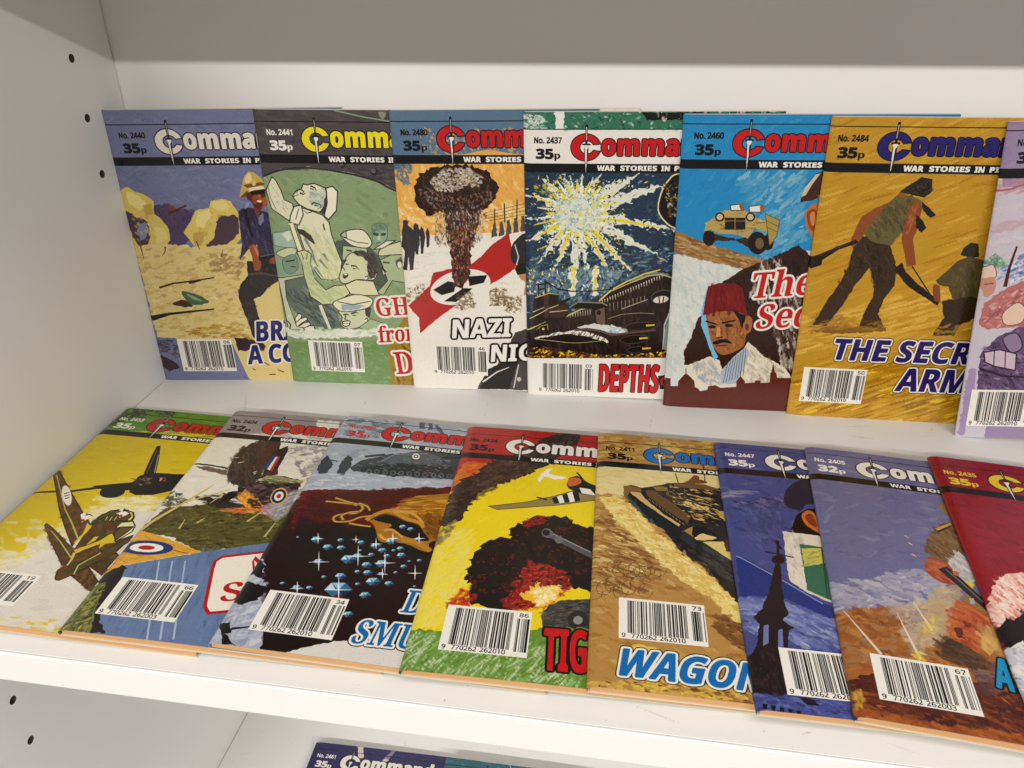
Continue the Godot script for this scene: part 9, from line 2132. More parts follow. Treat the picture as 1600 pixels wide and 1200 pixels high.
	pg(rgb(40,34,30),[40.1,45.3,39.9,46.3,39.5,47.2,38.9,47.9,38.2,48.2,37.6,48.1,37.1,47.6,36.7,46.8,36.6,45.8,36.8,44.8,37.2,43.8,37.8,43.2,38.5,42.9,39.2,43,39.7,43.5,40,44.3],1,0)
	pg(rgb(140,118,78),[39.3,45.4,39.2,45.9,39,46.4,38.7,46.7,38.3,46.9,37.9,46.8,37.7,46.6,37.5,46.2,37.4,45.7,37.5,45.2,37.8,44.7,38.1,44.4,38.4,44.2,38.8,44.3,39.1,44.5,39.2,44.9],1,0)
	pg(rgb(128,84,52),[45.6,40.5,49.5,37.1,51,34,53.1,34,53.8,37,57.6,39.2,55.8,41.2,47.8,41.9],0,0.6)
	ln(rgb(206,178,120),[46.2,46.5,52.7,47.1],0.9,0.4,0,0)
	ln(rgb(206,178,120),[50.1,47.4,55.9,48.3],0.9,0.4,0,0)
	ln(rgb(206,178,120),[53.9,48.4,59,49.4],0.9,0.4,0,0)
	ln(rgb(206,178,120),[45.9,51.1,52.3,52],0.9,0.4,0,0)
	ln(rgb(206,178,120),[49.7,52,55.4,53.1],0.9,0.4,0,0)
	ln(rgb(206,178,120),[53.5,52.9,58.6,54.2],0.9,0.4,0,0)
	ln(rgb(206,178,120),[45.6,55.6,51.9,56.8],0.9,0.4,0,0)
	ln(rgb(206,178,120),[49.4,56.5,55,57.9],0.9,0.4,0,0)
	ln(rgb(206,178,120),[53.2,57.4,58.1,59],0.9,0.4,0,0)
	ln(rgb(28,24,22),[47.4,47.5,55.2,48.3],1.2,0.7,0,0)
	ln(rgb(28,24,22),[50.6,48.4,57.7,49.4],1.2,0.7,0,0)
	ln(rgb(28,24,22),[53.8,49.3,60.2,50.5],1.2,0.7,0,0)
	ln(rgb(28,24,22),[57,50.3,62.7,51.6],1.2,0.7,0,0)
	ln(rgb(28,24,22),[47,53.2,54.7,54.3],1.2,0.7,0,0)
	ln(rgb(28,24,22),[50.2,54.1,57.2,55.4],1.2,0.7,0,0)
	ln(rgb(28,24,22),[53.4,54.9,59.6,56.5],1.2,0.7,0,0)
	ln(rgb(28,24,22),[56.5,55.8,62.1,57.6],1.2,0.7,0,0)
	pg(rgb(216,192,130),[40.3,58.6,45.5,56.8,56.7,60.2,56.5,62.8,51.4,63.1,41.5,60],0,0.3)
	pg(rgb(52,44,36),[40.8,60.6,50.2,63.3,50,65.3,43.7,65.3],0,0.3)
	pg(rgb(164,126,66),[46.7,67.8,50,65.8,53.7,65.8,54.8,67.6,53.2,71.8,48.3,71.5],0,0.2)
	ln(rgb(40,34,28),[46.7,67.8,50,65.8,53.7,65.8,54.8,67.6,53.2,71.8,48.3,71.5],0.6,0.6,0,1)
	pg(rgb(206,170,84),[59,62.9,73.2,59.8,72.2,67.9,63.3,70.2],0,0.4)
	pg(rgb(54,44,34),[53.7,65.8,58.8,65,59.3,72.8,54.1,75.5,52.5,72.9],0,0.4)
	pg(rgb(170,140,90),[56.2,65.8,56.1,66.1,55.8,66.5,55.4,66.7,54.9,66.9,54.4,66.9,54,66.7,53.8,66.5,53.7,66.2,53.8,65.8,54.1,65.5,54.6,65.2,55,65.1,55.5,65,55.9,65.2,56.2,65.4],1,0)
	pg(rgb(178,136,80),[42.1,81.1,47.3,76.5,49.1,77.2,46.7,85.1],0,0.2)
	pg(rgb(32,28,26),[47.3,77,54.1,75.5,55.9,82.8,52.3,82.4,46.5,83.3],0,0)
	pg(rgb(222,194,130),[47.3,85,51.8,81.1,58.3,83.4,55.7,85.4,48.4,86.7],0,0.3)
	pg(rgb(60,56,52),[43,80.5,47.6,85,47.2,93.2,40,85.2],0,0.2)
	pg(rgb(218,196,126),[51.3,87.2,61,85.7,63.5,90.8,68.8,95.3,63.8,98.7,51.8,88.9],0,0.3)
	pg(rgb(66,62,58),[51.3,87.2,62.7,98,62,114.7,57.5,108.9,50.8,100.6],0,0.2)
	db([rgb(84,80,74),rgb(54,50,48)],[51.8,88.9,62,98.9,61.1,112.4,51.4,100.5],40,9,2.6,40,10)
	sp([rgb(84,80,74),rgb(54,50,48)],[51.8,88.9,62,98.9,61.1,112.4,51.4,100.5],20,5.4,1.3,40,10)
	pg(rgb(96,70,46),[61.6,86.6,64.3,83.4,65.3,90.5,62.1,92.8],1,0.3)
	pg(rgb(26,22,20),[43.8,94.9,43.9,96.6,43.6,98.2,43.2,99.5,42.5,100.1,41.8,100.1,41.1,99.5,40.6,98.3,40.3,96.7,40.2,94.9,40.5,93.3,41,92,41.6,91.3,42.3,91.3,43,92,43.5,93.2],1,0)
	pg(rgb(160,130,90),[43,96.2,43,97.2,42.9,98,42.7,98.7,42.4,99,42.1,99,41.8,98.6,41.6,97.9,41.4,97,41.4,96.1,41.5,95.2,41.7,94.6,41.9,94.3,42.3,94.3,42.6,94.7,42.8,95.4],1,0)
	pg(rgb(34,28,26),[40.4,88.4,40.3,89.4,40,90.2,39.6,90.9,39.1,91.1,38.6,91,38.3,90.5,38.1,89.7,38,88.7,38.2,87.7,38.5,86.8,38.9,86.2,39.4,85.9,39.8,86.1,40.2,86.6,40.4,87.4],1,0)
	sp([rgb(220,190,130),rgb(26,22,20),rgb(150,120,74)],[37.1,45.2,63.3,45.5,62.2,74.3,47,72.7,39,57.8],170,5,1,24,30)
	ln(rgb(50,42,34),[41.3,33.8,42.4,41.9],0.5,0.5,0,0)
	ln(rgb(50,42,34),[56.9,23.8,56.5,39.4],0.5,0.5,0,0)
	db([rgb(90,110,120),rgb(70,84,96)],[14.5,57.3,17.1,59,29.4,77.3,25.7,75],20,5,1.6,60,30)
	sp([rgb(90,110,120),rgb(70,84,96)],[14.5,57.3,17.1,59,29.4,77.3,25.7,75],10,3,0.8,60,30)
	pg(rgb(228,204,124),[0.4,58.9,8.5,57.7,16.6,62.5,26.5,80,35.5,89.4,39.6,96.6,47.9,106.1,54,111.5,61.4,122.6,66.3,133.4,67.3,141.5,59.9,135.7,50.7,124.2,38.6,113.8,29.2,102.3,20.4,89.9,9.9,77],0,1.4)
	db([rgb(236,216,140),rgb(220,190,96),rgb(240,226,170),rgb(210,170,90)],[2.3,59.7,16.6,63.5,35.5,89.4,54,111.5,65.1,135,50.7,124.2,29.2,102.3,12.3,78.5],260,6,2.4,38,40)
	sp([rgb(236,216,140),rgb(220,190,96),rgb(240,226,170),rgb(210,170,90)],[2.3,59.7,16.6,63.5,35.5,89.4,54,111.5,65.1,135,50.7,124.2,29.2,102.3,12.3,78.5],130,3.6,1.2,38,40)
	ln(rgb(96,72,44),[13.9,109.5,12.7,112.5,10.1,114,7.3,113.2,6.4,110.3,7.6,107.2,10.4,105.8,13.1,106.8],0.25,0.25,1,0)
	ln(rgb(96,72,44),[16.4,111.8,15.1,114.9,12.5,116.4,9.8,115.5,8.9,112.6,10.1,109.6,12.8,108.2,15.5,109.2],0.25,0.25,1,0)
	ln(rgb(96,72,44),[18.8,109.4,17.6,112.5,14.9,114,12.2,113.1,11.3,110.2,12.5,107.1,15.3,105.7,18,106.8],0.25,0.25,1,0)
	ln(rgb(96,72,44),[21.2,111.8,20,114.8,17.3,116.3,14.6,115.4,13.7,112.6,14.9,109.5,17.7,108.1,20.4,109.2],0.25,0.25,1,0)
	ln(rgb(96,72,44),[23.7,109.3,22.4,112.4,19.8,113.9,17,113,16.2,110.1,17.4,107,20.2,105.6,22.9,106.7],0.25,0.25,1,0)
	ln(rgb(96,72,44),[26.1,111.7,24.8,114.7,22.1,116.2,19.4,115.4,18.6,112.5,19.8,109.4,22.6,108,25.2,109.1],0.25,0.25,1,0)
	ln(rgb(96,72,44),[28.6,109.2,27.2,112.3,24.6,113.8,21.9,112.9,21,110,22.3,106.9,25.1,105.5,27.8,106.6],0.25,0.25,1,0)
	ln(rgb(96,72,44),[30.9,111.6,29.6,114.6,26.9,116.1,24.2,115.3,23.4,112.4,24.7,109.3,27.5,108,30.1,109],0.25,0.25,1,0)
	ln(rgb(96,72,44),[33.4,109.2,32.1,112.2,29.4,113.7,26.7,112.9,25.9,110,27.2,106.9,30,105.5,32.6,106.5],0.25,0.25,1,0)
	ln(rgb(96,72,44),[5,126.4,4,129.6,1.8,131.1,-0.6,130.2,-1.5,127,-0.5,123.7,1.8,122.3,4.1,123.6],0.25,0.25,1,0)
	ln(rgb(96,72,44),[8.6,123.7,7.5,127,5.3,128.6,3,127.6,2.1,124.4,3.1,121,5.5,119.6,7.8,120.9],0.25,0.25,1,0)
	ln(rgb(96,72,44),[12.2,121.1,11.1,124.4,8.9,125.9,6.5,124.9,5.7,121.7,6.8,118.3,9.1,116.9,11.4,118.2],0.25,0.25,1,0)
	ln(rgb(96,72,44),[15.9,124.8,14.8,128.1,12.6,129.6,10.2,128.6,9.4,125.4,10.5,122.1,12.9,120.7,15.1,122],0.25,0.25,1,0)
	ln(rgb(96,72,44),[19.5,122.1,18.4,125.5,16.2,127,13.8,126,13.1,122.8,14.2,119.4,16.5,118,18.8,119.3],0.25,0.25,1,0)
	ln(rgb(96,72,44),[23.2,119.5,22.1,122.8,19.8,124.4,17.5,123.3,16.8,120.1,17.9,116.7,20.3,115.2,22.5,116.6],0.25,0.25,1,0)
	ln(rgb(96,72,44),[26.8,123.2,25.6,126.5,23.4,128,21.1,127,20.4,123.8,21.5,120.5,23.9,119,26.1,120.4],0.25,0.25,1,0)
	db([rgb(120,80,44),rgb(100,64,36)],[52,132.7,64.7,137.8,62.9,152.6,53,143.6],40,6,2,20,30)
	sp([rgb(120,80,44),rgb(100,64,36)],[52,132.7,64.7,137.8,62.9,152.6,53,143.6],20,3.6,1,20,30)
	pg(rgb(226,194,90),[14.5,158.2,20.5,154.1,27.4,155.1,27.2,158.9,16.5,160.4],0,0.8)
	db([rgb(226,196,90),rgb(110,70,40),rgb(206,170,90)],[2.2,175.8,33.4,171.4,61.2,173.3,60.6,177.9,1.4,179.9],110,6,2,6,25)
	sp([rgb(226,196,90),rgb(110,70,40),rgb(206,170,90)],[2.2,175.8,33.4,171.4,61.2,173.3,60.6,177.9,1.4,179.9],55,3.6,1,6,25)
	tx("WAGONS",9.7,171.2,13.8,65.4,1.0,0.3,rgb(20,116,182),[1.7,rgb(22,18,16),1.3,rgb(236,232,222)],0)
	barcode(11.9,129.1,"73","262010",0,36.5,23.1)
	mast("2411","35",rgb(30,120,190),rgb(22,18,16),24.8796,2.62298,rgb(22,18,16))

func draw_spire():
	bg(rgb(80,86,140))
	db([rgb(74,80,132),rgb(90,96,150),rgb(66,72,122),rgb(100,106,160)],[0,0,141,0,141,178,0,178],420,9,2.8,-10,50)
	db([rgb(150,140,160),rgb(170,156,166)],[-0.5,45.8,13.5,42.6,13.1,45.8,-1,50.4],18,9,1.4,2,6)
	sp([rgb(150,140,160),rgb(170,156,166)],[-0.5,45.8,13.5,42.6,13.1,45.8,-1,50.4],2,5.4,0.7,2,6)
	db([rgb(130,120,150),rgb(60,60,96)],[4.9,53.1,32.9,44.8,31.6,53,4.2,59.1],50,5,1.8,0,40)
	sp([rgb(130,120,150),rgb(60,60,96)],[4.9,53.1,32.9,44.8,31.6,53,4.2,59.1],6,3,0.9,0,40)
	db([rgb(70,74,120),rgb(96,100,150)],[8.1,56.6,30.3,53.2,23.1,76.8,9.9,89.2],60,6,2.4,60,40)
	sp([rgb(70,74,120),rgb(96,100,150)],[8.1,56.6,30.3,53.2,23.1,76.8,9.9,89.2],7,3.6,1.2,60,40)
	pg(rgb(44,46,68),[30,49.3,33.3,38.6,38.9,31.4,48.5,26.7,81.4,24.9,74.5,52.3,44.3,49.1,37.2,55.1,31.5,53.4],1,0.3)
	pg(rgb(30,24,26),[29,72.3,33.9,60.4,41.1,53.5,76,46.2,69.2,73.3,42.9,74.7],0,0.4)
	pg(rgb(196,118,66),[37,59,40.8,54.7,43.7,57,44.7,65.3,44.1,71.8,40.4,69.6,37.4,65.5],1,0.1)
	pg(rgb(140,70,40),[38.5,59.7,41.8,57.3,42.9,62.8,42.5,67.5,39.5,65.2],1,0)
	pg(rgb(218,208,192),[25.8,72.8,35.1,73.5,68.7,75.1,56.1,125.4,39.5,118.2,30,113.4,23.2,106.8,24.3,90.4],0,0.3)
	db([rgb(190,180,170),rgb(230,222,208)],[26.9,74.4,34.8,75,29.2,112,23.8,106.7],40,8,1.8,80,14)
	sp([rgb(190,180,170),rgb(230,222,208)],[26.9,74.4,34.8,75,29.2,112,23.8,106.7],4,4.8,0.9,80,14)
	pg(rgb(62,116,92),[32.1,81,42.6,81.9,66.5,84,56.8,122.5,39.9,117,30.1,111.9],0,0.2)
	pg(rgb(196,190,100),[32.6,84.1,42.2,82.6,41.5,92.8,31.4,96.8],0,0.3)
	db([rgb(214,206,120),rgb(150,150,80)],[33,84.9,42.2,83.5,41.3,92.8,32.2,95.9],22,6,1.2,-30,20)
	sp([rgb(214,206,120),rgb(150,150,80)],[33,84.9,42.2,83.5,41.3,92.8,32.2,95.9],2,3.6,0.6,-30,20)
	ln(rgb(40,80,64),[42,82.3,38,115.2],0.6,0.6,0,0)
	pg(rgb(46,62,130),[1.6,92.9,5.8,94.9,21.6,107,35.3,118.6,55.4,128.3,53.6,135.3,33.8,126,16.8,116.9,0.7,119.3],0,0.3)
	ln(rgb(140,150,190),[1.8,93.2,21.4,108,35.1,119.2],0.7,0.7,0,0)
	db([rgb(140,150,196),rgb(170,176,210),rgb(110,120,176)],[0.1,120.2,19.3,121,41.2,129,38.2,142.9,22.4,143.9,1.9,139.1],150,9,2.4,30,24)
	sp([rgb(140,150,196),rgb(170,176,210),rgb(110,120,176)],[0.1,120.2,19.3,121,41.2,129,38.2,142.9,22.4,143.9,1.9,139.1],18,5.4,1.2,30,24)
	pg(rgb(60,60,90),[37.8,135.7,39.5,134.8,38.7,138.2],1,0.3)
	pg(rgb(46,32,36),[23.5,93.1,23.1,94.3,22.3,95.4,21.2,96.2,20,96.6,18.9,96.5,18,96,17.5,95.1,17.4,94,17.8,92.8,18.6,91.7,19.7,90.9,20.9,90.4,22.1,90.5,23,91,23.5,91.9],1,0)
	ln(rgb(46,32,36),[22.3,80.4,19.3,101.1],1.2,1.2,0,0)
	ln(rgb(46,32,36),[15.4,88.8,27.5,91],0.8,0.8,0,0)
	ln(rgb(46,32,36),[21.3,80.6,22.8,85.6],1.2,1.2,0,0)
	pg(rgb(46,32,36),[18.6,97.1,21.1,96.7,19.5,110.4,18.9,121,19.5,127.4,16.4,131.4,20.5,134.9,17.9,136.9,16.2,146.2,12.9,168.6,9.4,170.9,2.9,170.7,-0.1,169.4,0.3,152.4,3.7,147,6.4,135,4.4,131.1,8.9,125.7,13.2,114.5],0,0.3)
	pg(rgb(120,126,176),[8.1,135.4,10.3,134.4,8.8,144.7,6.3,146.6],0,0)
	pg(rgb(120,126,176),[13.7,137.3,15.7,135.9,14.4,146.2,12.2,146.8],0,0)
	db([rgb(70,50,52),rgb(30,22,26)],[2,149.6,16,147.5,12.7,167.5,1.3,169.2],60,5,1.6,80,20)
	sp([rgb(70,50,52),rgb(30,22,26)],[2,149.6,16,147.5,12.7,167.5,1.3,169.2],7,3,0.8,80,20)
	db([rgb(84,92,160),rgb(110,120,180),rgb(60,66,120)],[0.2,170.5,11.1,171.2,37.5,170.6,35.7,178.6,0.1,178.5],90,6,2,10,30)
	sp([rgb(84,92,160),rgb(110,120,180),rgb(60,66,120)],[0.2,170.5,11.1,171.2,37.5,170.6,35.7,178.6,0.1,178.5],10,3.6,1,10,30)
	pg(rgb(40,34,46),[15.9,169.9,22.2,170.7,23,173.4,18.9,173.4],0,0.3)
	pg(rgb(34,30,42),[2.4,174.8,4,175,3.5,177.3,2.1,177.1],0,0)
	pg(rgb(34,30,42),[5.4,175.2,7,175.4,6.5,177.7,5.1,177.5],0,0)
	pg(rgb(34,30,42),[8.4,175.7,10,175.9,9.5,178.1,8.1,177.9],0,0)
	pg(rgb(34,30,42),[11.4,176.1,13,176.3,12.4,178.6,11.1,178.3],0,0)
	pg(rgb(34,30,42),[14.4,176.5,16,176.7,15.4,179,14,178.8],0,0)
	barcode(12.2,146.4,"21","262010",0,36.5,23.3)
	mast("2447","35",rgb(236,232,222),rgb(238,234,226),25.3773,-1.24984,rgb(238,234,226))

func draw_tracer_fire():
	bg(rgb(116,116,152))
	db([rgb(108,108,146),rgb(126,126,160),rgb(120,116,148),rgb(136,134,164)],[0,0,141,0,141,90,0,90],320,9,3,-14,50)
	db([rgb(186,182,188),rgb(200,196,198),rgb(160,158,176),rgb(176,174,186)],[0.5,108.8,17.2,101.5,39.3,91.1,52.2,93.2,48.1,110.6,0.8,124],170,8,3,-6,40)
	sp([rgb(186,182,188),rgb(200,196,198),rgb(160,158,176),rgb(176,174,186)],[0.5,108.8,17.2,101.5,39.3,91.1,52.2,93.2,48.1,110.6,0.8,124],10,4.8,1.5,-6,40)
	pg(rgb(168,108,54),[-2.8,127.2,7.4,122.5,22,118.3,39.1,112.7,54.9,109,86.7,101.6,57.9,191.4,-12.5,207],0,1.2)
	db([rgb(180,120,62),rgb(150,92,46),rgb(190,140,84),rgb(134,80,44),rgb(160,130,110)],[0.7,124.8,64,106.9,55.2,146.3,0.6,156.1],330,7,2.6,0,50)
	sp([rgb(180,120,62),rgb(150,92,46),rgb(190,140,84),rgb(134,80,44),rgb(160,130,110)],[0.7,124.8,64,106.9,55.2,146.3,0.6,156.1],19,4.2,1.3,0,50)
	db([rgb(190,176,170),rgb(206,190,160),rgb(170,160,160)],[23.4,116.4,48.9,107.3,43.6,129.8,26.8,142.1],110,7,2.8,-30,50)
	sp([rgb(190,176,170),rgb(206,190,160),rgb(170,160,160)],[23.4,116.4,48.9,107.3,43.6,129.8,26.8,142.1],6,4.2,1.4,-30,50)
	pg(rgb(92,48,38),[-3.5,164.8,8.3,157,30.1,154.6,71.9,147.6,57.9,191.4,-8.9,206.2],0,1.4)
	db([rgb(104,54,40),rgb(78,40,36),rgb(170,100,50),rgb(130,70,44)],[0.7,162.6,65.8,149,56.6,179.2,-0.1,180.8],240,7,2.6,14,40)
	sp([rgb(104,54,40),rgb(78,40,36),rgb(170,100,50),rgb(130,70,44)],[0.7,162.6,65.8,149,56.6,179.2,-0.1,180.8],14,4.2,1.3,14,40)
	db([rgb(190,116,60),rgb(176,100,50)],[0.8,174.8,9.3,174,32.8,175.7,58.4,173.3,57,178,1,180],80,7,2.2,10,20)
	sp([rgb(190,116,60),rgb(176,100,50)],[0.8,174.8,9.3,174,32.8,175.7,58.4,173.3,57,178,1,180],4,4.2,1.1,10,20)
	db([rgb(120,106,110),rgb(96,70,80)],[48.7,145.1,58.8,140.2,54.9,154,48.2,158],40,6,2.4,0,50)
	sp([rgb(120,106,110),rgb(96,70,80)],[48.7,145.1,58.8,140.2,54.9,154,48.2,158],2,3.6,1.2,0,50)
	ln(rgb(206,180,140),[38.5,67.5,39.8,68.9],1,0.5,0,0)
	ln(rgb(206,180,140),[39.1,72.5,40.5,73.9],1,0.5,0,0)
	ln(rgb(206,180,140),[39,80.6,40.4,81.9],1,0.5,0,0)
	db([rgb(196,170,120),rgb(206,184,140),rgb(186,160,130)],[43.3,103.2,55.8,98.4,45.8,124.3,37.1,136.3,32.8,129],70,9,4,-50,50)
	sp([rgb(196,170,120),rgb(206,184,140),rgb(186,160,130)],[43.3,103.2,55.8,98.4,45.8,124.3,37.1,136.3,32.8,129],4,5.4,2,-50,50)
	pg(rgb(150,116,74),[59.7,40.4,62.8,34.6,64.2,38.1,64.5,49.1,62.7,47.7,60.7,43.9],0,0.4)
	pg(rgb(112,84,52),[44.9,77,48.9,66.7,53.3,59.4,58.5,53.5,62.4,51.9,67.8,55.3,85,58.1,79,78.9,63.4,73.1,55.5,83.4,49.3,81.8],0,0.3)
	db([rgb(140,110,68),rgb(86,64,42),rgb(160,128,80),rgb(120,90,50)],[46.2,76.2,53.4,60.5,61.9,53.8,63.8,68.7,55.4,81.4,48.9,80.9],70,8,2.6,60,30)
	sp([rgb(140,110,68),rgb(86,64,42),rgb(160,128,80),rgb(120,90,50)],[46.2,76.2,53.4,60.5,61.9,53.8,63.8,68.7,55.4,81.4,48.9,80.9],4,4.8,1.3,60,30)
	ln(rgb(196,160,96),[54.6,59.1,62.1,53.2],1.6,1.2,0,0)
	ln(rgb(66,48,36),[54.3,61.1,61.7,55.1],1,1,0,0)
	pg(rgb(164,84,48),[42.8,87.5,45.8,81,49.5,81.2,54.2,83.8,56.7,88.3,57,91.2,53.1,97.5,48.3,97.7,45.1,95,42.9,91.5],0,0.2)
	db([rgb(190,108,66),rgb(136,62,40),rgb(206,130,84)],[43.7,86.2,49.3,81.8,56.1,89.4,53.2,96.1,46,93.8],50,6,2,30,24)
	sp([rgb(190,108,66),rgb(136,62,40),rgb(206,130,84)],[43.7,86.2,49.3,81.8,56.1,89.4,53.2,96.1,46,93.8],3,3.6,1,30,24)
	pg(rgb(196,192,186),[54.1,82.8,60.7,73.3,62.9,77.5,63.9,91.6,60.3,95.4,55.7,93.5],0,0.4)
	db([rgb(216,212,204),rgb(160,156,160),rgb(176,170,160)],[55.1,82.5,60.7,74.3,62.9,91.8,57.7,93],40,7,2,60,24)
	sp([rgb(216,212,204),rgb(160,156,160),rgb(176,170,160)],[55.1,82.5,60.7,74.3,62.9,91.8,57.7,93],2,4.2,1,60,24)
	pg(rgb(216,196,60),[57.6,96,59.9,93.5,62,95,60.2,98.3,58.1,98],0,0.4)
	pg(rgb(150,120,76),[53.8,106.4,57.7,100.8,61.7,99.9,65.1,110.2,64.1,114,57.8,110.1],0,0.4)
	pg(rgb(176,94,50),[44.4,126.4,48,115.1,52.2,106.8,55.9,107.8,63.8,114.9,64,118.4,58,123.2,54.4,133.2,52,136.9,43.1,130.9],0,0.3)
	db([rgb(196,112,62),rgb(150,72,42),rgb(186,80,58),rgb(206,130,74)],[45.5,124.4,52.2,107.7,63.3,116.8,56.5,124.4,52.4,135.2,44.5,129.7],110,8,3,40,36)
	sp([rgb(196,112,62),rgb(150,72,42),rgb(186,80,58),rgb(206,130,74)],[45.5,124.4,52.2,107.7,63.3,116.8,56.5,124.4,52.4,135.2,44.5,129.7],6,4.8,1.5,40,36)
	pg(rgb(110,56,38),[46.7,124.1,49.5,123.9,49.3,127.3,47.1,129.9,46.4,128],1,0.3)
	pg(rgb(130,60,38),[51.2,119.2,53.9,120.7,52.6,123.2,51.1,122.2],1,0.3)
	pg(rgb(206,160,80),[57.7,124.1,63.8,119.3,63.6,130.2,56.7,136.7,54.4,133.2],0,0.6)
	db([rgb(216,176,110),rgb(180,140,90)],[58,123.2,66.7,119.5,62.6,133.7,54.4,136.4],40,8,3,60,40)
	sp([rgb(216,176,110),rgb(180,140,90)],[58,123.2,66.7,119.5,62.6,133.7,54.4,136.4],2,4.8,1.5,60,40)
	pg(rgb(94,70,50),[39.5,135,43.5,130.4,52.9,136.7,50.2,145.9,47.4,145.8,37.6,143],0,0.4)
	db([rgb(78,56,42),rgb(112,86,60)],[40.4,134.8,43.6,131.2,52.5,137.2,50,144.4,38.6,142.4],50,9,3,24,20)
	sp([rgb(78,56,42),rgb(112,86,60)],[40.4,134.8,43.6,131.2,52.5,137.2,50,144.4,38.6,142.4],3,5.4,1.5,24,20)
	ln(rgb(52,42,36),[51.3,88,55.5,94.6,59.9,102.2,63.7,108.7],5.2,4.2,0,0)
	ln(rgb(116,104,92),[52.1,88.1,56.6,95.3,62.6,105.7],0.9,0.9,0,0)
	pg(rgb(190,110,80),[56.8,90.5,56.4,90.9,55.9,91.2,55.4,91.2,54.9,90.9,54.6,90.5,54.4,89.9,54.4,89.2,54.6,88.6,55,88.1,55.5,87.9,56,87.9,56.5,88.1,56.9,88.6,57.1,89.2,57,89.9],1,0)
	pg(rgb(170,166,170),[57.4,104.6,59.3,104.2,59,108,57.1,107.9],0,0.2)
	ln(rgb(222,206,190),[3.1,124.2,14.2,145.2],0.3,1.3,0,0)
	ln(rgb(222,206,190),[24.9,121,29.1,144.6],0.3,1.3,0,0)
	ln(rgb(222,206,190),[33.2,112.8,37.1,127.6],0.3,1.3,0,0)
	db([rgb(228,200,80),rgb(236,214,120)],[27.8,141.8,31.3,139.7,30.1,145.4,27,146.1],14,4,1,60,60)
	sp([rgb(228,200,80),rgb(236,214,120)],[27.8,141.8,31.3,139.7,30.1,145.4,27,146.1],0,2.4,0.5,60,60)
	db([rgb(228,200,90)],[37,122.5,40.1,120.2,38.2,128.8,33.2,130.7],14,4,1,60,60)
	sp([rgb(228,200,90)],[37,122.5,40.1,120.2,38.2,128.8,33.2,130.7],0,2.4,0.5,60,60)
	db([rgb(226,190,90)],[1.4,167.4,4.1,165.6,2.3,174.4,0.4,176],14,6,1,75,20)
	sp([rgb(226,190,90)],[1.4,167.4,4.1,165.6,2.3,174.4,0.4,176],0,3.6,0.5,75,20)
	tx("AT",55.1,152.7,15.7,11.0,9.9,0,rgb(20,150,196),[1,rgb(22,18,16)],0)
	barcode(9.9,146.0,"67","262003",0,36.5,22.5)
	mast("2405","32",rgb(236,232,222),rgb(238,234,226),24.1174,-0.33842,rgb(238,234,226))

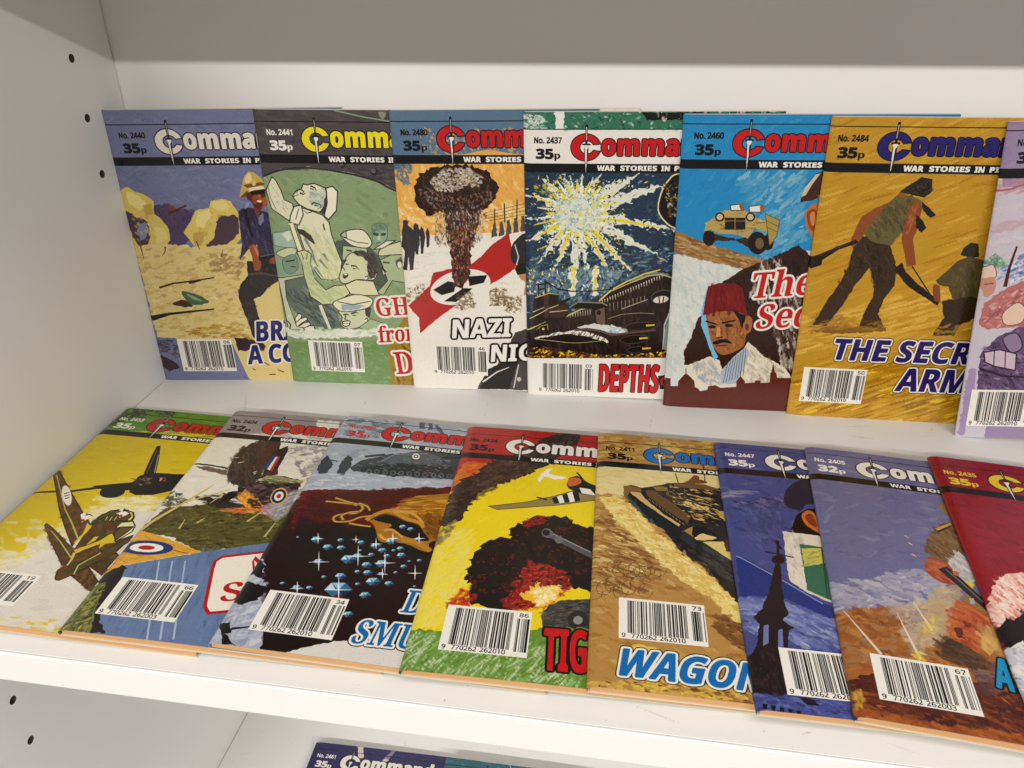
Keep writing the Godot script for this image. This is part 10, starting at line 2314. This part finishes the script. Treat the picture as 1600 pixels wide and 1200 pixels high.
func draw_plume():
	bg(rgb(150,32,50))
	db([rgb(142,28,46),rgb(160,40,56),rgb(132,26,46)],[0,0,141,0,141,178,0,178],420,9,3,30,40)
	db([rgb(176,56,66),rgb(170,50,60)],[20.5,71.4,49.7,54.7,45.5,67.1,20.5,75],26,8,2,-10,12)
	sp([rgb(176,56,66),rgb(170,50,60)],[20.5,71.4,49.7,54.7,45.5,67.1,20.5,75],3,4.8,1,-10,12)
	pg(rgb(236,196,180),[-0.6,113.9,3.7,101.6,9.1,93.6,15.3,89.1,24.9,86.4,37.7,90.1,26.2,123.9,13.5,116.6,6.5,119.8,1.6,126.1],0,0.6)
	db([rgb(244,220,206),rgb(220,140,126),rgb(206,100,96),rgb(248,236,226)],[0.4,112.1,8.1,95.6,24.6,87.4,29.5,98.7,13.5,116.6,1.2,124],150,7,1.5,60,25)
	sp([rgb(244,220,206),rgb(220,140,126),rgb(206,100,96),rgb(248,236,226)],[0.4,112.1,8.1,95.6,24.6,87.4,29.5,98.7,13.5,116.6,1.2,124],22,4.2,0.75,60,25)
	pg(rgb(34,28,32),[-0.3,126.6,4.7,118.7,7.6,119.5,16.7,109.7,28.4,117.6,21.1,139,3,135.1,0.5,133.6],0,0.6)
	db([rgb(28,24,28),rgb(60,48,54)],[0.5,126.4,16.1,111.4,19.8,125.4,3.3,134.3],60,6,1.4,60,20)
	sp([rgb(28,24,28),rgb(60,48,54)],[0.5,126.4,16.1,111.4,19.8,125.4,3.3,134.3],9,3.6,0.7,60,20)
	pg(rgb(226,224,222),[0.1,135.7,7.3,130.5,23.1,133.1,10.3,171,-1.1,173.7,0.1,151.7],0,0.8)
	db([rgb(190,194,204),rgb(236,234,230),rgb(150,156,172)],[0.7,136.3,18.9,134.1,7.3,169.4,-0.8,166.6],110,8,2,65,24)
	sp([rgb(190,194,204),rgb(236,234,230),rgb(150,156,172)],[0.7,136.3,18.9,134.1,7.3,169.4,-0.8,166.6],16,4.8,1,65,24)
	barcode(11,146,"33","262010",0,37,20)
	mast("2435","35",rgb(232,206,40),rgb(232,206,40),25.0344,1.81934,rgb(232,206,40))

func draw_navy_cover():
	bg(rgb(58,54,104))
	db([rgb(52,48,98),rgb(66,62,114),rgb(60,56,106)],[0,0,141,0,141,178,0,178],400,9,3,20,50)
	pg(rgb(217,208,196),[36,0,41,0,44,10,40,11],0,.3)
	pg(rgb(143,134,166),[66,0,69,0,58,22,54,20],0,.5)
	pg(rgb(217,208,196),[62,8,65,9,57,19,54,18],0,.4)
	db([rgb(120,100,110),rgb(190,170,150),rgb(40,36,70)],[10,60,130,60,130,170,10,170],300,7,3,30,50)
	barcode(11,146,"08","262010",0,37,20)
	mast("2461","35",rgb(236,232,222),rgb(238,234,226),26,0,rgb(238,234,226))

func draw_teal_cover():
	bg(rgb(58,110,122))
	db([rgb(50,100,114),rgb(68,122,132),rgb(90,140,146)],[0,0,141,0,141,178,0,178],400,9,3,20,50)
	db([rgb(200,190,150),rgb(60,60,50),rgb(150,90,60)],[10,70,130,70,130,170,10,170],260,7,3,-30,50)
	ln(rgb(200,214,214),[52,0,58,10,62,20],.5,.3,0,0)
	barcode(11,146,"14","262010",0,37,20)
	mast("2463","35",rgb(232,206,40),rgb(238,234,226),26,0,rgb(238,234,226))
